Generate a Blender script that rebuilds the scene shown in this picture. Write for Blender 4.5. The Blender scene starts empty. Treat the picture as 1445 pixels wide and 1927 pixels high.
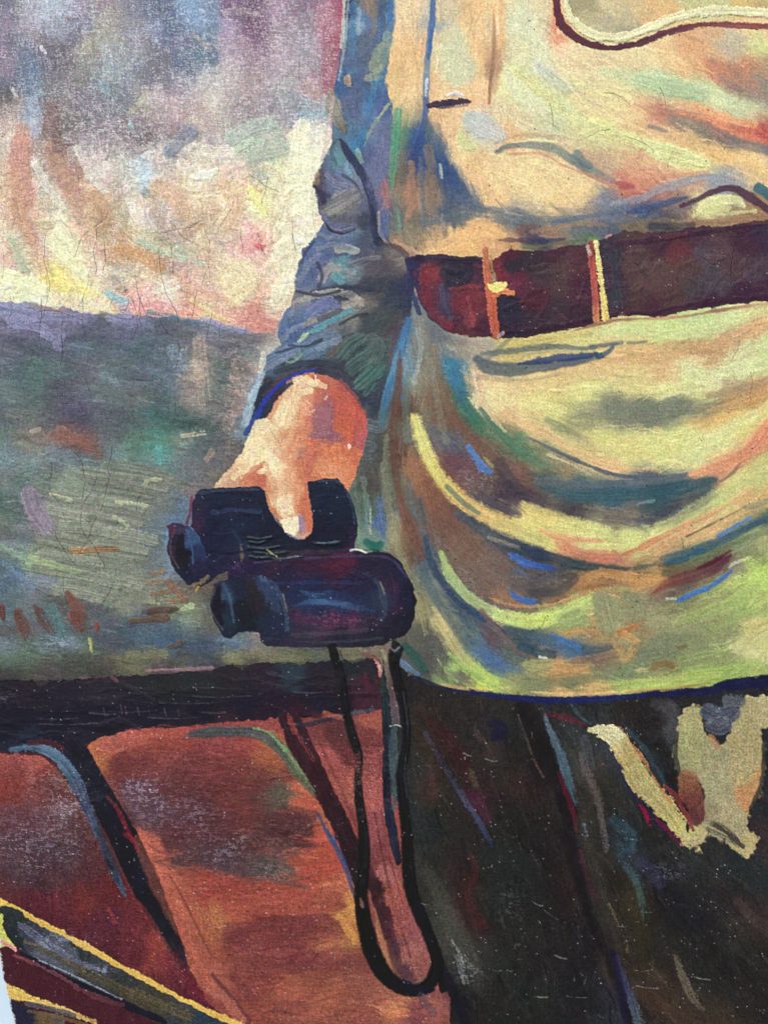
import bpy, math
import numpy as np

# ------------------------------------------------------------------ camera, world, sun, exposure
SC = bpy.context.scene
PX = 0.0004                      # metres of canvas per unit of the drawing grid
CX, CY, ZC = 722.5, 963.5, 1.45
cam_d = bpy.data.cameras.new("camera"); cam = bpy.data.objects.new("camera", cam_d)
SC.collection.objects.link(cam); SC.camera = cam
CAM_DIST = 0.95
cam.location = (0, -CAM_DIST, ZC); cam.rotation_euler = (math.radians(90), 0, 0)
cam_d.sensor_fit = 'VERTICAL'; cam_d.sensor_height = 24
cam_d.lens = 24 * CAM_DIST / (1927 * PX)
cam_d.clip_start = 0.01; cam_d.clip_end = 500

SUN_EL, SUN_AZ = math.radians(48), math.radians(-32)     # azimuth from the viewer's back towards the left
world = bpy.data.worlds.new("World"); SC.world = world; world.use_nodes = True
nt = world.node_tree; bg = nt.nodes["Background"]
sky = nt.nodes.new("ShaderNodeTexSky"); sky.sky_type = 'NISHITA'; sky.sun_disc = False
sky.sun_elevation = SUN_EL; sky.sun_rotation = math.pi + SUN_AZ * -1
sky.dust_density = 5.0; sky.air_density = 1.0; sky.ozone_density = 0.6
nt.links.new(sky.outputs[0], bg.inputs[0]); bg.inputs[1].default_value = 0.11
sd = bpy.data.lights.new("sun", 'SUN'); sun = bpy.data.objects.new("sun", sd); SC.collection.objects.link(sun)
sd.energy = 2.2; sd.angle = math.radians(4.0); sd.color = (1.0, 0.95, 0.88)
# direction the light travels: from front-upper-left towards the canvas
from mathutils import Vector
d = Vector((math.sin(-SUN_AZ) * math.cos(SUN_EL), math.cos(SUN_AZ) * math.cos(SUN_EL), -math.sin(SUN_EL)))
sun.rotation_euler = d.to_track_quat('-Z', 'Y').to_euler()
SC.view_settings.view_transform = 'Standard'; SC.view_settings.look = 'None'
SC.view_settings.gamma = 1.0; SC.view_settings.use_curve_mapping = False
SC.view_settings.exposure = 0.17
GAIN = np.array([.92, .975, 1.01]) * 0.85   # pigment reflectance under this light for a full white in the picture

# ------------------------------------------------------------------ setting
def prin(name, col, rough=0.7, spec=0.3):
    m = bpy.data.materials.new(name); m.use_nodes = True
    b = m.node_tree.nodes["Principled BSDF"]
    b.inputs["Base Color"].default_value = (*col, 1); b.inputs["Roughness"].default_value = rough
    b.inputs["Specular IOR Level"].default_value = spec
    return m, m.node_tree, b

def noisy(m, t, b, c1, c2, scale, bump=0.0):
    tc = t.nodes.new("ShaderNodeTexCoord"); n = t.nodes.new("ShaderNodeTexNoise"); n.inputs["Scale"].default_value = scale
    n.inputs["Detail"].default_value = 8
    r = t.nodes.new("ShaderNodeValToRGB"); r.color_ramp.elements[0].color = (*c1, 1); r.color_ramp.elements[1].color = (*c2, 1)
    r.color_ramp.elements[0].position = .35; r.color_ramp.elements[1].position = .65
    t.links.new(tc.outputs["Object"], n.inputs["Vector"]); t.links.new(n.outputs[0], r.inputs[0]); t.links.new(r.outputs[0], b.inputs["Base Color"])
    if bump:
        bn = t.nodes.new("ShaderNodeBump"); bn.inputs["Strength"].default_value = bump; bn.inputs["Distance"].default_value = 0.002
        t.links.new(n.outputs[0], bn.inputs["Height"]); t.links.new(bn.outputs[0], b.inputs["Normal"])

def mesh_obj(name, verts, faces, mat, parent=None, smooth=False):
    me = bpy.data.meshes.new(name); me.from_pydata(verts, [], faces); me.materials.append(mat)
    o = bpy.data.objects.new(name, me); SC.collection.objects.link(o)
    if parent: o.parent = parent
    return o

def box(x0, x1, y0, y1, z0, z1):
    v = [(x, y, z) for x in (x0, x1) for y in (y0, y1) for z in (z0, z1)]
    f = [(0, 1, 3, 2), (4, 6, 7, 5), (0, 4, 5, 1), (2, 3, 7, 6), (0, 2, 6, 4), (1, 5, 7, 3)]
    return v, f

m, t, b = prin("wall_paint", (.52, .68, .84)); noisy(m, t, b, (.50, .66, .83), (.54, .70, .86), 14, .25)
o = mesh_obj("wall", *box(-4, 4, 0.024, 0.22, 0, 3.4), m); o["kind"] = "structure"
m, t, b = prin("ground_concrete", (.3, .3, .29)); noisy(m, t, b, (.26, .26, .25), (.36, .355, .34), 9, .4)
o = mesh_obj("ground", [(-60, -60, 0), (60, -60, 0), (60, 60, 0), (-60, 60, 0)], [(0, 1, 2, 3)], m); o["kind"] = "structure"

# ------------------------------------------------------------------ the canvas surface: a relief of paint, laid down stroke by stroke
RNG = np.random.default_rng(7)
STEP = 1.5
def axis(n_px, lo, hi):
    mid = np.arange(-6, n_px + 7, STEP)
    a = [mid[0]]; s = STEP
    while a[-1] > lo: s = min(s * 1.22, 16); a.append(a[-1] - s)
    c = [mid[-1]]; s = STEP
    while c[-1] < hi: s = min(s * 1.22, 16); c.append(c[-1] + s)
    return np.concatenate([a[:0:-1], mid, c[1:]])
XS, YS = axis(1445, -360, 1820), axis(1927, -420, 2330)
NX, NY = len(XS), len(YS)
IMG = np.zeros((NY, NX, 3), np.float32)          # colour, display-referred 0..1
HGT = np.zeros((NY, NX), np.float32)             # paint thickness in drawing units
IDM = np.zeros((NY, NX), np.int32)               # which part each bit of paint belongs to
GRN = np.full((NY, NX), .05, np.float32)         # how much of the weave grain shows

TEX = RNG.random((1024, 1024)).astype(np.float32)
def tex(u, v):
    u0 = np.floor(u).astype(np.int32); v0 = np.floor(v).astype(np.int32)
    fu = (u - u0).astype(np.float32); fv = (v - v0).astype(np.float32)
    fu = fu * fu * (3 - 2 * fu); fv = fv * fv * (3 - 2 * fv)
    a = TEX[v0 & 1023, u0 & 1023]; b_ = TEX[v0 & 1023, (u0 + 1) & 1023]
    c = TEX[(v0 + 1) & 1023, u0 & 1023]; d_ = TEX[(v0 + 1) & 1023, (u0 + 1) & 1023]
    return (a * (1 - fu) + b_ * fu) * (1 - fv) + (c * (1 - fu) + d_ * fu) * fv
XX, YY = np.meshgrid(XS.astype(np.float32), YS.astype(np.float32))
def field(sx, sy, seed):
    return tex(XX / sx + seed * 17.3, YY / sy + seed * 31.7)
N40, N14, N6, N3 = field(40, 40, 1), field(14, 14, 2), field(6, 6, 3), field(2.6, 2.6, 4)
M14 = field(15, 15, 5); M40 = field(42, 42, 6)
WEFT, WARP = field(9, 1.7, 7), field(1.7, 9, 8)
WEAVE = (WEFT + WARP) * .5 * .65 + N3 * .35
WHITE = RNG.random((NY, NX)).astype(np.float32)

def far(p):
    x, y = p
    if x <= 0: x = -520
    if x >= 1445: x = 1960
    if y <= 0: y = -560
    if y >= 1927: y = 2480
    return (x, y)
def ext(pts): return [far(p) for p in pts]
def carry(pts):
    def out(p, q):
        if 0 < p[0] < 1445 and 0 < p[1] < 1927: return p
        d_ = math.hypot(p[0] - q[0], p[1] - q[1]) + 1e-6
        return (p[0] + (p[0] - q[0]) / d_ * 80, p[1] + (p[1] - q[1]) / d_ * 80)
    return [out(pts[0], pts[1])] + list(pts[1:-1]) + [out(pts[-1], pts[-2])]
def box_of(x0, y0, x1, y1):
    i0, i1 = np.searchsorted(XS, [x0, x1]); j0, j1 = np.searchsorted(YS, [y0, y1])
    return slice(max(j0 - 1, 0), min(j1 + 1, NY)), slice(max(i0 - 1, 0), min(i1 + 1, NX))
def sstep(x): x = np.clip(x, 0, 1); return x * x * (3 - 2 * x)
def smooth_line(pts, n=5):
    p = np.array(pts, np.float64)
    if len(p) < 3: return np.linspace(p[0], p[-1], 3)
    q = np.vstack([2 * p[0] - p[1], p, 2 * p[-1] - p[-2]]); out = []
    for i in range(1, len(q) - 2):
        for k in range(n):
            s = k / n
            out.append(.5 * ((2 * q[i]) + (-q[i - 1] + q[i + 1]) * s + (2 * q[i - 1] - 5 * q[i] + 4 * q[i + 1] - q[i + 2]) * s * s
                             + (-q[i - 1] + 3 * q[i] - 3 * q[i + 1] + q[i + 2]) * s ** 3))
    out.append(q[-2]); return np.array(out)

MODE = dict(soft=1.0, a=1.0, dry=0.0)
def mode(soft=1.0, a=1.0, dry=0.0): MODE.update(soft=soft, a=a, dry=dry)
def S(pts, w, col, a=1.0, soft=None, dry=0.0, br=.10, h=.5, rag=1.0, pid=None, n=4, bl=45.0, over=True):
    """one loaded brush stroke along pts; w and col may be lists that change along it"""
    L = smooth_line(carry(pts) if over else pts, n); K = len(L)
    wk = np.interp(np.linspace(0, 1, K), np.linspace(0, 1, len(w)), w) if isinstance(w, (list, tuple)) else np.full(K, float(w))
    cols = np.array(col if isinstance(col, list) else [col, col], np.float32) / 255.
    wm = wk.max() / 2 + 6
    if soft is None: soft = max(2.2, .16 * wk.max()) * MODE['soft']; a = a * MODE['a']; dry = dry + MODE['dry'] if a < .99 * MODE['a'] else dry
    sl = box_of(L[:, 0].min() - wm, L[:, 1].min() - wm, L[:, 0].max() + wm, L[:, 1].max() + wm)
    X = XX[sl]; Y = YY[sl]
    if X.size == 0: return
    seg = np.hypot(*np.diff(L, axis=0).T); cum = np.concatenate([[0], np.cumsum(seg)]); tot = max(cum[-1], 1e-3)
    D = np.full(X.shape, 1e9, np.float32); T = np.zeros_like(D); LAT = np.zeros_like(D); W = np.zeros_like(D)
    for i in range(K - 1):
        x0, y0 = L[i]; dx, dy = L[i + 1] - L[i]; l2 = dx * dx + dy * dy + 1e-6
        s = np.clip(((X - x0) * dx + (Y - y0) * dy) / l2, 0, 1)
        ex = X - x0 - s * dx; ey = Y - y0 - s * dy
        wi = wk[i] + (wk[i + 1] - wk[i]) * s
        dd = np.hypot(ex, ey) - wi / 2
        mk = dd < D
        D = np.where(mk, dd, D); T = np.where(mk, cum[i] + s * seg[i], T); W = np.where(mk, wi, W)
        LAT = np.where(mk, (ex * dy - ey * dx) / math.sqrt(l2), LAT)
    r1, r2 = RNG.random(2) * 900
    B = tex(LAT / 2.1 + r1, T / bl + r2) * .65 + tex(LAT / 5.0 + r2, T / (bl * 1.6) + r1) * .35
    wl = min(1.0, wk.max() / 14)
    edge = ((N6[sl] - .5) * 2.6 + (N14[sl] - .5) * 3.4 + (B - .5) * 3.0) * rag * (.4 + .6 * wl)
    fuzz = ((WEAVE[sl] - .5) * 3.2 + (WHITE[sl] - .5) * 2.0) * (.35 + .65 * wl)
    mk = sstep((-D + edge) / soft + .5); ms = mk
    mk = sstep((-D + edge + fuzz) / (soft * .8) + .5)
    al = mk * a
    if dry > 0:
        al = al * sstep((B * .6 + WEAVE[sl] * .5 - dry * (.45 + .35 * T / tot)) * 5 + .2)
    tt = T / tot * (len(cols) - 1); k0 = np.clip(tt.astype(int), 0, len(cols) - 2); f = (tt - k0)[..., None]
    C = cols[k0] * (1 - f) + cols[k0 + 1] * f
    C = C * (1 + br * (B - .5)[..., None] * 2) + br * .25 * (M14[sl] - .5)[..., None]
    IMG[sl] += (C - IMG[sl]) * al[..., None]
    ridge = np.exp(-((D + 2.5) / 2.5) ** 2) * .22
    HGT[sl] = HGT[sl] * (1 - .45 * al) + al * h * (.35 + B * .9 + ridge)
    if pid is not None:
        IDM[sl] = np.where(ms > .5, pid, IDM[sl])

def parse(s):
    return np.array([[float(v) for v in q.split()] for q in s.replace('\n', '|').split('|') if q.strip()], np.float64)
def colour_map(spec, sl, power=4.6, warp=9.0):
    P = parse(spec) if isinstance(spec, str) else spec
    x = XX[sl]; y = YY[sl]
    gx = np.arange(x[0, 0] - 24, x[0, -1] + 32, 7.0); gy = np.arange(y[0, 0] - 24, y[-1, 0] + 32, 7.0)
    GX, GY = np.meshgrid(gx, gy); num = np.zeros(GX.shape + (3,)); den = np.zeros(GX.shape)
    for px, py, r, g, b_ in P:
        wgt = 1 / (((GX - px) ** 2 + (GY - py) ** 2) + 40.) ** power
        den += wgt; num += wgt[..., None] * np.array([r, g, b_]) / 255.
    F = (num / den[..., None]).astype(np.float32)
    u = (x + (N14[sl] - .5) * 2 * warp + (M40[sl] - .5) * warp * 2.2 + (N6[sl] - .5) * warp + (WHITE[sl] - .5) * 5 + (WARP[sl] - .5) * 5 - gx[0]) / 7.0
    v = (y + (M14[sl] - .5) * 2 * warp + (N40[sl] - .5) * warp * 2.2 + (N3[sl] - .5) * warp * .7 + (WEFT[sl] - .5) * 5 - gy[0]) / 7.0
    u = np.clip(u, 0, len(gx) - 1.01); v = np.clip(v, 0, len(gy) - 1.01)
    u0 = u.astype(int); v0 = v.astype(int); fu = (u - u0)[..., None]; fv = (v - v0)[..., None]
    return ((F[v0, u0] * (1 - fu) + F[v0, u0 + 1] * fu) * (1 - fv) + (F[v0 + 1, u0] * (1 - fu) + F[v0 + 1, u0 + 1] * fu) * fv)

def P(pts, col, soft=3.0, rag=1.0, pid=None, h=.25, a=1.0, grain=None, dry=0.0, power=4.6, warp=9.0, curve=0, over=True):
    """a filled area of paint: col is one colour or a list of colour notes 'x y r g b|...' """
    pts = ext(pts) if over else pts
    if curve: pts = smooth_line(list(pts) + [pts[0]], curve)[:-1]
    A = np.array(pts, np.float64)
    sl = box_of(A[:, 0].min() - 8, A[:, 1].min() - 8, A[:, 0].max() + 8, A[:, 1].max() + 8)
    X = XX[sl]; Y = YY[sl]
    D = np.full(X.shape, 1e9, np.float32); ins = np.zeros(X.shape, bool)
    for i in range(len(A)):
        x0, y0 = A[i]; x1, y1 = A[(i + 1) % len(A)]; dx, dy = x1 - x0, y1 - y0
        s = np.clip(((X - x0) * dx + (Y - y0) * dy) / (dx * dx + dy * dy + 1e-9), 0, 1)
        D = np.minimum(D, (X - x0 - s * dx) ** 2 + (Y - y0 - s * dy) ** 2)
        if y0 != y1:
            ins ^= ((y0 > Y) != (y1 > Y)) & (X < (x1 - x0) * (Y - y0) / (y1 - y0) + x0)
    D = np.sqrt(D); D = np.where(ins, -D, D)
    edge = (N6[sl] - .5) * 3.5 * rag + (N14[sl] - .5) * 5 * rag + (WEAVE[sl] - .5) * 3
    mk = sstep((-D + edge) / soft + .5); al = mk * a
    if dry > 0: al = al * sstep((WEAVE[sl] * .7 + N6[sl] * .4 - dry) * 5 + .3)
    C = colour_map(col, sl, power, warp) if isinstance(col, str) else np.array(col, np.float32) / 255. + .03 * (N14[sl] - .5)[..., None]
    IMG[sl] += (C - IMG[sl]) * al[..., None]
    HGT[sl] = HGT[sl] * (1 - .8 * al) + al * h * (.5 + N14[sl] * .5)
    if grain is not None: GRN[sl] += (grain - GRN[sl]) * al
    if pid is not None: IDM[sl] = np.where(mk > .5, pid, IDM[sl])

def scatter(inside, n, w, ln, ang, jit=.06, a=.55, h=.35, hue=.03, spread=.3, dry=.35, br=.10, rect=None, soft=None):
    """small strokes that take their colour from the paint they touch, inside one part"""
    x0, y0, x1, y1 = rect or (-8, -8, 1453, 1935)
    k = 0; tries = 0
    while k < n and tries < n * 12:
        tries += 1
        x = RNG.uniform(x0, x1); y = RNG.uniform(y0, y1)
        i = np.searchsorted(XS, x); j = np.searchsorted(YS, y)
        if i >= NX or j >= NY or IDM[j, i] not in inside: continue
        g = ang(x, y) if callable(ang) else ang
        g = math.radians(g) + RNG.normal() * spread
        L = RNG.uniform(.5, 1.3) * ln; ww = RNG.uniform(.5, 1.4) * w
        ex, ey = math.cos(g) * L / 2, math.sin(g) * L / 2
        ie = min(np.searchsorted(XS, x + ex * .9), NX - 1); je = min(np.searchsorted(YS, y + ey * .9), NY - 1)
        ib = min(np.searchsorted(XS, x - ex * .9), NX - 1); jb = min(np.searchsorted(YS, y - ey * .9), NY - 1)
        if IDM[je, ie] not in inside or IDM[jb, ib] not in inside: continue
        c = IMG[j, i] * (1 + RNG.normal() * jit) + RNG.normal(size=3) * hue * .5 * (.3 + float(IMG[j, i].mean()))
        cv = RNG.normal() * .12 * L
        S([(x - ex, y - ey), (x - math.sin(g) * cv, y + math.cos(g) * cv), (x + ex, y + ey)], [ww * .7, ww, ww * .6], tuple(np.clip(c, 0.01, 1) * 255),
          a=a * RNG.uniform(.5, 1.2), soft=soft, dry=dry * RNG.uniform(0, 1.6), br=br, h=h, n=2, over=False)
        k += 1

def soften(pid, amt, r=7, tone=None, tone_amt=0.0):
    """wet-in-wet: rub neighbouring paint together inside one part"""
    m_ = (IDM == pid).astype(np.float32); j, i = np.nonzero(m_); j0, j1, i0, i1 = j.min(), j.max() + 1, i.min(), i.max() + 1
    m_ = m_[j0:j1, i0:i1]; A = np.concatenate([IMG[j0:j1, i0:i1] * m_[..., None], m_[..., None]], 2)
    for ax in (0, 1, 0, 1):
        c = np.cumsum(np.pad(A, [(r + 1, r) if k == ax else (0, 0) for k in range(3)]), axis=ax, dtype=np.float64)
        n_ = A.shape[ax]
        A = (np.take(c, np.arange(2 * r + 1, 2 * r + 1 + n_), ax) - np.take(c, np.arange(n_), ax)).astype(np.float32)
    B = A[..., :3] / np.maximum(A[..., 3:], 1e-3)
    if tone is not None: B = B + (np.array(tone, np.float32) / 255 - B) * tone_amt
    IMG[j0:j1, i0:i1] += (B - IMG[j0:j1, i0:i1]) * (m_ * amt)[..., None]

# parts of the painting: number -> (part, sub-part, label)
PARTS = {}
def part(name, sub=None, label=None):
    k = len(PARTS) + 1; PARTS[k] = (name, sub, label); return k
# ------------------------------------------------------------------ the picture: large areas first
SKY = part("painted_sky", label="pale yellow and rose glow under grey violet haze, thickly brushed")
FIELD = part("painted_field", label="murky blue green field painted in short dragged strokes")
P([(0, 0), (700, 0), (700, 640), (520, 640), (300, 600), (0, 570)], """
15 15 110 110 130|60 15 168 168 190|110 15 178 196 222|150 15 150 140 165|200 15 150 128 138|250 15 125 125 150|300 15 90 105 140|350 15 120 165 215|390 15 120 150 190|430 15 120 85 125|480 15 105 75 105|530 15 165 130 160|580 15 130 100 125|615 15 185 120 140|640 20 172 62 92
15 50 140 125 150|60 50 165 150 170|110 50 150 155 180|150 50 110 125 150|200 50 165 160 150|250 50 130 135 150|285 50 130 155 190|320 50 85 105 145|360 50 120 165 210|400 50 110 140 180|430 50 165 140 180|480 50 110 65 100|530 50 160 135 150|580 50 160 145 160|615 50 190 125 145|636 60 175 75 95
15 90 115 100 130|50 90 120 130 155|90 90 105 95 115|130 90 105 100 115|165 90 150 145 130|205 90 155 155 155|250 90 145 145 155|300 90 115 105 130|350 90 110 115 140|390 90 95 120 150|430 90 175 150 165|480 90 135 95 125|530 90 185 160 175|590 90 165 165 185|615 90 185 110 130|632 100 175 75 95
20 120 140 120 145|55 120 80 105 145|90 120 95 90 110|130 120 110 105 115|170 120 135 135 130|205 120 140 155 165|250 120 135 145 155|300 120 105 105 125|350 120 80 100 130|390 120 80 110 140|430 120 190 175 185|480 120 170 140 155|530 120 185 165 175|580 120 170 155 165|625 120 165 85 105
15 160 110 110 140|55 160 85 115 155|100 160 125 120 130|150 160 125 120 125|200 160 125 140 145|240 160 120 130 145|290 160 115 110 130|340 160 140 140 165|390 160 190 185 185|430 160 190 175 175|480 160 175 150 155|530 160 170 155 165|580 160 155 140 145|615 160 172 90 110
12 180 80 78 85|35 200 180 150 140|65 200 110 135 175|100 200 130 115 115|140 200 125 120 120|190 200 120 115 130|230 200 110 120 135|262 195 170 170 145|300 200 190 165 170|350 200 190 165 165|400 200 200 180 170|450 200 165 150 155|500 200 160 145 155|540 200 150 150 160|590 190 185 140 140|575 220 140 165 180|600 220 140 170 180
20 240 205 170 160|60 235 170 180 205|95 240 120 95 95|130 240 125 110 115|180 240 130 120 130|220 240 150 140 150|250 240 140 125 135|300 240 160 140 145|340 240 175 145 140|380 240 195 170 165|430 240 175 155 155|480 240 160 145 150|530 240 160 155 160|590 235 150 175 185|612 240 225 185 175
15 275 215 205 185|45 275 195 125 115|80 275 150 145 145|105 275 145 115 110|140 275 190 180 180|190 275 160 145 150|240 275 165 155 160|265 270 110 100 105|300 275 215 205 195|335 270 125 130 150|352 260 130 135 155|370 285 200 180 160|420 275 195 190 185|470 265 165 178 165|510 265 165 185 165|540 280 165 180 165|560 260 235 210 185|600 250 252 250 215|600 290 253 252 205
15 320 220 185 150|45 320 218 130 112|80 320 165 165 160|110 320 195 150 135|150 320 178 130 112|190 320 225 215 205|230 320 190 175 165|270 330 185 215 235|280 335 165 195 215|300 320 200 190 175|350 320 220 205 180|390 320 230 220 190|430 320 225 205 185|480 310 185 190 165|510 310 190 205 170|540 320 245 235 185|580 320 254 252 190
15 360 215 180 140|45 360 212 138 118|85 350 228 220 198|130 360 188 122 98|150 350 190 125 100|165 365 220 190 150|200 360 210 165 125|240 360 215 205 185|290 360 225 180 145|330 360 230 190 155|380 360 240 220 175|420 355 252 225 175|450 370 240 190 150|480 375 250 235 120|495 390 250 240 130|490 340 190 190 165|520 360 235 220 160|560 360 250 240 185|590 360 240 235 190
15 400 225 190 155|30 400 210 150 120|70 400 225 185 150|110 400 222 217 182|150 400 210 170 135|190 400 202 152 115|225 400 190 170 140|262 410 245 232 210|300 400 205 190 185|350 400 200 150 120|390 400 225 185 140|430 400 235 205 165|480 400 235 225 170|520 400 245 230 180|560 400 250 240 200|598 420 250 230 190
15 440 235 222 180|40 440 205 200 160|60 430 210 150 120|90 440 212 180 150|125 445 240 242 185|140 460 242 245 178|160 440 220 170 130|200 440 205 185 145|220 430 180 170 145|240 440 208 162 112|280 460 195 190 150|320 440 175 140 115|340 420 190 170 160|360 440 205 185 140|400 440 210 190 150|440 440 240 200 170|475 445 243 165 155|485 465 235 120 120|520 440 245 215 180|555 440 240 235 195|575 440 250 242 200
15 490 215 165 150|40 480 205 190 155|80 480 225 180 150|115 480 220 195 160|145 485 246 246 180|180 480 240 205 165|220 480 206 150 102|260 485 200 145 92|300 500 185 132 95|340 490 225 180 160|330 470 180 195 160|380 480 225 185 150|420 480 215 205 165|455 475 243 180 165|485 485 245 190 175|500 500 240 200 170|540 480 250 240 190
12 525 254 254 200|35 540 252 255 185|60 545 215 245 175|75 515 235 220 170|92 520 238 222 110|110 530 240 215 80|140 528 250 218 85|170 535 235 225 170|205 510 215 190 170|228 515 172 175 155|270 520 240 205 170|315 540 240 225 205|360 520 230 180 155|400 520 225 190 160|450 520 238 222 160|500 520 240 200 165|535 520 245 225 175|430 550 240 205 150
20 560 250 252 190|80 555 238 235 190|120 560 245 228 180|165 570 248 228 180|185 585 248 225 175|260 560 240 175 155|250 580 235 160 150|300 570 238 165 150|350 560 228 160 130|400 565 235 180 150|380 590 240 205 140|450 565 235 185 150|490 555 225 165 140|520 560 225 205 165|300 585 235 150 140|360 585 240 150 130|430 590 232 165 140|480 600 225 130 120|490 610 220 130 120|515 600 220 165 150
-300 100 130 130 155|-300 350 200 170 150|-300 500 235 215 170|300 -200 110 110 140|600 -200 130 90 120|0 -200 120 120 145""",
  soft=3, rag=1, pid=SKY, h=.3, grain=.10, warp=8)
P([(0, 553), (40, 566), (90, 577), (130, 581), (170, 590), (200, 592), (240, 590), (290, 596), (350, 600), (400, 606), (440, 618), (480, 626), (540, 622), (560, 700), (720, 900), (820, 1100), (820, 1275), (0, 1285)], """
15 565 152 152 192|60 590 140 135 175|100 590 130 125 160|150 590 135 130 170|185 590 95 90 110|230 585 155 150 185|250 600 125 115 150|290 595 120 120 150|330 595 85 110 130|370 600 90 115 135|400 612 150 150 185|430 622 155 150 175
15 620 110 105 130|60 620 115 105 135|110 620 120 110 138|160 620 85 85 105|200 620 90 95 110|240 620 95 90 115|300 620 90 90 105|350 620 100 100 110|400 620 120 115 135|440 640 110 110 112|480 630 125 105 115|500 610 190 150 130
15 650 100 100 115|60 650 80 90 100|110 650 90 90 110|160 650 85 105 115|210 650 90 100 115|260 650 78 98 110|310 650 90 100 110|350 650 108 103 105|380 650 145 128 112|420 650 108 103 112|460 650 108 110 115|497 660 205 195 172
15 700 90 100 110|60 700 80 110 105|110 700 80 100 100|160 700 100 95 105|210 700 95 110 110|260 700 85 95 105|330 700 105 122 135|375 700 168 140 118|420 700 90 102 98|450 700 128 112 102|480 690 192 168 148|485 720 150 170 185
15 750 95 110 110|60 750 95 115 105|110 750 80 75 90|160 750 95 95 105|210 750 100 110 110|260 750 105 110 105|320 750 80 105 100|380 750 165 135 125|410 750 98 115 105|440 750 142 118 106|470 755 160 185 198
15 790 85 90 95|60 790 110 110 105|100 790 85 80 90|160 790 80 75 95|210 790 90 90 100|260 790 85 100 100|300 790 60 105 95|350 790 70 100 90|400 790 70 85 80|430 790 150 120 110|455 800 120 150 165
15 830 100 120 110|60 830 130 115 95|110 825 140 92 78|150 830 152 88 72|185 840 130 85 70|200 830 95 100 100|260 830 85 120 100|300 840 70 142 120|340 830 120 140 118|400 830 80 90 85|430 840 90 85 80|440 870 115 95 85
15 870 110 130 130|60 870 118 138 135|110 870 100 115 120|160 870 90 110 110|210 870 90 115 110|250 870 100 125 110|300 870 95 145 130|350 870 105 115 115|400 870 100 105 105|395 900 105 95 90|420 890 110 90 80
15 910 110 120 110|50 910 90 110 100|90 910 95 105 95|130 910 132 140 115|170 910 132 136 110|210 910 120 130 115|255 905 95 105 88|290 900 140 140 112|330 910 105 118 115|370 905 110 110 112
15 950 75 100 85|45 950 75 90 80|65 950 140 122 136|90 950 140 125 135|115 950 125 130 115|150 950 135 136 110|190 950 125 126 105|230 950 140 142 115|270 950 125 128 115|300 950 90 100 95|340 950 88 110 135|355 925 150 110 110
15 990 110 115 100|40 990 80 110 95|65 985 128 118 120|95 990 135 115 128|130 990 130 130 105|170 990 120 122 100|210 990 120 122 100|250 990 138 138 110|280 990 115 115 105|305 990 85 120 160
15 1030 110 115 110|50 1030 95 110 120|80 1030 125 125 100|120 1030 125 122 100|160 1035 120 115 90|200 1030 118 110 88|240 1030 125 130 105|280 1030 95 105 100|308 1030 85 125 178
15 1060 90 110 110|50 1050 120 150 115|80 1060 142 162 105|115 1068 145 160 100|140 1072 150 155 105|170 1060 120 125 100|210 1060 120 125 100|250 1060 105 110 100|280 1060 85 100 110|308 1062 130 162 195
15 1100 80 105 120|30 1080 75 100 135|50 1100 110 130 152|80 1095 125 130 148|120 1100 110 115 115|150 1100 112 118 88|190 1100 100 100 95|230 1105 138 138 102|260 1110 100 110 100|300 1110 125 118 88|340 1110 100 80 70|380 1100 100 80 60
15 1140 85 110 115|35 1140 95 112 112|70 1140 110 100 95|90 1150 82 112 112|120 1140 100 85 80|165 1140 95 88 85|190 1150 85 90 95|230 1150 130 130 103|262 1150 68 80 95|290 1150 98 80 70|350 1145 130 140 98|370 1150 120 125 90|395 1140 80 75 70
15 1190 85 78 75|60 1190 100 90 85|110 1190 80 105 105|150 1190 95 85 82|200 1190 78 83 90|260 1180 65 80 95|300 1190 68 92 112|350 1190 90 105 105|400 1190 92 86 80|440 1200 100 100 95
15 1215 118 132 136|50 1215 80 100 80|90 1215 95 110 110|130 1210 112 128 142|165 1215 98 118 90|210 1215 60 75 85|260 1215 65 80 95|310 1215 60 88 118|350 1215 55 70 95|400 1210 60 80 105|440 1212 80 108 138|480 1210 142 122 112|495 1220 120 110 100
15 1240 85 105 80|60 1240 80 95 70|110 1240 78 85 70|160 1245 75 72 60|210 1240 85 80 60|250 1235 115 110 68|290 1235 122 118 75|340 1240 80 80 68|400 1235 70 70 75|440 1235 122 118 75|500 1230 110 102 70|560 1238 98 94 62|600 1238 85 95 80|660 1232 110 102 70|690 1232 112 100 75|705 1235 130 100 80
15 1268 62 50 50|100 1268 78 64 60|200 1262 68 58 52|300 1262 85 58 62|400 1258 62 48 56|470 1246 75 65 55|600 1246 70 62 55
-300 650 100 105 115|-300 900 100 120 110|-300 1150 90 90 90|720 900 90 90 85|760 1100 90 95 90""",
  soft=9, rag=1.8, pid=FIELD, h=.35, grain=.10, warp=7)

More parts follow.
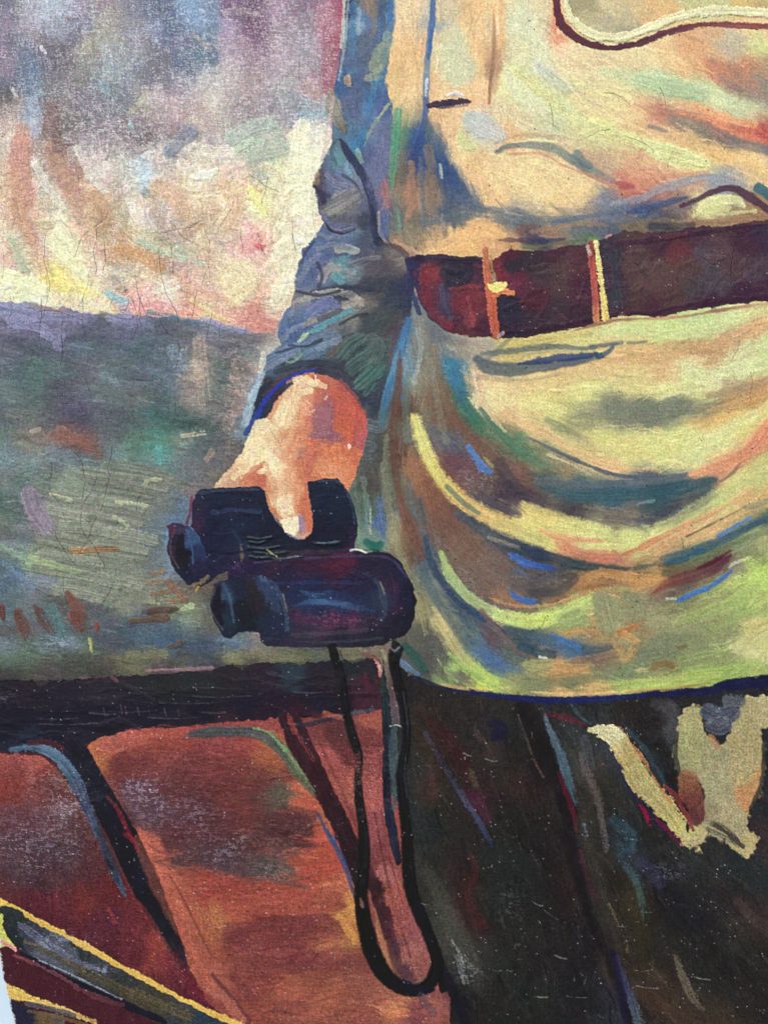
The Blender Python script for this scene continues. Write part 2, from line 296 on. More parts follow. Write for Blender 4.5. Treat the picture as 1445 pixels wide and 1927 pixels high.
LEDGE = part("painted_seat_ledge", label="near black horizontal ledge across the top of the red seats")
P([(0, 1281), (60, 1281), (150, 1279), (190, 1272), (280, 1268), (400, 1262), (430, 1249), (520, 1246), (620, 1244), (660, 1241), (690, 1234), (716, 1240), (722, 1340), (720, 1440), (500, 1440), (160, 1460), (0, 1440)], """
20 1300 42 34 44|100 1310 38 32 44|200 1300 44 38 48|300 1290 40 40 42|380 1290 38 42 44|20 1350 28 26 42|100 1360 26 26 40|200 1350 28 26 40|300 1340 30 28 42|380 1340 28 26 38|60 1400 36 40 58|150 1400 38 34 46|230 1370 36 30 42|330 1360 38 32 42|420 1280 42 38 44|500 1270 44 34 46|540 1262 44 56 68|600 1270 42 36 46|660 1260 38 40 48|690 1265 44 38 46|450 1330 34 28 46|520 1340 40 28 44|600 1310 36 30 46|680 1310 66 36 48|700 1280 60 36 46|650 1330 40 28 40|540 1380 50 30 42|560 1350 50 28 40|500 1370 46 30 40|430 1360 50 34 42|-300 1340 30 26 38""",
  soft=3, rag=1.2, pid=LEDGE, h=.4, grain=.09, warp=7)

SEATS = []
SEAT = part("painted_seats", label="rounded dark red leather seat backs with blue black gaps between them")
P([(0, 1419), (60, 1414), (110, 1425), (170, 1395), (240, 1375), (540, 1350), (735, 1335), (760, 1620), (822, 1800), (880, 1927), (0, 1927)],
  "300 1700 110 45 45|700 1500 160 70 65|760 1750 150 75 70|740 1900 150 85 70|100 1650 80 38 45", pid=SEAT, h=.3, grain=.12)
PAN1 = part("painted_seats", "seat_panel", label="leftmost maroon seat back with painted-in grey glints")
PAN2 = part("painted_seats", "seat_panel", label="middle seat back, brown at the top and orange red below")
PAN3 = part("painted_seats", "seat_panel", label="narrow rust red seat side behind the hanging strap")
P([(0, 1421), (50, 1419), (80, 1424), (105, 1440), (130, 1475), (165, 1530), (205, 1600), (250, 1680), (310, 1770), (370, 1850), (440, 1920), (0, 1927)], """
20 1430 150 68 66|60 1430 165 78 72|90 1436 172 80 66|30 1450 135 60 55|90 1445 120 55 50|20 1480 124 52 46|70 1490 112 60 60|110 1500 95 50 50|120 1470 110 70 65|30 1540 112 62 66|80 1550 112 72 78|120 1530 120 90 98|150 1550 90 52 48|180 1560 92 50 44|30 1600 92 62 72|80 1600 75 55 66|130 1600 75 55 60|180 1600 92 36 36|30 1650 75 50 56|70 1640 62 42 46|100 1650 75 40 46|170 1650 88 36 40|210 1680 92 34 38|60 1690 85 32 42|130 1700 92 36 45|200 1740 85 34 46|260 1740 100 38 44|250 1790 92 34 42|290 1790 132 52 46|310 1810 120 50 48|310 1860 96 36 40|350 1880 84 30 40|380 1850 92 32 46|200 1790 82 32 40|120 1745 84 30 40|160 1690 110 42 40|20 1670 88 40 44""",
  pid=PAN1, h=.35, grain=.20, warp=6)
P([(163, 1412), (170, 1398), (190, 1386), (230, 1377), (300, 1369), (370, 1366), (450, 1366), (505, 1370), (540, 1385), (565, 1420), (590, 1470), (620, 1530), (650, 1600), (672, 1680), (690, 1780), (720, 1850), (800, 1890), (850, 1860), (880, 1927), (520, 1927), (445, 1925), (395, 1890), (340, 1790), (300, 1690), (262, 1600), (235, 1545), (215, 1490), (180, 1450)], """
200 1400 165 84 68|250 1386 172 82 68|300 1380 160 72 62|400 1378 142 62 60|460 1396 150 64 60|180 1425 172 92 58|190 1440 165 95 50|300 1400 150 64 54|500 1415 165 85 55|520 1435 160 85 52|545 1445 120 60 52|230 1440 115 50 45|280 1450 120 50 50|350 1450 112 44 50|420 1460 114 46 50|470 1450 130 60 50|210 1470 120 60 50|215 1500 120 58 48|250 1490 98 66 76|290 1510 98 66 76|350 1500 98 46 50|420 1500 112 50 50|500 1480 98 46 45|520 1465 120 60 52|525 1497 84 78 64|515 1520 88 76 66|560 1480 190 90 62|560 1510 185 85 60|590 1515 180 80 58|620 1540 170 95 60|230 1540 74 46 50|280 1530 84 62 74|340 1550 80 54 66|400 1550 84 46 50|470 1550 90 46 45|540 1545 92 44 45|570 1570 82 46 46|600 1570 180 75 55
252 1580 110 50 50|275 1578 192 92 68|290 1600 196 94 70|295 1630 196 96 70|310 1660 182 92 66|325 1700 172 82 62|350 1740 165 80 58|370 1790 152 76 56|392 1830 165 80 62|330 1585 84 46 50|400 1590 82 54 66|430 1620 82 60 68|340 1620 100 50 48|360 1650 150 70 55|500 1620 80 66 66|520 1640 84 76 70|470 1590 75 52 55|560 1585 76 46 48|570 1610 185 80 58|620 1600 172 70 52|600 1640 165 65 50|480 1598 185 80 58|400 1665 156 62 52|450 1680 150 60 50|520 1665 160 70 52|640 1680 172 92 62|665 1700 196 138 62|560 1695 162 72 56|460 1715 165 74 55|420 1740 168 96 55|400 1760 160 85 55|500 1740 128 54 50|600 1740 118 50 50|645 1735 188 120 58|665 1765 165 105 55|615 1768 175 98 65|440 1770 128 54 50|550 1770 118 50 50|480 1810 130 60 55|600 1800 120 56 55|680 1800 118 58 54|440 1835 150 78 60|450 1860 130 60 55|500 1850 125 56 50|540 1868 158 80 58|600 1850 132 66 50|620 1885 160 85 60|680 1850 138 74 60|745 1893 188 112 70|740 1870 150 85 65|540 1895 132 66 55|640 1905 136 70 55|470 1900 132 62 50|700 1910 140 72 58|780 1910 120 60 62|820 1900 150 80 72|850 1915 130 70 60""",
  pid=PAN2, h=.35, grain=.15, warp=5)
P([(535, 1352), (720, 1345), (728, 1600), (800, 1760), (832, 1880), (770, 1870), (712, 1750), (690, 1640), (640, 1540), (600, 1450), (560, 1385)], """
560 1360 150 66 62|600 1380 128 60 58|650 1385 92 46 50|620 1375 96 48 50|700 1355 165 80 65|690 1385 120 54 54|640 1405 100 46 50|690 1440 146 68 66|665 1430 110 48 50|650 1460 166 78 68|620 1420 166 76 70|700 1490 172 82 76|640 1500 162 78 66|660 1540 150 70 62|700 1560 152 72 76|722 1600 132 62 62|700 1640 120 55 60|720 1650 172 92 86|742 1690 165 82 70|755 1720 152 74 70|760 1750 150 74 76|772 1790 165 92 84|790 1820 150 80 72|745 1780 84 50 60|725 1720 70 36 40|710 1660 58 30 30|735 1750 95 45 55|720 1780 168 105 62|735 1810 160 95 65|760 1830 92 55 62|800 1770 158 84 84""",
  pid=PAN3, h=.3, grain=.18, warp=4)

# ---------------- trousers
TROU = part("painted_trousers", label="dark olive and black trousers with a few steel blue streaks")
P([(735, 1250), (830, 1275), (1000, 1300), (1445, 1270), (1445, 1927), (866, 1927), (846, 1870), (820, 1790), (795, 1700), (768, 1620), (758, 1520), (728, 1480), (724, 1300)], """
790 1320 46 38 36|850 1330 44 40 38|760 1300 32 28 38|760 1400 40 50 54|770 1460 44 55 58|790 1400 72 52 36|800 1380 52 44 36|740 1400 60 78 84|740 1460 55 72 76|745 1520 42 52 55|810 1360 58 34 28|840 1400 56 30 30|860 1450 44 28 26|870 1380 44 36 34|830 1500 50 46 44|812 1485 90 52 42|780 1540 40 50 48|790 1600 44 50 46|900 1400 46 42 40|936 1370 26 26 58|920 1410 76 56 52|920 1335 46 42 38|955 1345 50 50 50|960 1360 36 44 46|950 1450 42 40 36|980 1470 60 34 32|905 1512 74 34 50|800 1560 30 45 50|900 1560 28 28 28|860 1580 48 42 36|850 1530 44 40 38|940 1540 30 30 30|1000 1560 30 28 28|980 1400 34 30 28|1000 1450 34 24 30|1035 1420 26 22 24
1090 1380 64 74 82|1110 1360 60 72 82|1090 1330 32 34 40|1180 1330 40 36 36|1140 1385 80 78 90|1090 1420 58 66 70|1160 1425 56 72 84|1110 1450 96 86 84|1170 1460 48 66 80|1090 1520 56 54 46|1140 1480 55 52 34|1160 1530 42 46 48|1110 1560 56 52 46|1160 1580 38 58 72|1210 1560 34 38 38|1120 1620 58 52 44|1100 1650 52 48 40|1150 1650 50 42 32|1180 1620 48 66 84|1200 1640 44 52 64|1230 1650 40 42 62|1250 1630 34 38 36|1300 1620 46 52 54|1400 1620 32 46 52|1440 1590 72 52 56|1420 1400 40 46 62|1440 1500 44 50 58|1440 1450 32 36 42|1400 1650 34 48 54|1380 1690 58 46 42|1420 1740 66 52 48|1340 1700 32 34 38|1350 1640 50 54 56|1260 1700 28 28 34|1300 1760 30 30 34
1120 1690 60 58 50|1150 1720 48 42 32|1180 1690 62 50 30|1200 1750 50 44 28|1200 1800 52 44 28|1250 1780 44 46 40|1150 1780 60 46 44|1170 1830 56 44 32|1250 1850 70 52 38|1230 1880 78 54 46|1290 1900 76 58 46|1330 1920 84 64 46|1330 1850 38 40 38|1380 1850 36 38 36|1440 1880 44 36 36|1400 1800 34 34 34|1440 1800 48 42 38|1220 1920 50 40 34
1060 1600 30 22 24|1080 1680 40 20 28|1100 1780 24 22 30|1000 1700 30 32 32|950 1650 28 38 38|900 1620 34 40 38|880 1650 60 30 28|870 1700 62 30 30|900 1740 70 34 34|905 1700 34 46 44|830 1700 64 68 58|820 1650 50 48 42|840 1750 76 78 70|850 1790 84 84 78|880 1800 58 62 60|870 1830 68 70 68|820 1620 42 44 40|830 1670 60 64 56|950 1850 34 38 36|1050 1800 32 32 34|1100 1880 28 28 36|1000 1920 34 38 36|900 1900 32 30 30|850 1850 20 20 32|880 1920 36 34 34|960 1760 36 38 36|1150 1860 46 44 66|1170 1900 50 56 76""",
  pid=TROU, h=.45, grain=.14, warp=6)

# ---------------- tunic
TUN = part("painted_tunic", label="belted ochre and pale green army tunic with deep curved folds")
P([(720, 0), (1445, 0), (1445, 1283), (1400, 1288), (1330, 1296), (1250, 1303), (1150, 1310), (1050, 1313), (950, 1309), (880, 1302), (820, 1291), (768, 1272), (745, 1240), (700, 1150), (672, 1050), (660, 930), (670, 860), (690, 780), (715, 700), (700, 500), (705, 400), (690, 300), (690, 150)], """
760 30 226 200 156|770 90 236 185 125|748 130 225 185 125|765 150 222 185 120|750 190 225 190 130|758 215 175 168 120|745 250 85 140 110|780 20 232 200 155|790 60 225 190 145|780 130 232 190 130|785 180 215 185 135
812 40 160 170 180|825 20 215 195 155|832 80 215 195 150|860 110 205 205 160|880 130 205 205 165|905 40 236 190 130|892 90 246 195 130|915 60 210 190 150|940 20 242 195 135|945 80 228 178 125|972 40 205 210 170|1000 60 215 220 175|1040 20 236 178 128|1040 60 234 150 110|1005 110 226 226 170|840 170 232 190 140|860 95 205 205 165|858 150 210 206 160|890 170 238 190 138|935 120 190 145 110|850 232 236 195 140|820 215 225 180 130|905 245 202 206 195|882 278 215 215 150|960 215 226 206 160|1000 180 222 222 160|1050 130 236 206 160|1100 120 230 205 155|1080 160 222 216 150|1020 130 215 222 176|965 140 226 226 160|1010 150 210 215 160|1060 200 206 206 150|1100 200 226 206 150|990 230 220 206 160|1040 240 202 206 160|1080 225 205 202 140|1140 240 225 215 145|1120 270 208 205 145|960 245 225 178 125|1040 262 215 190 150|900 300 236 196 135|940 320 230 200 145|1000 330 230 206 145|1060 335 230 200 145|1000 370 230 200 140|1100 360 226 196 135|1120 315 190 158 128|1180 348 206 128 106|1195 325 218 160 124|860 285 232 200 140|885 330 226 185 130|920 380 226 186 125|845 250 228 180 130
800 250 88 108 125|822 285 92 110 138|830 320 52 84 135|845 345 62 88 138|868 362 84 102 138|890 390 108 118 130|808 345 142 116 96|806 385 162 136 116|830 400 80 96 122|775 370 172 126 100|760 310 122 106 92|792 260 56 90 148|785 300 62 82 140|800 420 110 112 105|775 430 120 116 95|760 440 150 135 110|740 420 100 105 115|742 465 190 130 105
1100 20 206 196 150|1150 25 216 196 150|1200 20 226 196 140|1250 10 236 196 135|1320 8 212 206 145|1400 5 226 196 120|1055 110 236 210 165|1130 110 226 206 155|1200 110 230 210 155|1250 100 236 210 150|1300 88 226 170 120|1330 78 215 170 125|1360 100 192 180 150|1375 88 200 182 150|1420 85 212 215 140|1420 58 236 196 145|1300 130 230 178 120|1350 128 216 140 105|1400 135 205 138 105|1440 130 186 150 115|1200 150 190 212 155|1250 162 195 210 160|1300 175 188 210 155|1350 190 206 215 165|1400 208 206 210 160|1380 158 162 130 112|1420 165 150 136 122|1160 180 226 216 150|1160 210 225 195 140|1200 212 226 182 130|1240 215 202 135 112|1280 198 235 180 125|1310 214 242 165 115|1350 232 238 142 100|1400 245 222 118 92|1440 262 190 82 80|1270 230 150 132 115|1320 245 138 128 115|1370 262 122 118 120|1440 285 128 125 132|1250 255 228 185 130|1300 270 226 185 120|1350 290 236 186 110|1420 300 226 186 120|1240 280 228 228 150|1290 305 232 230 150|1330 320 226 216 130|1120 290 200 165 130|1160 290 222 190 140|1210 310 226 176 130|1200 340 222 142 110|1260 330 216 176 130|1300 340 202 152 122|1240 350 195 132 115|1345 342 150 155 168|1390 350 172 166 155|1425 330 222 186 130|1190 300 215 165 125
1050 395 226 186 130|1000 400 118 122 124|1100 388 172 150 130|1140 385 130 135 150|1160 395 110 120 145|1220 400 70 90 132|1270 395 122 112 115|1250 415 95 90 100|820 440 205 160 115|870 450 234 180 112|900 425 238 185 120|940 445 216 162 112|840 470 232 186 125|860 408 110 116 118|820 410 95 105 118|960 410 105 120 132|1050 415 150 150 140|990 445 122 92 88|1040 440 160 125 98|1010 452 65 66 102|1080 430 110 116 125|1130 430 105 112 122|1000 460 130 130 86|1100 455 92 116 96|950 465 216 166 110|1150 440 90 100 122|1200 425 125 106 80|1260 425 90 86 80|1300 420 166 132 95|1350 415 152 122 92|1330 395 216 216 145|1420 400 165 130 95
780 640 148 140 122|805 660 125 120 112|822 645 108 116 122|860 650 156 146 130|900 648 172 162 140|960 648 198 178 105|1040 634 200 186 110|1100 630 206 200 125|1150 622 206 206 136|1200 618 200 206 130|1250 625 195 212 130|1320 620 195 212 140|1380 600 206 216 145|1440 588 206 196 130|1150 660 216 180 120|1200 665 216 176 115|1260 660 206 166 110|1320 650 202 152 105|1380 630 200 152 110|1430 612 212 162 110|1250 690 216 176 120|1320 680 202 166 115|1400 655 214 210 150|1440 650 206 216 145|960 725 226 200 140|1000 720 226 196 130|1060 700 222 186 125|1100 740 216 212 130|1050 735 212 196 120|1000 760 222 210 130|930 750 226 210 150|930 710 225 195 135|1200 720 216 200 130|1300 700 206 206 145|1340 710 216 216 160|1400 690 216 222 160|1440 700 200 210 140|1250 740 218 216 140|1320 735 206 206 130|1380 727 172 146 110|1430 722 202 152 100|1100 785 158 158 112|1160 775 128 132 110|1220 765 122 126 106|1280 765 118 125 106|1330 762 138 136 106|1380 762 190 150 95|1420 750 200 150 90|1440 775 216 210 130|1340 790 216 172 100|1400 795 216 206 120|1060 805 165 165 115|1000 790 212 190 125|960 770 225 195 135|1050 775 205 205 120
805 700 128 115 95|815 740 128 102 82|835 790 122 92 74|790 720 140 140 118|850 700 58 122 158|862 735 58 112 112|885 775 62 116 92|912 800 75 122 95|890 720 215 180 135|905 755 222 200 150|935 790 220 180 125|950 800 215 160 110
1000 812 205 180 120|1060 822 198 192 120|1140 830 206 202 120|1180 860 216 206 125|1100 850 212 188 120|1160 880 220 182 125|1250 850 212 210 125|1300 830 205 205 125|1350 840 208 212 140|1300 870 205 210 140|1280 880 210 200 130|1400 800 210 205 120|1445 790 215 195 115|1445 805 225 150 105|1420 840 222 142 105|1380 875 222 138 102|1340 895 222 148 110|1310 898 225 170 118
940 800 78 120 95|980 838 84 126 94|1020 866 135 138 100|1060 885 150 134 100|1010 860 120 130 95|870 810 112 86 76|900 830 122 90 76|930 870 116 94 80|980 890 125 90 80|1030 900 88 102 96|1080 920 72 106 116|1150 925 64 100 116|1250 930 58 96 106|1320 912 60 90 100|1200 905 95 108 120|1280 900 100 108 120|830 820 102 106 112|850 845 90 96 112|850 870 108 74 86|880 890 120 85 90|900 912 112 92 90|950 930 75 65 80|950 950 108 92 92|1000 945 86 75 86|1080 960 80 74 80|1150 980 118 106 95|1180 975 125 112 100|1210 985 84 90 100|1260 965 74 80 90|1300 950 90 92 90
1000 962 220 200 115|1060 985 215 205 125|1120 995 212 212 130|1180 1010 206 212 125|1240 1000 206 206 125|1300 975 200 200 120|1360 940 202 202 125|1440 895 200 196 120|1340 975 208 172 115|1400 940 216 176 115|1440 930 205 170 105|1430 870 195 190 110|1390 900 200 198 120|1300 1000 210 165 110|1250 1030 205 145 100|1060 1025 218 150 105|1090 1010 205 205 125|1130 1025 200 200 120|1140 1050 206 120 95|1180 1060 196 142 100|1220 1050 195 160 105|1200 1035 205 200 120
845 930 130 86 70|830 900 128 82 66|850 980 124 88 76|880 1030 126 96 80|920 1070 122 100 90|980 1090 106 96 95|1040 1100 95 90 90|1000 1112 92 86 86|900 1110 118 96 84|860 1050 122 102 86|950 1130 150 110 85|890 960 80 84 94|930 1000 84 88 96|1000 1040 64 76 95|1080 1070 62 74 76|1140 1075 150 110 75|1100 1082 190 136 80|1190 1090 202 146 85|1240 1095 202 142 80|1100 1110 180 128 80|1060 1120 130 100 75|1200 1070 98 92 70|1260 1075 110 95 66|1170 1105 175 150 95|1060 1180 150 175 100|1060 1160 165 178 102|1100 1130 178 195 108|1140 1140 152 152 110|1190 1130 142 146 105|1200 1150 145 146 108|1160 1170 150 155 106|1120 1175 185 145 90|1200 1180 178 112 62|1060 1193 190 152 92|1120 1195 180 128 80|1220 1165 168 150 108
1300 1010 205 170 110|1280 1045 95 110 105|1330 1045 100 120 82|1400 1010 110 130 95|1440 985 90 110 90|1440 1010 165 165 110|1300 1058 110 112 80|1420 1050 140 150 95|1440 1080 178 205 98|1400 1100 168 188 96|1340 1125 150 162 92|1380 1150 150 170 95|1300 1150 148 152 96|1430 1180 192 182 110|1250 1170 162 162 106|1330 1180 150 156 100|1360 1060 120 100 90|1390 1075 150 150 120|1440 1140 175 190 105|1240 1135 130 115 90|1280 1125 85 80 90
730 800 108 105 82|730 900 108 116 96|745 850 106 76 66|760 950 106 100 90|705 900 86 82 75|692 960 88 106 96|715 985 75 105 158|700 1010 112 142 122|740 1000 150 146 112|765 1000 130 95 75|770 1060 110 80 68|790 1000 120 92 80|800 1055 74 96 122|772 820 110 100 90|790 880 165 112 80|805 920 142 95 70|690 880 92 92 84|712 850 80 84 78|750 1080 145 140 100|790 1090 100 108 98|780 1140 150 140 95|800 1200 95 95 88|720 780 88 105 112|740 720 75 130 165|770 640 65 118 165|765 700 112 150 170|790 800 125 118 98|760 780 105 78 66
820 1140 128 136 112|830 1170 190 176 115|810 1100 118 125 112|815 1215 92 92 90|830 1240 86 86 86|865 1265 95 90 86|850 1205 170 156 106|866 1250 178 196 106|858 1262 150 185 100|900 1265 176 200 86|920 1285 180 196 90|880 1195 88 110 106|900 1230 85 116 150|915 1245 74 108 160|935 1258 90 115 130|890 1180 74 96 112|930 1195 108 84 90|960 1222 90 100 100|990 1225 56 84 100|1050 1205 84 100 116|1070 1215 70 110 155|1110 1220 90 96 100|1130 1235 132 106 90|1005 1250 152 152 96|1050 1255 192 142 86|1090 1262 175 150 95|1000 1285 130 136 92|1080 1285 112 118 90|960 1290 146 150 96|1150 1262 132 142 100|1120 1298 196 160 92|1060 1306 200 160 100|1180 1270 120 136 96|1190 1292 172 185 92|1260 1282 170 192 92|1320 1270 162 186 90|1380 1260 150 176 86|1180 1205 196 150 86|1175 1225 190 150 90|1210 1240 108 120 96|1250 1220 120 130 96|1300 1210 136 146 96|1250 1250 130 102 60|1290 1235 142 165 90|1350 1240 142 160 90|1400 1225 192 190 125|1440 1230 182 186 112|1440 1190 192 186 120|1445 1265 160 175 95|890 1120 80 92 110|940 1175 78 95 115|860 1130 78 90 108|840 1100 90 100 112
1700 200 215 195 145|1700 700 205 200 130|1700 1100 160 170 100""",
  pid=TUN, h=.35, grain=.07, warp=5)

# ---------------- sleeve
SLV = part("painted_sleeve", label="blue grey shadowed sleeve with creased elbow and dark cuff")
P([(645, 0), (742, 0), (740, 60), (733, 110), (722, 150), (728, 170), (740, 200), (735, 260), (730, 330), (722, 400), (735, 455), (768, 485), (785, 520), (776, 570), (764, 605), (745, 640), (735, 690), (720, 740), (706, 800), (700, 860), (676, 900), (655, 930), (640, 800), (600, 720), (470, 815), (468, 790), (480, 750), (496, 710), (494, 690), (502, 668), (530, 648), (524, 628), (530, 602), (548, 570), (554, 535), (560, 500), (572, 468), (592, 446), (606, 420), (596, 385), (589, 350), (600, 318), (614, 290), (626, 264), (622, 235), (621, 200), (630, 160), (636, 120), (645, 60)], """
655 20 42 62 112|675 30 108 150 195|690 30 85 130 180|697 20 152 128 112|715 20 75 100 140|735 30 60 120 182|658 60 70 130 180|672 50 150 180 210|690 70 80 95 140|720 50 75 110 162|733 70 62 120 178|650 110 80 105 150|670 90 96 116 146|700 80 90 105 142|715 100 92 130 145|660 130 80 120 166|690 130 85 100 140|708 130 140 160 140|700 115 85 105 120|642 150 60 100 162|680 160 75 100 146|722 140 58 112 165|712 160 68 140 182|728 175 80 105 162|702 190 60 120 182|690 210 80 130 192|710 200 75 105 166|690 240 90 140 172|676 262 60 130 192|720 260 100 120 166|720 310 106 116 162|705 340 100 110 156|665 200 90 110 155|660 245 80 125 165|675 225 95 125 165
632 280 88 122 142|642 300 92 146 162|654 322 108 136 172|626 340 100 106 152|645 360 110 120 166|650 380 132 130 132|605 340 80 72 95|600 375 60 62 95|612 400 95 95 125|640 410 96 96 116|682 380 100 110 140|670 330 120 135 170|700 300 80 90 150|712 380 110 105 150|720 420 100 108 138|730 365 165 112 120
600 450 85 116 166|590 480 90 105 166|620 450 82 102 152|575 510 80 110 156|600 520 85 95 146|620 480 85 95 145|640 450 100 130 150|660 440 95 120 140|665 462 72 108 152|640 500 95 150 166|635 525 84 150 166|660 510 110 125 135|620 510 150 146 140|680 470 75 84 110|700 500 90 84 96|730 500 82 76 86|750 480 128 116 108|690 540 64 64 80|720 540 60 62 75|640 548 60 64 82|600 550 95 110 140|740 560 50 60 82|770 550 48 50 86|700 450 70 80 105|690 420 60 65 90
565 570 120 120 130|545 600 90 120 166|560 620 75 100 156|540 615 75 100 150|560 640 72 96 150|600 590 105 116 166|620 610 120 118 130|660 600 130 130 125|690 570 110 102 100|700 600 62 74 80|730 600 68 74 74|690 640 60 72 76|740 620 86 74 84|660 660 52 70 76|700 690 62 92 92|720 650 76 88 88|640 630 80 84 92|640 650 96 80 78|690 720 68 102 98|640 690 62 62 74|620 680 64 84 90|610 640 100 130 162|590 655 96 128 162|530 660 94 124 166|520 680 80 110 145|560 670 88 122 140|500 690 75 105 135|545 690 60 66 84|600 690 52 56 76|660 705 58 60 76|500 730 56 44 60|485 760 40 48 66|700 760 52 62 80|690 740 56 58 76|715 720 60 75 90|705 800 74 88 98|700 840 88 94 95|680 890 92 90 82|665 915 105 120 105""",
  pid=SLV, h=.5, grain=.08, warp=4)
BELT_POLY = [(764, 488), (785, 480), (815, 479), (845, 483), (900, 483), (928, 489), (945, 478), (960, 471), (1010, 473), (1070, 463), (1120, 457), (1145, 447), (1175, 434), (1215, 437), (1250, 438), (1285, 431), (1330, 426), (1445, 405), (1445, 566), (1400, 570), (1340, 577), (1285, 587), (1235, 597), (1170, 592), (1120, 606), (1080, 620), (1030, 628), (975, 637), (930, 636), (880, 633), (840, 625), (812, 604), (792, 575), (778, 540)]

# direction fields used by the scattered strokes
def sky_dir(x, y):
    return 80 if y < 260 else (62 if x < 200 else 75 if y < 430 else 25)
def fold_dir(x, y):                       # tunic folds hang like a chain from belt to belt
    if y < 480: return 88 if x < 960 and y < 260 else 28 if x > 930 else 75
    if x < 830: return 80
    return math.degrees(math.atan((1190 - x) / 420.))
def seat_dir(x, y): return 3 if x > 160 else 80
def trou_dir(x, y): return 68 if x < 1240 else 50

DM = [(202, 1440), (230, 1412), (338, 1406), (475, 1425), (534, 1464), (546, 1518), (596, 1526), (588, 1592), (484, 1598), (534, 1626), (540, 1655), (451, 1646), (326, 1630), (314, 1609), (305, 1576), (268, 1563), (214, 1480)]
P(DM, "230 1450 112 52 50|300 1430 118 56 54|400 1430 116 54 52|480 1450 112 54 50|250 1490 98 62 72|330 1480 98 50 52|420 1480 104 48 48|500 1490 96 50 48|525 1497 84 78 64|290 1530 84 58 66|380 1530 84 48 52|460 1530 110 52 48|530 1550 84 46 46|580 1560 84 46 48|340 1570 88 46 50|420 1570 84 46 50|500 1580 78 46 48|350 1610 84 56 60|430 1615 80 58 66|500 1625 78 64 64|525 1645 86 76 72", soft=5, a=.85, rag=1.6, h=.3)
P([(264, 1560), (297, 1574), (312, 1603), (330, 1604), (318, 1626), (343, 1650), (355, 1692), (372, 1752), (452, 1905), (436, 1905), (350, 1764), (300, 1684), (268, 1620), (256, 1585)], "280 1580 186 92 70|300 1640 184 92 68|330 1690 172 84 62|370 1770 158 78 60|430 1880 160 84 66", soft=5, a=.85, h=.3)
P([(420, 1738), (500, 1728), (600, 1722), (640, 1732), (652, 1756), (600, 1772), (500, 1776), (418, 1790)], (112, 52, 50), soft=12, a=.75, rag=1.5, h=.3)
P([(395, 1670), (500, 1662), (660, 1680), (650, 1712), (540, 1722), (420, 1722)], (150, 66, 54), soft=14, a=.6, rag=1.5, h=.3)
P([(0, 1550), (60, 1520), (165, 1540), (210, 1640), (150, 1668), (0, 1665)], (74, 50, 58), soft=30, a=.5, rag=2, h=.3)
scatter({SKY}, 1500, 17, 36, sky_dir, jit=.05, a=.55, h=.75, hue=.03, br=.07)
scatter({SKY}, 260, 10, 46, lambda x, y: 70 if x < 250 else 35 if y > 480 else 80, jit=.07, a=.75, h=1.3, hue=.05, rect=(-8, 300, 640, 620), br=.10)
scatter({FIELD}, 2400, 13, 38, lambda x, y: 10, jit=.08, a=.55, h=.8, hue=.035, br=.14)
scatter({FIELD}, 90, 20, 80, lambda x, y: 13, jit=.05, a=.8, h=1.5, hue=.02, br=.22, rect=(90, 880, 310, 1130), dry=.1, spread=.12)
scatter({LEDGE}, 180, 9, 110, lambda x, y: 2, jit=.14, a=.5, h=1.0, hue=.03, spread=.08, br=.25)
scatter({PAN1}, 400, 12, 36, lambda x, y: 70, jit=.10, a=.4, h=.35, hue=.03)
scatter({PAN2}, 900, 7, 70, lambda x, y: 1, jit=.09, a=.45, h=.35, hue=.015, spread=.07)
scatter({PAN3}, 110, 7, 50, lambda x, y: 66, jit=.08, a=.4, h=.3, spread=.15)
scatter({TROU}, 1500, 12, 60, trou_dir, jit=.14, a=.5, h=.7, hue=.03, br=.22, spread=.15)
for q_ in [([(1190, 1180), (1240, 1165), (1300, 1170), (1360, 1185)], 60, (138, 140, 102)), ([(1190, 1225), (1260, 1225), (1330, 1215)], 56, (128, 134, 98)), ([(1290, 1130), (1350, 1150), (1330, 1180)], 50, (150, 160, 98)), ([(1230, 1260), (1300, 1250), (1380, 1240)], 40, (136, 144, 96)), ([(1100, 1190), (1150, 1215)], 40, (150, 138, 96))]:
    S(q_[0], q_[1], q_[2], a=.6, dry=.15, soft=14)
for q_ in [([(930, 330), (1000, 345), (1080, 350)], 60, (240, 206, 146)), ([(960, 370), (1020, 385), (1090, 370)], 40, (240, 204, 140)), ([(1080, 130), (1130, 140), (1190, 130)], 46, (232, 208, 156)), ([(1090, 195), (1140, 200), (1180, 215)], 40, (230, 208, 150)), ([(750, 60), (775, 120), (775, 200)], 36, (238, 196, 140)), ([(880, 300), (900, 350), (940, 390)], 36, (238, 190, 132)), ([(1330, 285), (1390, 305), (1445, 310)], 34, (240, 196, 128)), ([(1240, 90), (1270, 110), (1300, 120)], 34, (238, 190, 134))]:
    S(q_[0], q_[1], q_[2], a=.55, dry=.1, soft=12)
scatter({TUN}, 3600, 12, 50, fold_dir, jit=.028, a=.4, h=.5, hue=.014, br=.06, spread=.15)
soften(TUN, .35, 6)
scatter({SLV}, 700, 9, 30, lambda x, y: 70 if y < 400 else -25, jit=.08, a=.5, h=.7, br=.14)

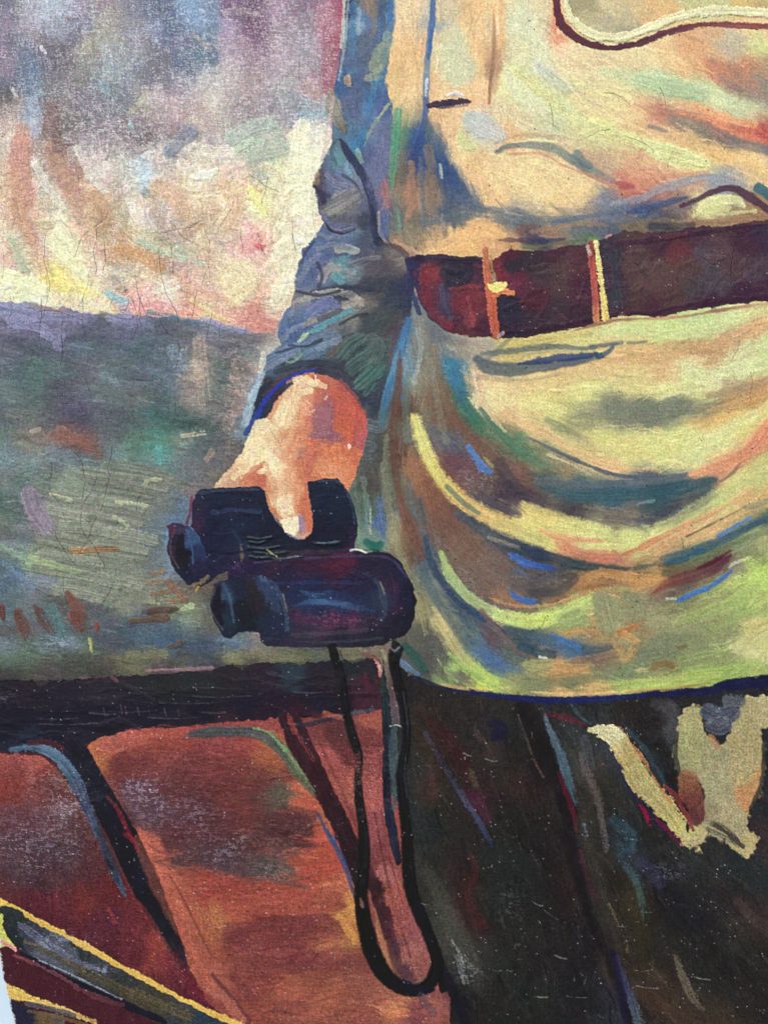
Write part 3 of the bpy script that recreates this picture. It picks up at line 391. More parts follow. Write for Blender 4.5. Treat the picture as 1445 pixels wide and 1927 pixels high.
soften(SKY, .5, 7); soften(FIELD, .5, 8, (96, 104, 106), .22); soften(SLV, .35, 5, (86, 100, 120), .3); soften(TROU, .85, 9, (43, 38, 33), .6); soften(PAN1, .4, 6); soften(PAN2, .3, 5)
scatter({TROU}, 500, 10, 60, trou_dir, jit=.16, a=.35, h=.8, hue=.03, br=.25, spread=.15); scatter({FIELD}, 800, 11, 34, lambda x, y: 10, jit=.07, a=.4, h=.8, hue=.02, br=.1)
def bristles(pid, n, w, ln, ang, jit, rect=None, a=.55): scatter({pid}, n, w, ln, ang, jit=jit, a=a, h=.9, hue=.01, spread=.12, dry=.3, br=.2, rect=rect)
bristles(TUN, 2400, 4.5, 46, fold_dir, .045); bristles(SKY, 900, 5, 30, sky_dir, .06); bristles(FIELD, 900, 4.5, 34, lambda x, y: 9, .10); bristles(SLV, 500, 4, 26, lambda x, y: 72 if y < 400 else -22, .10)
scatter({SKY}, 420, 15, 30, lambda x, y: 200 * math.sin(x / 90.) + y * .5, jit=.05, a=.75, h=1.5, hue=.03, br=.1, rect=(-8, 230, 640, 600), dry=.15)
bristles(TROU, 700, 4, 50, trou_dir, .22, a=.45); bristles(PAN2, 500, 4, 70, lambda x, y: 1, .09); bristles(PAN1, 250, 4, 40, lambda x, y: 60, .1)
# ---------------- marks in the sky and the field
mode(2.0, .8, .06)
for q in [
    ([(40, 270), (38, 320), (55, 375)], 34, (216, 128, 112), .5, .3), ([(105, 285), (120, 330), (150, 372)], 38, (188, 124, 102), .6, .2),
    ([(88, 200), (95, 240), (102, 280)], 24, (140, 104, 104), .45, .4), ([(155, 355), (175, 345), (200, 372)], 30, (216, 172, 128), .5, .2),
    ([(205, 30), (208, 60), (214, 80)], 34, (170, 168, 152), .6, .25), ([(203, 95), (203, 120), (202, 145)], 20, (160, 172, 180), .75, .1),
    ([(218, 90), (224, 120), (222, 150)], 20, (150, 165, 172), .7, .1), ([(168, 75), (170, 95), (165, 100)], 14, (172, 168, 138), .7, .2),
    ([(365, 66), (380, 80), (396, 92)], 9, (176, 160, 150), .8, .1), ([(248, 210), (262, 195), (280, 178)], 11, (188, 188, 146), .85, .1),
    ([(192, 160), (202, 170)], 13, (122, 160, 182), .85, 0), ([(246, 232), (250, 240)], 9, (130, 200, 205), .9, 0), ([(268, 352), (276, 338), (282, 330)], 14, (176, 212, 236), .85, 0),
    ([(272, 368), (274, 358)], 10, (120, 160, 175), .7, .3), ([(320, 285), (335, 268), (360, 250)], 24, (132, 136, 158), .7, .1), ([(300, 262), (345, 290)], 16, (128, 128, 145), .5, .3),
    ([(80, 88), (86, 100)], 6, (222, 226, 236), .95, 0), ([(126, 36), (137, 37)], 6, (128, 96, 86), .9, 0), ([(12, 165), (20, 185), (30, 195)], 9, (82, 84, 78), .8, .5),
    ([(258, 268), (275, 272)], 9, (88, 78, 84), .8, .5), ([(255, 200), (262, 210)], 8, (96, 92, 96), .5, .6), ([(25, 170), (32, 182)], 5, (210, 205, 212), .9, 0),
    ([(310, 185), (325, 200), (335, 215)], 24, (215, 175, 180), .5, .4), ([(60, 190), (70, 225), (66, 250)], 22, (176, 188, 212), .6, .3),
    ([(440, 260), (470, 240), (500, 230)], 30, (162, 178, 172), .7, .2), ([(450, 280), (490, 255), (520, 245)], 28, (176, 196, 165), .7, .2), ([(470, 300), (500, 290), (530, 280)], 26, (166, 180, 158), .65, .2),
    ([(490, 330), (500, 345)], 18, (160, 172, 160), .7, .2), ([(578, 190), (596, 195), (608, 190)], 16, (145, 175, 186), .7, .1), ([(576, 212), (596, 215), (610, 210)], 20, (140, 174, 188), .8, .1),
    ([(560, 235), (585, 245), (608, 240)], 16, (242, 232, 222), .8, .2), ([(545, 155), (560, 165)], 20, (180, 180, 178), .6, .2), ([(425, 25), (450, 20), (475, 27)], 14, (164, 140, 150), .7, .2),
    ([(475, 360), (485, 378), (497, 398)], 18, (252, 240, 130), .9, .05), ([(474, 350), (492, 362)], 5, (240, 150, 120), .85, 0), ([(418, 322), (430, 326)], 10, (240, 195, 170), .7, .2),
    ([(92, 455), (115, 475), (155, 520)], 22, (243, 245, 180), .75, .15), ([(110, 440), (140, 480), (165, 515)], 14, (246, 248, 188), .7, .2), ([(70, 430), (85, 460), (88, 480)], 12, (196, 192, 205), .5, .3),
    ([(60, 435), (70, 470), (85, 510)], 26, (216, 152, 124), .5, .1), ([(20, 445), (35, 475), (45, 500)], 16, (180, 196, 152), .6, .2), ([(5, 480), (18, 495), (30, 500)], 12, (240, 172, 162), .6, .1),
    ([(0, 520), (35, 528), (75, 545)], 30, (250, 255, 175), .85, .05), ([(88, 520), (110, 532), (128, 545)], 16, (246, 226, 90), .85, .1), ([(130, 530), (155, 545), (178, 555)], 18, (252, 224, 108), .8, .1),
    ([(205, 552), (218, 560), (236, 568)], 16, (128, 192, 218), .95, 0), ([(262, 455), (300, 470), (345, 488)], 13, (186, 202, 168), .8, .1), ([(340, 488), (360, 492), (385, 498)], 10, (176, 202, 182), .8, .1),
    ([(225, 470), (265, 480), (300, 505)], 22, (206, 146, 88), .7, .1), ([(270, 520), (310, 535), (335, 560)], 10, (240, 208, 152), .7, .2), ([(312, 540), (325, 552), (326, 560)], 13, (228, 238, 212), .85, 0),
    ([(255, 575), (275, 578), (300, 575)], 16, (232, 128, 128), .7, .2), ([(360, 565), (400, 590), (430, 605)], 8, (240, 216, 120), .7, .2), ([(180, 490), (210, 510), (250, 530)], 12, (242, 214, 172), .6, .2),
    ([(320, 405), (340, 425), (352, 450)], 26, (206, 178, 165), .8, .05), ([(345, 445), (365, 430), (380, 415)], 22, (182, 140, 112), .7, .1), ([(283, 405), (292, 415), (305, 430)], 8, (160, 156, 178), .8, .1),
    ([(458, 470), (472, 455), (482, 440)], 16, (244, 168, 160), .8, .05), ([(484, 462), (492, 466)], 11, (232, 96, 106), .95, 0), ([(544, 410), (552, 425)], 8, (238, 140, 130), .8, .1),
    ([(420, 380), (440, 420), (470, 440)], 12, (246, 216, 176), .7, .1), ([(500, 350), (505, 390), (500, 430)], 16, (250, 240, 180), .6, .1), ([(560, 260), (570, 320), (560, 390)], 34, (254, 252, 190), .6, .1),
    ([(430, 500), (460, 540), (440, 560)], 40, (242, 226, 158), .5, .2), ([(540, 440), (545, 500), (525, 570)], 26, (250, 238, 192), .65, .1), ([(480, 590), (488, 610)], 30, (224, 134, 122), .7, .2),
    ([(0, 582), (60, 592), (120, 600), (170, 592)], 14, (146, 144, 188), .7, .1), ([(10, 622), (60, 615), (115, 620), (110, 650)], 13, (132, 120, 150), .6, .1), ([(230, 580), (245, 592)], 14, (152, 146, 190), .8, .1),
    ([(280, 588), (330, 598), (375, 610)], 9, (84, 118, 138), .85, .1), ([(385, 600), (415, 612), (455, 622)], 9, (164, 164, 198), .85, .1), ([(190, 590), (205, 596)], 12, (118, 112, 92), .8, .1),
    ([(60, 575), (85, 580), (125, 588)], 9, (160, 128, 112), .7, .4), ([(375, 640), (378, 690), (385, 750)], 26, (186, 156, 132), .55, .55), ([(325, 660), (345, 690)], 24, (126, 146, 164), .5, .55),
    ([(440, 700), (455, 740), (430, 800)], 20, (166, 134, 120), .55, .5), ([(495, 700), (478, 745), (462, 800)], [8, 12, 16], (156, 188, 206), .75, .2), ([(497, 668), (492, 690)], 10, (216, 212, 190), .8, .2),
    ([(115, 818), (140, 826), (170, 840)], 18, (152, 84, 68), .6, .3), ([(62, 812), (75, 808)], 10, (188, 160, 128), .7, .3), ([(298, 845), (302, 870)], 13, (80, 168, 162), .85, .1),
    ([(345, 820), (385, 815)], 7, (206, 180, 140), .8, .5), ([(390, 865), (400, 850)], 10, (186, 140, 110), .7, .4), ([(235, 845), (225, 880)], 26, (100, 150, 120), .4, .4),
    ([(58, 925), (62, 950), (80, 990)], 30, (142, 122, 138), .85, .05), ([(75, 935), (95, 970), (108, 1000)], 16, (144, 122, 140), .8, .05),
    ([(98, 930), (115, 935), (130, 942)], 6, (176, 178, 124), .55, .25), ([(225, 945), (250, 945), (278, 955)], 6, (176, 180, 126), .55, .25), ([(272, 915), (282, 905), (300, 905)], 7, (170, 168, 116), .55, .25),
    ([(218, 975), (230, 982), (240, 990)], 7, (172, 176, 124), .55, .25), ([(115, 1007), (135, 1008)], 6, (166, 170, 118), .5, .3), ([(60, 1050), (95, 1060), (125, 1072), (155, 1080)], 9, (166, 188, 110), .8, .15),
    ([(0, 1030), (40, 1045), (60, 1060)], 13, (140, 172, 130), .6, .3), ([(10, 1060), (35, 1080), (65, 1105)], 12, (110, 138, 165), .7, .2), ([(60, 1085), (100, 1090), (130, 1110)], 16, (132, 138, 156), .6, .2),
    ([(272, 1130), (300, 1135)], 6, (196, 196, 110), .6, .3), ([(345, 1145), (362, 1140)], 9, (186, 198, 130), .8, .2), ([(318, 1005), (312, 1040), (315, 1080)], 12, (112, 152, 200), .6, .2),
    ([(250, 1140), (262, 1160)], 16, (66, 84, 110), .7, .1), ([(100, 1140), (112, 1170), (120, 1195)], 13, (78, 124, 122), .75, .1), ([(170, 1203), (174, 1225)], 6, (196, 186, 70), .9, .1),
    ([(245, 1232), (270, 1235), (310, 1230)], 15, (128, 122, 72), .7, .2), ([(425, 1240), (470, 1232), (560, 1240)], 13, (124, 118, 74), .65, .2), ([(560, 1238), (640, 1228), (715, 1232)], 13, (106, 98, 64), .6, .2),
    ([(275, 1262), (330, 1260), (400, 1257)], 6, (176, 116, 124), .75, .35), ([(150, 1276), (200, 1274)], 5, (128, 74, 84), .6, .4), ([(210, 1273), (222, 1282)], 5, (150, 84, 92), .6, .3)]:
    S(q[0], q[1], q[2], a=q[3], dry=q[4], h=1.0, br=.12)

mode(1.4, 1, 0)
P([(95, 905), (130, 882), (210, 876), (300, 890), (325, 930), (310, 1010), (320, 1060), (262, 1165), (170, 1115), (120, 1085), (60, 1045), (90, 960)], "120 920 134 140 116|200 920 130 136 114|280 930 124 126 108|140 1000 132 132 108|220 1000 128 128 108|290 1000 110 116 110|160 1070 124 126 102|220 1090 128 130 104|250 1140 132 132 106|100 1040 118 122 98", soft=22, rag=2, a=.7, h=.5)
for k_ in range(26):
    x_ = RNG.uniform(110, 270); y_ = 890 + k_ * 9.2 + RNG.uniform(-4, 4); L_ = RNG.uniform(60, 110); c_ = RNG.uniform(-10, 10)
    S([(x_ - L_ / 2, y_ - 7), (x_, y_ + RNG.uniform(-5, 3)), (x_ + L_ / 2, y_ + 7)], RNG.uniform(18, 30), (130 + c_, 133 + c_, 110 + c_ * .6), a=.75, h=2.2, br=.2, over=False, bl=120)
S([(98, 930), (115, 935), (135, 941)], 6, (186, 188, 128), a=.6, dry=.2, h=2); S([(222, 944), (250, 947), (280, 953)], 7, (184, 188, 130), a=.65, dry=.2, h=2); S([(272, 915), (282, 905), (302, 904)], 8, (176, 174, 122), a=.65, dry=.2, h=2); S([(217, 973), (230, 980), (242, 990)], 8, (176, 184, 128), a=.6, dry=.2, h=2)
S([(58, 935), (66, 960), (88, 992)], 34, (140, 122, 134), a=.75, dry=.1, h=1.6, br=.18); S([(60, 1050), (100, 1062), (150, 1076)], 12, (158, 176, 112), a=.55, dry=.25, h=1.6)
for q_ in [([(0, 585), (60, 594), (110, 600), (165, 598)], 20), ([(20, 608), (70, 616), (118, 634)], 18), ([(85, 628), (105, 640), (112, 655)], 14), ([(210, 598), (240, 606), (270, 604)], 16), ([(395, 604), (430, 616), (470, 626)], 12)]:
    S(q_[0], q_[1], [(144, 140, 180), (130, 124, 158)], a=.75, dry=.1, h=1.6, br=.16)
m_ = (IDM == SKY)[..., None] * sstep((YY - 150) / 250)[..., None]; IMG += (np.array([.97, .89, .76], np.float32) - IMG) * m_ * .11
m_ = (IDM == SKY)[..., None] * sstep((WEAVE * .6 + WHITE * .3 + N14 * .25 - .62) * 6)[..., None]; IMG += (np.array([.86, .84, .87], np.float32) - IMG) * m_ * .34
IMG[IDM == FIELD] *= np.array([1.0, 1.045, 1.10], np.float32); m_ = (IDM == SKY)[..., None] * (1 - sstep((YY - 130) / 200))[..., None]; IMG += (np.array([.70, .72, .78], np.float32) - IMG) * m_ * .16
IMG[IDM == SKY] *= 1.03
mode(1.8, .85, .05)
for q_ in [([(44, 245), (38, 300), (52, 368)], [26, 36, 24], (214, 152, 132)), ([(30, 330), (40, 400), (60, 450)], 26, (218, 160, 128)), ([(98, 275), (116, 325), (152, 372)], [22, 34, 16], (196, 148, 126)), ([(98, 200), (108, 250), (112, 280)], 20, (142, 112, 110)), ([(70, 310), (90, 350), (118, 392)], 15, (232, 224, 206)), ([(150, 280), (170, 330), (200, 360)], 16, (228, 220, 210)),
           ([(102, 450), (130, 488), (166, 526)], [12, 22, 12], (246, 247, 186)), ([(0, 522), (35, 530), (78, 548)], 26, (251, 255, 190)), ([(20, 450), (34, 480), (48, 508)], 13, (188, 200, 160)), ([(90, 522), (112, 534), (130, 545)], 12, (248, 228, 120)), ([(228, 472), (265, 482), (302, 502)], 20, (210, 154, 104)), ([(262, 455), (300, 472), (348, 488)], 11, (190, 206, 172)),
           ([(180, 370), (200, 400), (192, 430)], 28, (208, 160, 120)), ([(462, 470), (474, 452), (484, 440)], [26, 28, 12], (245, 172, 164)), ([(484, 462), (492, 467)], 9, (228, 100, 108)), ([(572, 240), (566, 310), (585, 390)], [30, 44, 28], (254, 252, 204)), ([(545, 420), (540, 490), (520, 560)], 22, (250, 240, 196)), ([(450, 505), (470, 535), (448, 556)], 34, (246, 226, 168)),
           ([(330, 275), (380, 285), (430, 290)], 26, (238, 228, 208)), ([(300, 350), (330, 370), (345, 400)], 30, (226, 182, 148)), ([(425, 350), (445, 390), (430, 425)], 26, (240, 196, 152)), ([(474, 356), (484, 376), (498, 400)], 15, (252, 242, 140)), ([(475, 300), (505, 290), (535, 282)], 22, (178, 192, 166)), ([(440, 262), (475, 240), (510, 232)], 26, (174, 190, 178)), ([(320, 285), (340, 268), (360, 252)], 24, (134, 140, 162)),
           ([(480, 580), (492, 605), (510, 612)], 26, (226, 140, 126)), ([(340, 520), (370, 545), (420, 560)], 16, (238, 180, 156)), ([(290, 400), (310, 425), (330, 450)], 18, (204, 176, 164))]:
    S(q_[0], q_[1], q_[2], a=.85, dry=.12, h=1.8, br=.07, rag=1.5)
mode()
def slab(parent, pts, w, col, dry=.08, h=1.7, br=.16, **kw):
    """a thick single stroke that stands proud of the rest: a brush_stroke of its own"""
    k = part(PARTS[parent][0], "brush_stroke")
    S(pts, w, col, a=.92, dry=dry, h=h, br=br, pid=k, rag=1.3, **kw)

slab(FIELD, [(134, 1038), (180, 1034), (224, 1032)], 12, [(168, 128, 84), (140, 104, 72)], br=.35)
for x, y in [(298, 1078), (292, 1096)]: slab(FIELD, [(x - 12, y + 2), (x, y - 1), (x + 12, y - 3)], 9, (136, 116, 96))
slab(FIELD, [(288, 1118), (305, 1115), (324, 1112)], 10, (146, 118, 98)); slab(FIELD, [(318, 1095), (335, 1115), (350, 1128)], 11, (134, 98, 80))
slab(FIELD, [(322, 1132), (338, 1132), (354, 1128)], 8, (140, 104, 84)); slab(FIELD, [(282, 1152), (305, 1148), (330, 1146)], 13, (86, 70, 60))
slab(FIELD, [(250, 1168), (280, 1166), (314, 1163)], 12, (96, 76, 62)); slab(FIELD, [(372, 1108), (382, 1092), (394, 1082)], [6, 12, 8], (164, 132, 72))
slab(FIELD, [(316, 1218), (332, 1213), (346, 1207)], 9, (94, 82, 76))
slab(FIELD, [(2, 1145), (8, 1165)], [18, 6], (100, 58, 56), dry=.4); slab(FIELD, [(36, 1155), (46, 1180), (50, 1198)], [20, 22, 8], (108, 72, 66), dry=.55)
slab(FIELD, [(68, 1140), (82, 1165), (100, 1192)], [8, 22, 8], (102, 74, 68), dry=.55); slab(FIELD, [(128, 1114), (145, 1145), (164, 1175)], [7, 26, 8], [(122, 84, 72), (126, 74, 68)], dry=.5)
slab(FIELD, [(140, 1160), (150, 1185)], [20, 12], (118, 70, 66), dry=.5); slab(FIELD, [(183, 1174), (184, 1182)], 9, (128, 66, 58), dry=.3)

# ---------------- seat details
mode(2.0, .88, .06)
GAP = part("painted_seats", "seat_gap", label="blue black gap running down between the left and middle seat backs")
S([(128, 1398), (150, 1425), (175, 1470), (205, 1525), (240, 1590), (275, 1665), (308, 1735), (335, 1790), (352, 1830)], [40, 46, 44, 50, 54, 56, 44, 28, 6],
  [(36, 32, 44), (26, 28, 40), (22, 24, 34), (22, 24, 36), (26, 28, 36), (62, 34, 44)], h=.5, pid=GAP, soft=4, br=.2)
S([(20, 1411), (65, 1406), (100, 1418), (128, 1446), (148, 1480), (168, 1525), (188, 1570), (215, 1640), (238, 1685)], [6, 15, 20, 24, 24, 18, 14, 13, 4],
  [(70, 92, 116), (84, 112, 140), (70, 96, 124), (58, 62, 88), (56, 74, 100), (40, 46, 60), (52, 74, 100)], h=.6, dry=.15, br=.25, soft=4)
S([(185, 1560), (205, 1600), (225, 1640)], 12, (54, 52, 62), a=.7, dry=.3)
S([(58, 1398), (90, 1396), (118, 1408)], 10, (84, 34, 40), a=.8, dry=.2); S([(205, 1500), (222, 1522), (240, 1560), (260, 1600)], 7, [(112, 48, 50), (150, 34, 48), (110, 30, 42)], a=.75, dry=.15)
GAP2 = part("painted_seats", "seat_gap", label="brown black gap beside the hanging strap")
S([(545, 1352), (565, 1400), (590, 1450), (618, 1505), (645, 1560), (668, 1615), (682, 1660)], [40, 44, 40, 36, 36, 40, 30], [(54, 30, 40), (58, 30, 36), (52, 26, 34), (48, 28, 34), (42, 28, 30)], h=.35, pid=GAP2, soft=5, br=.15)
TRIM = part("painted_seats", "piping", label="grey green piping round the middle seat back")
S([(358, 1382), (395, 1378), (440, 1376), (480, 1378), (510, 1392), (535, 1418), (560, 1455), (580, 1480), (592, 1498)], [10, 20, 20, 20, 22, 20, 18, 14, 4], [(66, 78, 80), (64, 74, 78), (70, 82, 84), (76, 92, 84), (84, 98, 74), (86, 92, 72)], pid=TRIM, h=.8, br=.2)
S([(478, 1370), (505, 1378), (530, 1402), (552, 1430), (578, 1468)], 5, [(110, 150, 100), (130, 170, 110), (120, 130, 84)], a=.8, dry=.25, h=1)
S([(598, 1530), (612, 1558), (632, 1592), (648, 1625), (662, 1670), (668, 1690)], [3, 7, 11, 9, 5, 3], [(74, 66, 90), (50, 74, 120), (54, 66, 110), (84, 66, 80)], h=.6, dry=.05)
S([(560, 1362), (585, 1362), (630, 1350), (700, 1336)], [8, 10, 9, 9], [(50, 52, 66), (44, 48, 68), (58, 66, 86), (70, 78, 92)], a=.85, dry=.1, h=.7)
S([(545, 1350), (555, 1375)], 10, (150, 66, 60), a=.6, dry=.4); S([(612, 1342), (640, 1350)], 9, (184, 92, 72), a=.8, dry=.2); S([(450, 1360), (464, 1364)], 8, (164, 72, 60), a=.7, dry=.3)
S([(262, 1580), (285, 1640), (310, 1700), (345, 1760), (385, 1825), (410, 1880)], [20, 26, 20, 16, 14, 10], (192, 92, 68), a=.5, dry=.25); S([(345, 1660), (370, 1700), (395, 1750), (420, 1800)], 18, (160, 82, 56), a=.55, dry=.2)
S([(322, 1650), (345, 1690), (372, 1745), (400, 1800)], 5, (110, 56, 50), a=.7, dry=.2); S([(400, 1700), (412, 1740)], 22, (176, 104, 62), a=.6, dry=.2)
S([(440, 1835), (460, 1860), (475, 1885)], 16, (112, 50, 48), a=.7); S([(400, 1835), (440, 1880), (470, 1920)], 8, (96, 48, 46), a=.8); S([(400, 1860), (430, 1885), (455, 1920)], 18, (172, 92, 74), a=.7)
S([(430, 1712), (520, 1716), (640, 1712)], 9, (168, 76, 56), a=.55, dry=.2); S([(440, 1795), (560, 1788), (680, 1792)], 5, (150, 74, 62), a=.5, dry=.3)
S([(430, 1768), (520, 1740), (600, 1728), (640, 1742)], [8, 20, 22, 8], (116, 50, 50), a=.5, dry=.1); S([(450, 1820), (560, 1818), (690, 1822)], 20, (116, 54, 52), a=.5, dry=.1)
S([(640, 1725), (655, 1748), (668, 1770)], 15, (200, 134, 58), a=.8, dry=.1); S([(655, 1690), (668, 1712)], 22, (198, 138, 62), a=.6, dry=.1)
S([(510, 1658), (545, 1662), (580, 1670)], 8, (96, 70, 66), a=.6, dry=.2); S([(240, 1570), (250, 1580)], 12, (160, 36, 54), a=.6); S([(300, 1755), (325, 1800), (345, 1850)], 10, [(110, 66, 60), (94, 70, 62)], a=.7, dry=.2)
S([(262, 1700), (290, 1740), (310, 1780)], 12, [(130, 44, 46), (160, 60, 54)], a=.6, dry=.35); S([(205, 1710), (218, 1735)], 9, (140, 50, 46), a=.6, dry=.3)
S([(322, 1800), (350, 1840), (385, 1885)], 26, (108, 32, 46), a=.6, dry=.1); S([(545, 1355), (560, 1380), (590, 1430)], 6, (168, 70, 64), a=.5, dry=.4)
S([(600, 1395), (640, 1480), (672, 1560)], 6, (120, 50, 52), a=.6, dry=.2); S([(705, 1530), (722, 1620), (745, 1720), (772, 1800)], 5, (104, 44, 50), a=.75, dry=.1); S([(716, 1520), (735, 1620), (758, 1700)], 3, (110, 48, 54), a=.7, dry=.1)
S([(725, 1660), (742, 1720), (760, 1790)], [6, 10, 12], [(160, 76, 62), (176, 88, 68), (150, 76, 74)], a=.6, dry=.2); S([(706, 1710), (716, 1760), (728, 1800), (748, 1840)], [4, 9, 12, 10], (182, 122, 72), a=.8, dry=.15)
S([(690, 1630), (712, 1690), (730, 1760), (752, 1830)], [14, 22, 14, 20], [(56, 30, 34), (64, 34, 40), (84, 50, 60)], a=.75, dry=.1)

mode()
# ---------------- running board at the lower left
BOARD = part("painted_running_board", label="grey black bar edged in mustard yellow crossing the lower left corner")
P([(0, 1688), (30, 1705), (80, 1732), (160, 1773), (240, 1820), (340, 1872), (400, 1898), (450, 1925), (470, 1927), (0, 1927)], (74, 30, 40), pid=BOARD, h=.4, grain=.12)
P([(0, 1688), (30, 1704), (80, 1731), (160, 1772), (240, 1819), (340, 1872), (400, 1900), (460, 1927), (425, 1927), (340, 1888), (230, 1838), (130, 1776), (60, 1738), (0, 1708)], (222, 178, 78), h=1.2, over=False, pid=part("painted_running_board", "yellow_edge", "thin mustard yellow edge along the grey bar"))
BAR = part("painted_running_board", "grey_bar", "grey black bar with silvery scratches")
P([(1, 1708), (12, 1704), (30, 1709), (60, 1731), (130, 1768), (200, 1810), (300, 1862), (400, 1912), (480, 1955), (370, 1960), (230, 1894), (150, 1848), (80, 1812), (35, 1784), (12, 1757), (6, 1735)], "10 1720 44 50 50|60 1760 58 60 74|30 1770 34 42 44|100 1780 84 88 104|150 1790 46 52 54|130 1810 80 84 96|180 1820 62 66 76|160 1840 62 60 54|240 1850 52 54 56|300 1880 64 60 50|240 1880 70 62 50|350 1900 58 62 66|400 1920 44 60 74", h=.9, pid=BAR, grain=.2, over=False)
S([(38, 1738), (70, 1762), (110, 1790), (150, 1812), (200, 1828)], [8, 20, 18, 12, 5], (104, 108, 136), a=.6, dry=.45, br=.35, h=1.2); S([(48, 1770), (110, 1800), (180, 1838), (260, 1872), (350, 1910)], [6, 12, 16, 20, 22], (82, 72, 50), a=.75, dry=.2, br=.2)
S([(40, 1792), (100, 1828), (170, 1862), (260, 1900), (310, 1922)], [8, 14, 16, 16, 10], (24, 26, 42), h=1); S([(75, 1806), (120, 1826), (165, 1848), (230, 1880)], 3, (132, 142, 166), a=.8, dry=.35, h=1.2)
S([(28, 1797), (70, 1814), (120, 1840), (160, 1866), (230, 1890)], [4, 7, 7, 9, 12], [(150, 72, 78), (130, 66, 74), (110, 52, 60)], a=.7, dry=.3)
P([(0, 1712), (4, 1722), (7, 1738), (14, 1760), (26, 1776), (34, 1786), (20, 1782), (0, 1765)], (196, 200, 92), h=.8, over=True); S([(4, 1772), (18, 1779), (30, 1787)], 7, (206, 136, 124), over=False)
S([(8, 1852), (30, 1868), (70, 1882), (120, 1900), (180, 1922)], [12, 24, 10, 8, 8], [(222, 184, 90), (226, 186, 86), (214, 172, 90), (176, 140, 80)], h=1, dry=.08)
P([(15, 1878), (50, 1895), (120, 1912), (175, 1927), (15, 1927)], "40 1915 38 36 58|100 1905 76 76 84|90 1920 96 76 50|150 1920 80 80 84", h=.6); S([(55, 1902), (100, 1910), (160, 1927)], 7, (112, 84, 52), a=.8, dry=.2); S([(52, 1888), (90, 1896), (140, 1910)], 9, (84, 84, 94), a=.8, dry=.15)

# ---------------- trouser details
mode(2.6, .72, .14)
slab(TROU, [(985, 1326), (1008, 1375), (1030, 1420), (1052, 1470), (1066, 1520)], [30, 42, 42, 36, 30], (28, 22, 24), h=.8)
slab(TROU, [(1062, 1500), (1080, 1590), (1100, 1670), (1128, 1750), (1160, 1830), (1190, 1927)], [30, 34, 34, 34, 24, 20], (24, 18, 24), h=.7)
S([(1024, 1345), (1040, 1385), (1058, 1430), (1072, 1480), (1082, 1510)], [5, 14, 18, 14, 5], [(100, 120, 150), (92, 124, 146), (78, 116, 136), (70, 106, 126)], a=.9, dry=.15, h=1)
S([(1050, 1455), (1064, 1490), (1078, 1530), (1084, 1560)], [6, 9, 8, 4], (104, 22, 46), a=.85, dry=.1); S([(1090, 1600), (1104, 1650), (1118, 1690)], 9, (84, 22, 46), a=.6, dry=.2)
S([(1092, 1420), (1106, 1460), (1124, 1500), (1134, 1560), (1140, 1600)], [10, 16, 14, 12, 6], (124, 104, 104), a=.6, dry=.35); S([(1100, 1390), (1112, 1440)], 16, (86, 92, 100), a=.5, dry=.3)
S([(1030, 1345), (1062, 1350), (1108, 1368)], [8, 14, 6], (102, 30, 48), a=.85, dry=.15); S([(1075, 1325), (1088, 1345), (1110, 1362)], 5, (66, 96, 110), a=.7, dry=.2)
S([(800, 1378), (822, 1420), (846, 1460), (872, 1500), (900, 1545), (925, 1590)], [6, 7, 8, 9, 12, 6], [(72, 66, 96), (64, 60, 96), (60, 60, 96), (84, 100, 150), (70, 90, 140), (44, 56, 90)], a=.75, dry=.35)
S([(808, 1355), (840, 1390), (868, 1430), (885, 1470)], [14, 28, 28, 12], (60, 28, 28), a=.8, dry=.1); S([(880, 1490), (900, 1510), (918, 1545)], [10, 26, 14], (84, 36, 58), a=.75, dry=.2)
S([(885, 1450), (895, 1475)], 11, (84, 80, 50), a=.7, dry=.3); S([(930, 1360), (945, 1372), (930, 1385)], 18, (24, 24, 62), a=.75, dry=.1); S([(974, 1345), (988, 1385), (1004, 1430), (1022, 1462)], 3, (112, 88, 78), a=.75, dry=.3)
S([(808, 1440), (818, 1500)], 12, (92, 56, 48), a=.5, dry=.4); S([(885, 1610), (895, 1640), (880, 1690), (905, 1740)], [10, 14, 16, 22], (84, 34, 34), a=.65, dry=.25)
S([(806, 1640), (830, 1690), (855, 1745), (880, 1800), (895, 1840)], [20, 34, 38, 34, 14], (82, 84, 74), a=.55, dry=.2); S([(850, 1770), (872, 1806), (890, 1835)], 5, (170, 172, 170), a=.7, dry=.6); S([(862, 1800), (875, 1845)], 12, (136, 140, 146), a=.6, dry=.6)
S([(800, 1725), (815, 1775), (840, 1840), (865, 1900), (880, 1927)], [12, 16, 18, 16, 14], (18, 18, 34), a=.9)
S([(1092, 1545), (1110, 1620), (1128, 1700), (1150, 1780), (1172, 1840)], [24, 34, 32, 26, 16], (66, 62, 52), a=.55, dry=.15); S([(1145, 1700), (1165, 1745), (1180, 1790)], 6, (126, 102, 78), a=.7, dry=.5)
S([(1160, 1600), (1175, 1625), (1192, 1650), (1206, 1690), (1210, 1730)], [5, 12, 18, 12, 5], [(44, 66, 80), (56, 86, 96), (66, 100, 98), (52, 80, 76)], a=.8, dry=.3, h=1)
S([(1155, 1545), (1185, 1570), (1180, 1600)], 24, (44, 72, 92), a=.7, dry=.2, br=.3); S([(1205, 1625), (1230, 1645), (1240, 1660)], 24, (62, 62, 100), a=.55, dry=.35, br=.3)
S([(1160, 1800), (1175, 1850), (1190, 1890), (1200, 1927)], [8, 14, 18, 14], [(54, 44, 90), (70, 80, 120), (100, 128, 140), (110, 140, 146)], a=.85, dry=.25); S([(1150, 1790), (1165, 1850), (1178, 1927)], 12, (30, 22, 54), a=.8)
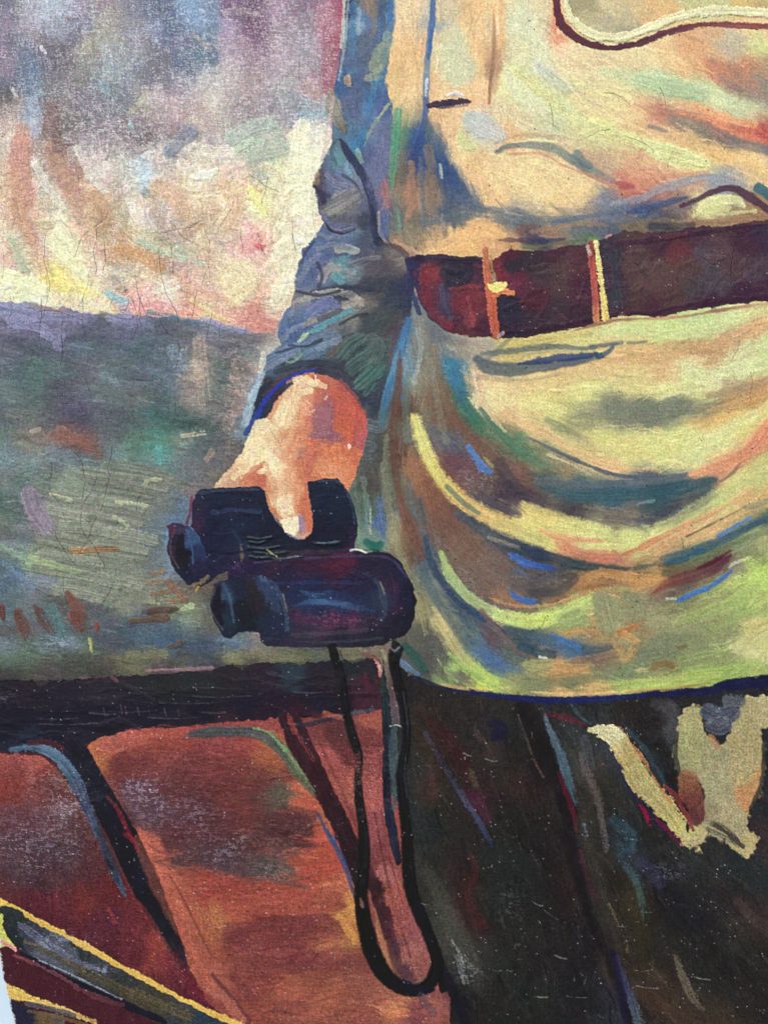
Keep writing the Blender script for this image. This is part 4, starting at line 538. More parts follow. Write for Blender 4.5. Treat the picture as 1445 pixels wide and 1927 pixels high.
S([(1268, 1800), (1285, 1840), (1302, 1875), (1322, 1900)], [6, 14, 16, 6], (112, 102, 86), a=.8, dry=.35); S([(1180, 1700), (1205, 1760), (1220, 1830)], 26, (58, 50, 30), a=.5, dry=.1)
S([(1200, 1860), (1240, 1890), (1300, 1920)], 30, (80, 56, 42), a=.5, dry=.2); S([(1098, 1552), (1103, 1572)], 5, (120, 140, 190), a=.7, dry=.3)
S([(1245, 1600), (1290, 1640), (1340, 1690), (1400, 1730)], 16, (48, 46, 48), a=.5, dry=.4, br=.4); S([(1390, 1700), (1420, 1730), (1445, 1750)], 22, (92, 70, 66), a=.5, dry=.4)

S([(1140, 1400), (1170, 1440), (1195, 1490), (1225, 1535), (1250, 1560)], [10, 22, 24, 22, 12], [(64, 60, 86), (48, 40, 70), (44, 34, 66), (54, 30, 62)], a=.85, dry=.05)
S([(1170, 1370), (1205, 1395), (1240, 1425), (1262, 1465)], [10, 26, 40, 26], (38, 36, 36), a=.8, br=.35); S([(1180, 1372), (1205, 1400), (1235, 1445), (1255, 1480)], [8, 9, 8, 4], (58, 84, 96), a=.7, dry=.2)
S([(1152, 1362), (1165, 1374), (1180, 1388)], [7, 9, 6], (116, 24, 44), a=.9); S([(1230, 1325), (1260, 1335), (1268, 1370), (1262, 1385)], [14, 34, 40, 20], (78, 78, 84), a=.8, dry=.1, br=.2); S([(1240, 1400), (1258, 1440), (1262, 1480)], 24, (34, 28, 28), a=.8)
mode()
PALE = part("painted_trousers", "pale_patch", "flat khaki patch shaped like a blunt fork on the dark trousers")
P([(1283, 1331), (1300, 1327), (1320, 1329), (1324, 1350), (1325, 1375), (1340, 1390), (1352, 1406), (1364, 1395), (1372, 1362), (1388, 1335), (1402, 1311), (1445, 1306), (1445, 1345), (1432, 1370), (1438, 1400), (1438, 1450), (1428, 1495), (1412, 1525), (1408, 1555), (1426, 1574), (1418, 1590), (1404, 1614), (1388, 1612), (1368, 1590), (1330, 1568), (1322, 1580), (1320, 1604), (1300, 1598), (1284, 1588), (1292, 1560), (1308, 1530), (1330, 1500), (1312, 1470), (1272, 1452), (1268, 1405), (1276, 1370)], """
1300 1350 172 162 110|1300 1400 158 156 104|1290 1440 150 146 104|1340 1420 158 150 108|1350 1460 165 156 112|1400 1350 172 160 112|1410 1400 168 152 104|1420 1330 178 166 118|1400 1450 168 152 108|1425 1470 182 140 86|1350 1500 160 152 112|1410 1510 186 132 84|1380 1530 176 158 112|1340 1530 150 140 104|1370 1560 158 146 106|1400 1580 180 162 108|1310 1580 182 164 116|1300 1565 186 180 110""", h=1.3, rag=2.1, soft=6, warp=6, pid=PALE)
mode(1.6, .9, .3)
for q_ in [([(1345, 1552), (1375, 1572), (1395, 1592)], 9), ([(1436, 1400), (1432, 1470), (1412, 1520)], 8), ([(1272, 1380), (1270, 1420), (1276, 1450)], 8), ([(1322, 1335), (1326, 1375)], 7)]:
    S(q_[0], q_[1], (64, 60, 54))
mode()
HGT[IDM == PALE] += .6
S([(1300, 1345), (1302, 1390), (1308, 1440)], 24, (164, 160, 106), a=.6, h=1.5); S([(1410, 1330), (1405, 1400), (1395, 1460)], 34, (170, 156, 106), a=.6, h=1.5); S([(1345, 1430), (1365, 1500), (1390, 1560)], 32, (162, 154, 116), a=.55, h=1.4)
S([(1340, 1550), (1365, 1562), (1390, 1590)], 12, (70, 64, 56), a=.6, dry=.6); S([(1330, 1560), (1375, 1580)], 9, (60, 58, 56), a=.5, dry=.6)
S([(1288, 1462), (1300, 1490), (1312, 1540)], [30, 44, 26], [(150, 96, 66), (126, 66, 54), (92, 46, 50)], a=.9, dry=.05, rag=1.6); S([(1250, 1478), (1270, 1498), (1290, 1535), (1303, 1562)], [6, 9, 10, 6], (132, 52, 54), a=.85, dry=.15)
S([(1335, 1385), (1348, 1402)], 10, (176, 120, 80), a=.7, dry=.2); S([(1202, 1515), (1212, 1530), (1221, 1552)], [6, 10, 5], (146, 18, 54), a=.9); S([(1235, 1542), (1262, 1565), (1280, 1588)], [7, 13, 7], (98, 22, 60), a=.85, dry=.1)
STRIPE = part("painted_trousers", "pale_stripe", "khaki stripe slanting down to the pale patch")
S([(1112, 1372), (1140, 1378), (1168, 1402), (1190, 1440), (1222, 1490), (1255, 1525), (1280, 1560), (1294, 1588)], [12, 30, 42, 44, 46, 40, 28, 16], [(196, 190, 140), (206, 196, 146), (176, 156, 96), (172, 156, 96), (176, 162, 104), (184, 168, 104), (190, 178, 106), (178, 164, 108)], h=1.6, br=.12, pid=STRIPE, bl=90, rag=2.2, soft=5)
S([(1180, 1392), (1205, 1422), (1232, 1468), (1262, 1512)], [4, 7, 6, 5], (190, 124, 78), a=.75, dry=.2); S([(1118, 1370), (1150, 1372), (1165, 1385)], 12, (214, 206, 156), a=.8, dry=.05, h=1.4)
mode(1.6, .9, .12)
S([(1332, 1340), (1352, 1348), (1375, 1342)], 34, (80, 86, 102), br=.25); S([(1338, 1368), (1352, 1372), (1364, 1366)], 24, (80, 84, 98), br=.25); mode(); S([(1368, 1318), (1390, 1320)], 22, (94, 98, 104), a=.8, dry=.2)
mode(1.5, .92, .04)
# ---------------- sleeve details
for q in [
    ([(655, 0), (650, 60), (645, 110), (638, 150)], 7, (176, 200, 196), .6, .35), ([(664, 10), (666, 60), (662, 110)], 11, (64, 124, 180), .6, .2), ([(676, 20), (674, 60)], 12, (150, 178, 206), .7, .3),
    ([(695, 0), (700, 30)], 10, (156, 130, 112), .7, .2), ([(735, 0), (736, 40), (728, 75)], 15, (60, 120, 186), .7, .1), ([(730, 65), (715, 95), (700, 130)], 14, (146, 166, 144), .6, .35),
    ([(715, 130), (690, 150), (720, 145)], 8, (160, 172, 142), .7, .3), ([(725, 135), (712, 165), (698, 195), (684, 240), (668, 285)], [8, 12, 12, 14, 12], (60, 132, 184), .65, .15),
    ([(650, 120), (680, 110), (700, 90)], 16, (86, 102, 140), .5, .2), ([(672, 168), (668, 205), (680, 230)], 20, (92, 104, 148), .5, .1), ([(720, 165), (712, 200), (696, 235)], 20, (78, 104, 164), .6, .1),
    ([(738, 188), (716, 218), (698, 245), (686, 275)], [5, 7, 6, 3], (174, 186, 128), .8, .2), ([(720, 245), (714, 290), (706, 340)], 26, (102, 116, 164), .55, .05), ([(749, 208), (746, 250), (740, 310), (734, 370)], [14, 16, 14, 6], (84, 160, 130), .75, .15),
    ([(725, 345), (730, 380), (722, 400)], 16, (170, 106, 114), .65, .25), ([(672, 285), (680, 305)], 9, (130, 186, 150), .7, .3), ([(633, 285), (648, 305), (660, 330)], 16, (94, 152, 168), .6, .2),
    ([(655, 300), (652, 315), (662, 330)], 5, (136, 168, 220), .7, .2), ([(612, 300), (618, 330), (625, 355)], 18, (96, 110, 150), .5, .1), ([(598, 330), (596, 345)], 12, (152, 122, 100), .85, .1),
    ([(592, 352), (606, 368), (612, 400)], [8, 10, 8], (60, 52, 84), .85, .1), ([(626, 300), (624, 275), (634, 262)], 6, (70, 96, 130), .8, .1),
    ([(640, 262), (655, 288), (676, 320), (692, 350), (700, 385), (704, 420), (712, 455)], [6, 15, 18, 17, 15, 14, 18], (44, 50, 86), .92, .0), ([(690, 345), (712, 400), (716, 440)], 10, (72, 84, 122), .6, .2),
    ([(712, 400), (716, 440), (735, 465)], [4, 7, 4], (196, 168, 140), .7, .3), ([(724, 400), (722, 440)], 16, (86, 110, 168), .7, .1), ([(750, 395), (752, 430)], 6, (90, 160, 130), .6, .2),
    ([(745, 455), (770, 470), (790, 480)], 9, (200, 160, 130), .6, .3), ([(720, 460), (748, 466), (765, 482)], 10, (80, 66, 76), .7, .2),
    ([(580, 500), (600, 475), (620, 462), (650, 445)], 26, (90, 112, 168), .55, .05), ([(570, 540), (574, 510), (586, 480)], 20, (84, 108, 158), .5, .05), ([(595, 545), (610, 520), (618, 490)], 24, (86, 100, 152), .5, .05),
    ([(638, 470), (652, 468), (668, 472)], 16, (176, 174, 166), .85, .2), ([(628, 490), (645, 495), (665, 505)], 15, (86, 148, 162), .6, .15), ([(606, 525), (618, 508), (635, 505)], 16, (166, 160, 152), .7, .25),
    ([(630, 520), (640, 528)], 16, (92, 154, 168), .75, .1), ([(650, 510), (668, 512)], 9, (140, 150, 150), .6, .3), ([(585, 552), (620, 544), (670, 540), (700, 545)], 8, (50, 56, 78), .7, .15),
    ([(550, 572), (575, 562), (605, 554), (640, 551), (665, 558), (676, 572)], [6, 12, 14, 13, 14, 8], (172, 168, 156), .85, .15), ([(650, 575), (665, 570), (678, 568)], 16, (176, 166, 156), .7, .2),
    ([(578, 600), (598, 580), (620, 570), (634, 578)], [12, 22, 22, 14], (104, 116, 170), .9, .05), ([(534, 615), (545, 600), (570, 592)], 22, (92, 122, 170), .7, .05), ([(540, 625), (548, 640), (562, 648)], 16, (78, 104, 158), .6, .05),
    ([(556, 640), (580, 626), (600, 618)], 16, (84, 100, 150), .6, .1), ([(572, 612), (590, 602), (615, 594), (638, 586)], [8, 11, 10, 6], (160, 152, 142), .85, .2), ([(600, 600), (625, 592), (640, 584)], 9, (72, 78, 96), .7, .2),
    ([(572, 630), (600, 618), (630, 602), (662, 584)], [6, 12, 13, 10], [(90, 160, 156), (84, 160, 172), (80, 166, 182), (84, 172, 190)], .9, .05), ([(562, 645), (572, 634), (580, 628)], [6, 11, 6], (172, 206, 152), .9, .1),
    ([(582, 650), (605, 640), (625, 636)], 30, (100, 130, 164), .7, .05), ([(580, 670), (600, 662), (618, 650)], 20, (92, 122, 160), .6, .05), ([(500, 682), (525, 668), (560, 652)], [10, 22, 16], (98, 128, 168), .85, .1),
    ([(540, 688), (556, 678), (568, 668)], [5, 8, 4], (126, 180, 146), .85, .1), ([(620, 668), (635, 660)], 14, (110, 88, 84), .6, .2), ([(640, 560), (700, 540), (740, 545)], 14, (60, 64, 84), .4, .3),
    ([(700, 492), (730, 500), (750, 515)], 22, (92, 84, 94), .5, .25), ([(740, 540), (760, 560), (762, 590)], 22, (50, 60, 86), .6, .1), ([(752, 590), (745, 640), (728, 690)], 14, (82, 72, 90), .5, .25),
    ([(480, 785), (484, 762), (496, 738), (510, 720)], [10, 17, 18, 8], (36, 48, 70), .9, .05), ([(500, 745), (530, 715), (560, 700)], 10, (94, 62, 70), .6, .35), ([(520, 700), (560, 686), (610, 684), (650, 695), (680, 725), (696, 760)], [8, 13, 14, 14, 16, 12], (54, 60, 78), .85, .1),
    ([(600, 692), (640, 704), (664, 728)], 9, (62, 64, 82), .7, .2), ([(690, 770), (700, 800), (698, 850), (684, 890)], [20, 30, 26, 14], (84, 92, 96), .55, .2), ([(712, 730), (706, 770), (700, 790)], 16, (58, 66, 84), .6, .2),
    ([(497, 705), (484, 730), (474, 765), (466, 800)], [6, 9, 9, 8], (150, 186, 204), .75, .2), ([(495, 665), (498, 680), (490, 700)], 7, (206, 204, 184), .8, .2)]:
    S(q[0], q[1], q[2], a=q[3], dry=q[4], h=.9, br=.14)
CUFF = part("painted_sleeve", "cuff_lining", "thin royal blue cuff lining curving over the hand")
for q_ in [([(566, 530), (578, 502), (600, 482)], 11, (124, 134, 164)), ([(600, 470), (628, 460), (655, 466)], 10, (122, 134, 154)), ([(548, 596), (558, 578), (582, 570)], 10, (128, 138, 162)), ([(532, 642), (546, 624), (572, 612)], 10, (112, 128, 158)), ([(503, 692), (530, 678), (560, 664)], 11, (122, 138, 166)), ([(600, 655), (620, 648), (638, 640)], 11, (120, 140, 164)), ([(615, 330), (632, 345), (652, 350)], 11, (124, 132, 158)), ([(600, 440), (620, 448), (650, 442)], 9, (116, 126, 156)), ([(660, 500), (690, 488), (715, 486)], 9, (110, 112, 124)),
           ([(558, 548), (600, 556), (640, 548)], 6, (50, 56, 76)), ([(545, 650), (575, 652), (604, 640)], 6, (52, 58, 78)), ([(598, 496), (606, 518), (600, 540)], 6, (62, 68, 96)), ([(520, 664), (560, 652)], 5, (56, 62, 82)), ([(590, 455), (575, 475), (568, 495)], 5, (64, 76, 110)), ([(640, 610), (665, 596), (690, 590)], 6, (52, 58, 70)), ([(645, 330), (668, 345), (680, 370)], 6, (70, 76, 104))]:
    S(q_[0], q_[1], q_[2], a=.8, dry=.12, h=1.4, br=.14)
S([(464, 815), (478, 795), (492, 768), (508, 742), (530, 722), (556, 706), (592, 696)], [12, 13, 10, 9, 8, 9, 6], [(48, 70, 130), (44, 62, 178), (44, 62, 172), (50, 60, 160)], h=.8, pid=CUFF)
for g in [([(624, 175), (628, 205), (648, 245)], [14, 30, 12], [(150, 150, 130), (158, 152, 132), (120, 110, 92)]), ([(654, 148), (655, 158)], 12, (186, 154, 120)), ([(618, 396), (642, 384), (666, 370)], [28, 40, 30], [(140, 138, 130), (132, 128, 134)]),
          ([(612, 406), (620, 424), (642, 430), (668, 424)], [10, 15, 15, 8], (104, 108, 146)),
          ([(645, 668), (660, 650), (676, 640)], 26, (72, 96, 94)), ([(662, 694), (680, 680), (700, 668)], 28, (74, 100, 98)), ([(680, 722), (698, 706), (712, 692)], 28, (70, 108, 102)), ([(700, 640), (716, 655), (706, 676)], 26, (76, 92, 90)), ([(690, 740), (700, 726)], 16, (64, 92, 90)),
          ([(690, 800), (712, 806), (722, 800)], 22, (94, 104, 110)), ([(686, 838), (702, 842)], 18, (90, 98, 100))]:
    slab(SLV, g[0], g[1], g[2], br=.22, dry=.02)

S([(612, 418), (622, 434), (644, 440), (668, 432)], 3, (44, 40, 56), a=.8, dry=.1); S([(700, 0), (704, 40), (698, 70)], [12, 14, 6], (140, 124, 116), a=.6, dry=.2)
S([(735, 75), (716, 105), (704, 135)], [16, 34, 20], (150, 164, 136), a=.5, dry=.25); S([(716, 240), (710, 290), (700, 345)], [34, 46, 24], (108, 118, 158), a=.55, dry=.05); S([(648, 0), (646, 50), (642, 90)], [6, 7, 4], (214, 214, 196), a=.75, dry=.25)
S([(628, 180), (622, 210), (618, 260), (606, 300)], [5, 9, 9, 5], (226, 186, 184), a=.6, dry=.2)
# ---------------- tunic details: upper half
mode(2.0, .92, .05)
for q in [
    ([(995, 0), (992, 80), (990, 150), (1010, 190)], [80, 84, 80, 50], (218, 222, 180), .7, .05), ([(850, 70), (862, 110), (858, 145)], [40, 56, 40], (206, 210, 168), .6, .05), ([(1060, 160), (1110, 150), (1180, 150)], 40, (226, 214, 160), .5, .1),
    ([(815, 0), (812, 40), (808, 80), (803, 120), (802, 170), (800, 220), (790, 260), (776, 295)], [10, 11, 12, 12, 12, 12, 16, 10], [(120, 150, 175), (66, 106, 170), (60, 104, 176), (80, 116, 168), (120, 150, 180), (70, 100, 160), (62, 96, 166), (60, 80, 140)], .9, .05),
    ([(803, 150), (801, 180)], 4, (206, 210, 214), .8, .1), ([(812, 60), (806, 110)], 6, (58, 104, 180), .8, 0), ([(780, 300), (772, 330), (775, 300)], 12, (66, 80, 130), .6, .2),
    ([(800, 230), (812, 260), (830, 300), (850, 335), (872, 365), (895, 390), (940, 400)], [14, 20, 22, 24, 22, 18, 12], [(86, 110, 126), (92, 112, 132), (58, 86, 136), (56, 86, 138), (84, 102, 134), (104, 116, 134), (110, 120, 130)], .8, .1),
    ([(828, 310), (831, 335)], 5, (196, 196, 186), .8, .2), ([(806, 280), (812, 340), (808, 400)], 18, (142, 116, 98), .6, .25), ([(775, 310), (772, 360), (768, 410)], [12, 18, 10], (176, 128, 100), .7, .2),
    ([(760, 260), (756, 320), (748, 380), (742, 440)], 9, (112, 124, 110), .6, .2), ([(790, 300), (795, 360), (798, 430)], 8, (96, 110, 120), .6, .3), ([(905, 50), (903, 100), (904, 160)], 18, (244, 194, 132), .6, .1),
    ([(928, 20), (929, 70), (926, 120), (922, 160), (920, 195)], [3, 7, 8, 8, 5], [(206, 150, 104), (184, 136, 100), (170, 124, 96), (158, 118, 96), (170, 120, 90)], .85, .1), ([(936, 90), (936, 140), (928, 170)], 12, (196, 148, 112), .55, .25),
    ([(942, 0), (944, 40), (940, 90)], 9, (240, 184, 124), .7, .1), ([(917, 5), (919, 45)], 7, (200, 190, 150), .6, .1), ([(828, 100), (870, 110), (876, 140), (850, 145)], 26, (206, 208, 164), .4, .05),
    ([(990, 85), (986, 120)], 14, (232, 230, 170), .6, .1), ([(1005, 30), (1006, 80)], 10, (228, 230, 180), .5, .1), ([(1045, 0), (1046, 30), (1044, 60)], [10, 14, 5], [(238, 176, 124), (236, 160, 112), (228, 140, 108)], .85, .05),
    ([(965, 120), (1000, 155), (1050, 195), (1090, 230)], [16, 26, 30, 20], (222, 224, 156), .7, .1), ([(985, 130), (1030, 168), (1075, 205)], 16, (204, 210, 158), .6, .15), ([(1005, 115), (1040, 140), (1070, 168)], 15, (212, 216, 190), .6, .15),
    ([(1075, 160), (1100, 185), (1130, 200)], 7, (198, 186, 152), .6, .3), ([(1130, 135), (1180, 145), (1240, 158), (1310, 180)], [10, 26, 30, 24], (188, 210, 158), .6, .1), ([(1260, 150), (1330, 180), (1400, 205)], [20, 30, 26], (200, 212, 160), .55, .1),
    ([(1110, 230), (1150, 248), (1200, 268)], [10, 18, 10], (230, 232, 150), .85, .08), ([(1200, 270), (1250, 288), (1300, 300), (1330, 308)], [16, 30, 30, 14], (228, 232, 158), .85, .05), ([(1100, 250), (1150, 268), (1190, 282)], 18, (214, 212, 144), .5, .1),
    ([(940, 278), (975, 268), (1010, 266), (1045, 268)], [4, 5, 6, 4], (228, 224, 160), .8, .1), ([(935, 285), (955, 275), (1000, 274), (1040, 280), (1075, 300), (1110, 322), (1150, 340)], [8, 12, 12, 16, 18, 18, 14], [(92, 108, 120), (110, 124, 130), (136, 140, 138), (132, 146, 134), (96, 120, 128), (130, 138, 130), (150, 130, 124)], .8, .15),
    ([(1085, 290), (1095, 305), (1108, 312)], 15, (86, 116, 126), .6, .4), ([(960, 290), (1020, 290), (1060, 312), (1120, 335), (1160, 355)], 5, (206, 136, 104), .65, .25), ([(930, 270), (960, 258), (1000, 254), (1040, 258)], 7, (188, 164, 120), .6, .3),
    ([(1160, 345), (1175, 350), (1190, 352)], [7, 14, 8], (180, 76, 88), .7, .3), ([(1180, 365), (1220, 368), (1250, 358)], 12, (206, 112, 100), .6, .25), ([(1200, 345), (1250, 330), (1290, 330), (1330, 325)], 9, (214, 142, 108), .6, .2),
    ([(1150, 385), (1200, 375), (1240, 358), (1280, 345), (1320, 335), (1360, 338), (1400, 350)], [8, 12, 14, 16, 14, 14, 8], (150, 156, 168), .75, .15), ([(1180, 400), (1220, 392), (1260, 380), (1290, 372)], [8, 12, 12, 6], (66, 88, 134), .75, .2),
    ([(1280, 388), (1310, 376), (1340, 362), (1365, 354), (1385, 358), (1415, 375), (1445, 396)], [6, 9, 11, 13, 15, 16, 17], (88, 58, 78), .95, 0), ([(1425, 352), (1445, 368)], 18, (48, 100, 124), .9, .05), ([(1310, 404), (1325, 385), (1355, 376), (1385, 378), (1398, 388)], [8, 18, 20, 18, 8], (220, 222, 152), .9, .05),
    ([(1330, 395), (1370, 392)], 14, (212, 214, 146), .8, .1), ([(1195, 198), (1230, 205), (1265, 212), (1310, 222), (1350, 250), (1390, 270), (1445, 282)], [6, 9, 12, 16, 18, 20, 20], [(214, 168, 124), (190, 130, 110), (160, 122, 110), (146, 122, 116), (130, 126, 120), (124, 118, 120), (130, 122, 130)], .75, .15),
    ([(1270, 212), (1320, 222), (1360, 240), (1400, 258), (1445, 268)], [5, 8, 10, 10, 9], [(238, 150, 108), (236, 148, 104), (232, 134, 98), (220, 110, 88), (190, 78, 80)], .8, .1), ([(1320, 205), (1370, 225), (1420, 236)], [8, 16, 14], (240, 170, 116), .7, .1),
    ([(1220, 238), (1235, 242), (1252, 248)], 6, (130, 124, 132), .7, .3), ([(1335, 115), (1370, 145), (1420, 165)], [12, 20, 22], (200, 136, 108), .55, .2), ([(1350, 140), (1390, 165), (1445, 180)], [8, 14, 16], (160, 128, 114), .5, .25),
    ([(1270, 80), (1320, 95), (1360, 108)], 20, (230, 168, 116), .5, .15), ([(1375, 78), (1378, 100)], 38, (192, 180, 150), .55, .1), ([(1428, 70), (1440, 90)], 20, (214, 214, 142), .6, .1), ([(1050, 60), (1070, 66), (1085, 75)], 10, (240, 208, 164), .8, .2),
    ([(1090, 50), (1095, 42)], 9, (140, 110, 110), .7, .2), ([(1122, 42), (1140, 48), (1158, 52)], 4, (150, 90, 84), .8, .15), ([(1185, 50), (1210, 44), (1240, 36)], 7, (150, 130, 120), .6, .25), ([(1255, 30), (1275, 26), (1290, 22)], 4, (214, 150, 110), .8, .1),
    ([(1395, 8), (1420, 12), (1445, 10)], 7, (160, 146, 104), .6, .3), ([(1320, 5), (1350, 8), (1385, 8)], 16, (214, 212, 146), .6, .1)]:
    S(q[0], q[1], q[2], a=q[3], dry=q[4], h=.8, br=.07)
slab(TUN, [(888, 226), (910, 240), (940, 256)], [36, 44, 30], [(200, 212, 206), (206, 204, 200), (200, 200, 196)], br=.06, dry=.02)
slab(TUN, [(868, 258), (876, 272), (890, 280)], [18, 22, 12], (216, 218, 150), br=.06)
slab(TUN, [(1012, 124), (1040, 150), (1068, 172)], [14, 26, 16], [(216, 220, 204), (206, 214, 170)], br=.06); slab(TUN, [(970, 135), (1010, 168), (1055, 205)], [10, 22, 14], (226, 226, 156), br=.07)
slab(TUN, [(1200, 150), (1260, 165), (1320, 178)], [20, 34, 26], (190, 212, 162), br=.05); slab(TUN, [(1112, 228), (1150, 244), (1196, 264)], [10, 20, 14], (234, 234, 156), br=.07); slab(TUN, [(1204, 272), (1256, 288), (1318, 308)], [16, 32, 16], (230, 234, 160), br=.06)
mode()
POCK = part("painted_tunic", "pocket_flap", "buttonless chest pocket flap with cream edge and wine red outline")
P([(1062, 0), (1066, 28), (1082, 52), (1108, 68), (1150, 74), (1200, 68), (1244, 50), (1290, 34), (1345, 26), (1445, 32), (1445, 0)], "1090 10 176 166 124|1110 30 190 178 134|1150 20 214 196 150|1180 35 206 192 150|1200 10 224 196 142|1250 15 236 194 132|1230 35 226 188 132|1310 8 212 206 145|1350 8 214 212 150|1400 5 226 196 120|1440 12 200 180 120|1100 50 200 194 145|1140 45 196 184 150|1180 45 180 170 140", pid=POCK, h=.5)
S([(1046, 0), (1050, 28), (1060, 52), (1082, 72), (1115, 86), (1150, 91), (1195, 84), (1240, 67), (1290, 52), (1350, 47), (1445, 52)], [13, 15, 17, 15, 12, 11, 12, 13, 12, 11, 11], [(120, 60, 70), (104, 50, 66), (96, 48, 60), (96, 50, 66), (110, 60, 76), (140, 74, 76), (152, 84, 80), (140, 84, 84)], h=.7, pid=part("painted_tunic", "pocket_outline"), dry=.05)
S([(1064, 0), (1068, 22), (1082, 44), (1105, 62), (1140, 71), (1180, 68), (1225, 52), (1270, 34), (1320, 24), (1370, 21), (1445, 26)], [11, 13, 16, 17, 17, 15, 15, 16, 16, 17, 17], [(236, 232, 176), (238, 234, 180), (240, 236, 184), (238, 234, 178)], h=2.4, br=.06, soft=2, pid=part("painted_tunic", "pocket_piping"))
SLIT = part("painted_tunic", "buttonhole", "dark purple horizontal slit")
S([(808, 198), (830, 197), (850, 194), (866, 192), (885, 192)], [14, 15, 14, 10, 6], [(70, 52, 74), (64, 52, 74), (60, 46, 72), (96, 66, 76)], h=.4, dry=.05, pid=SLIT)
S([(842, 182), (858, 177), (872, 182)], [5, 8, 4], (206, 206, 206), h=1.2, dry=.1); S([(826, 204), (850, 202), (880, 198)], 4, (130, 106, 116), a=.6, dry=.4)

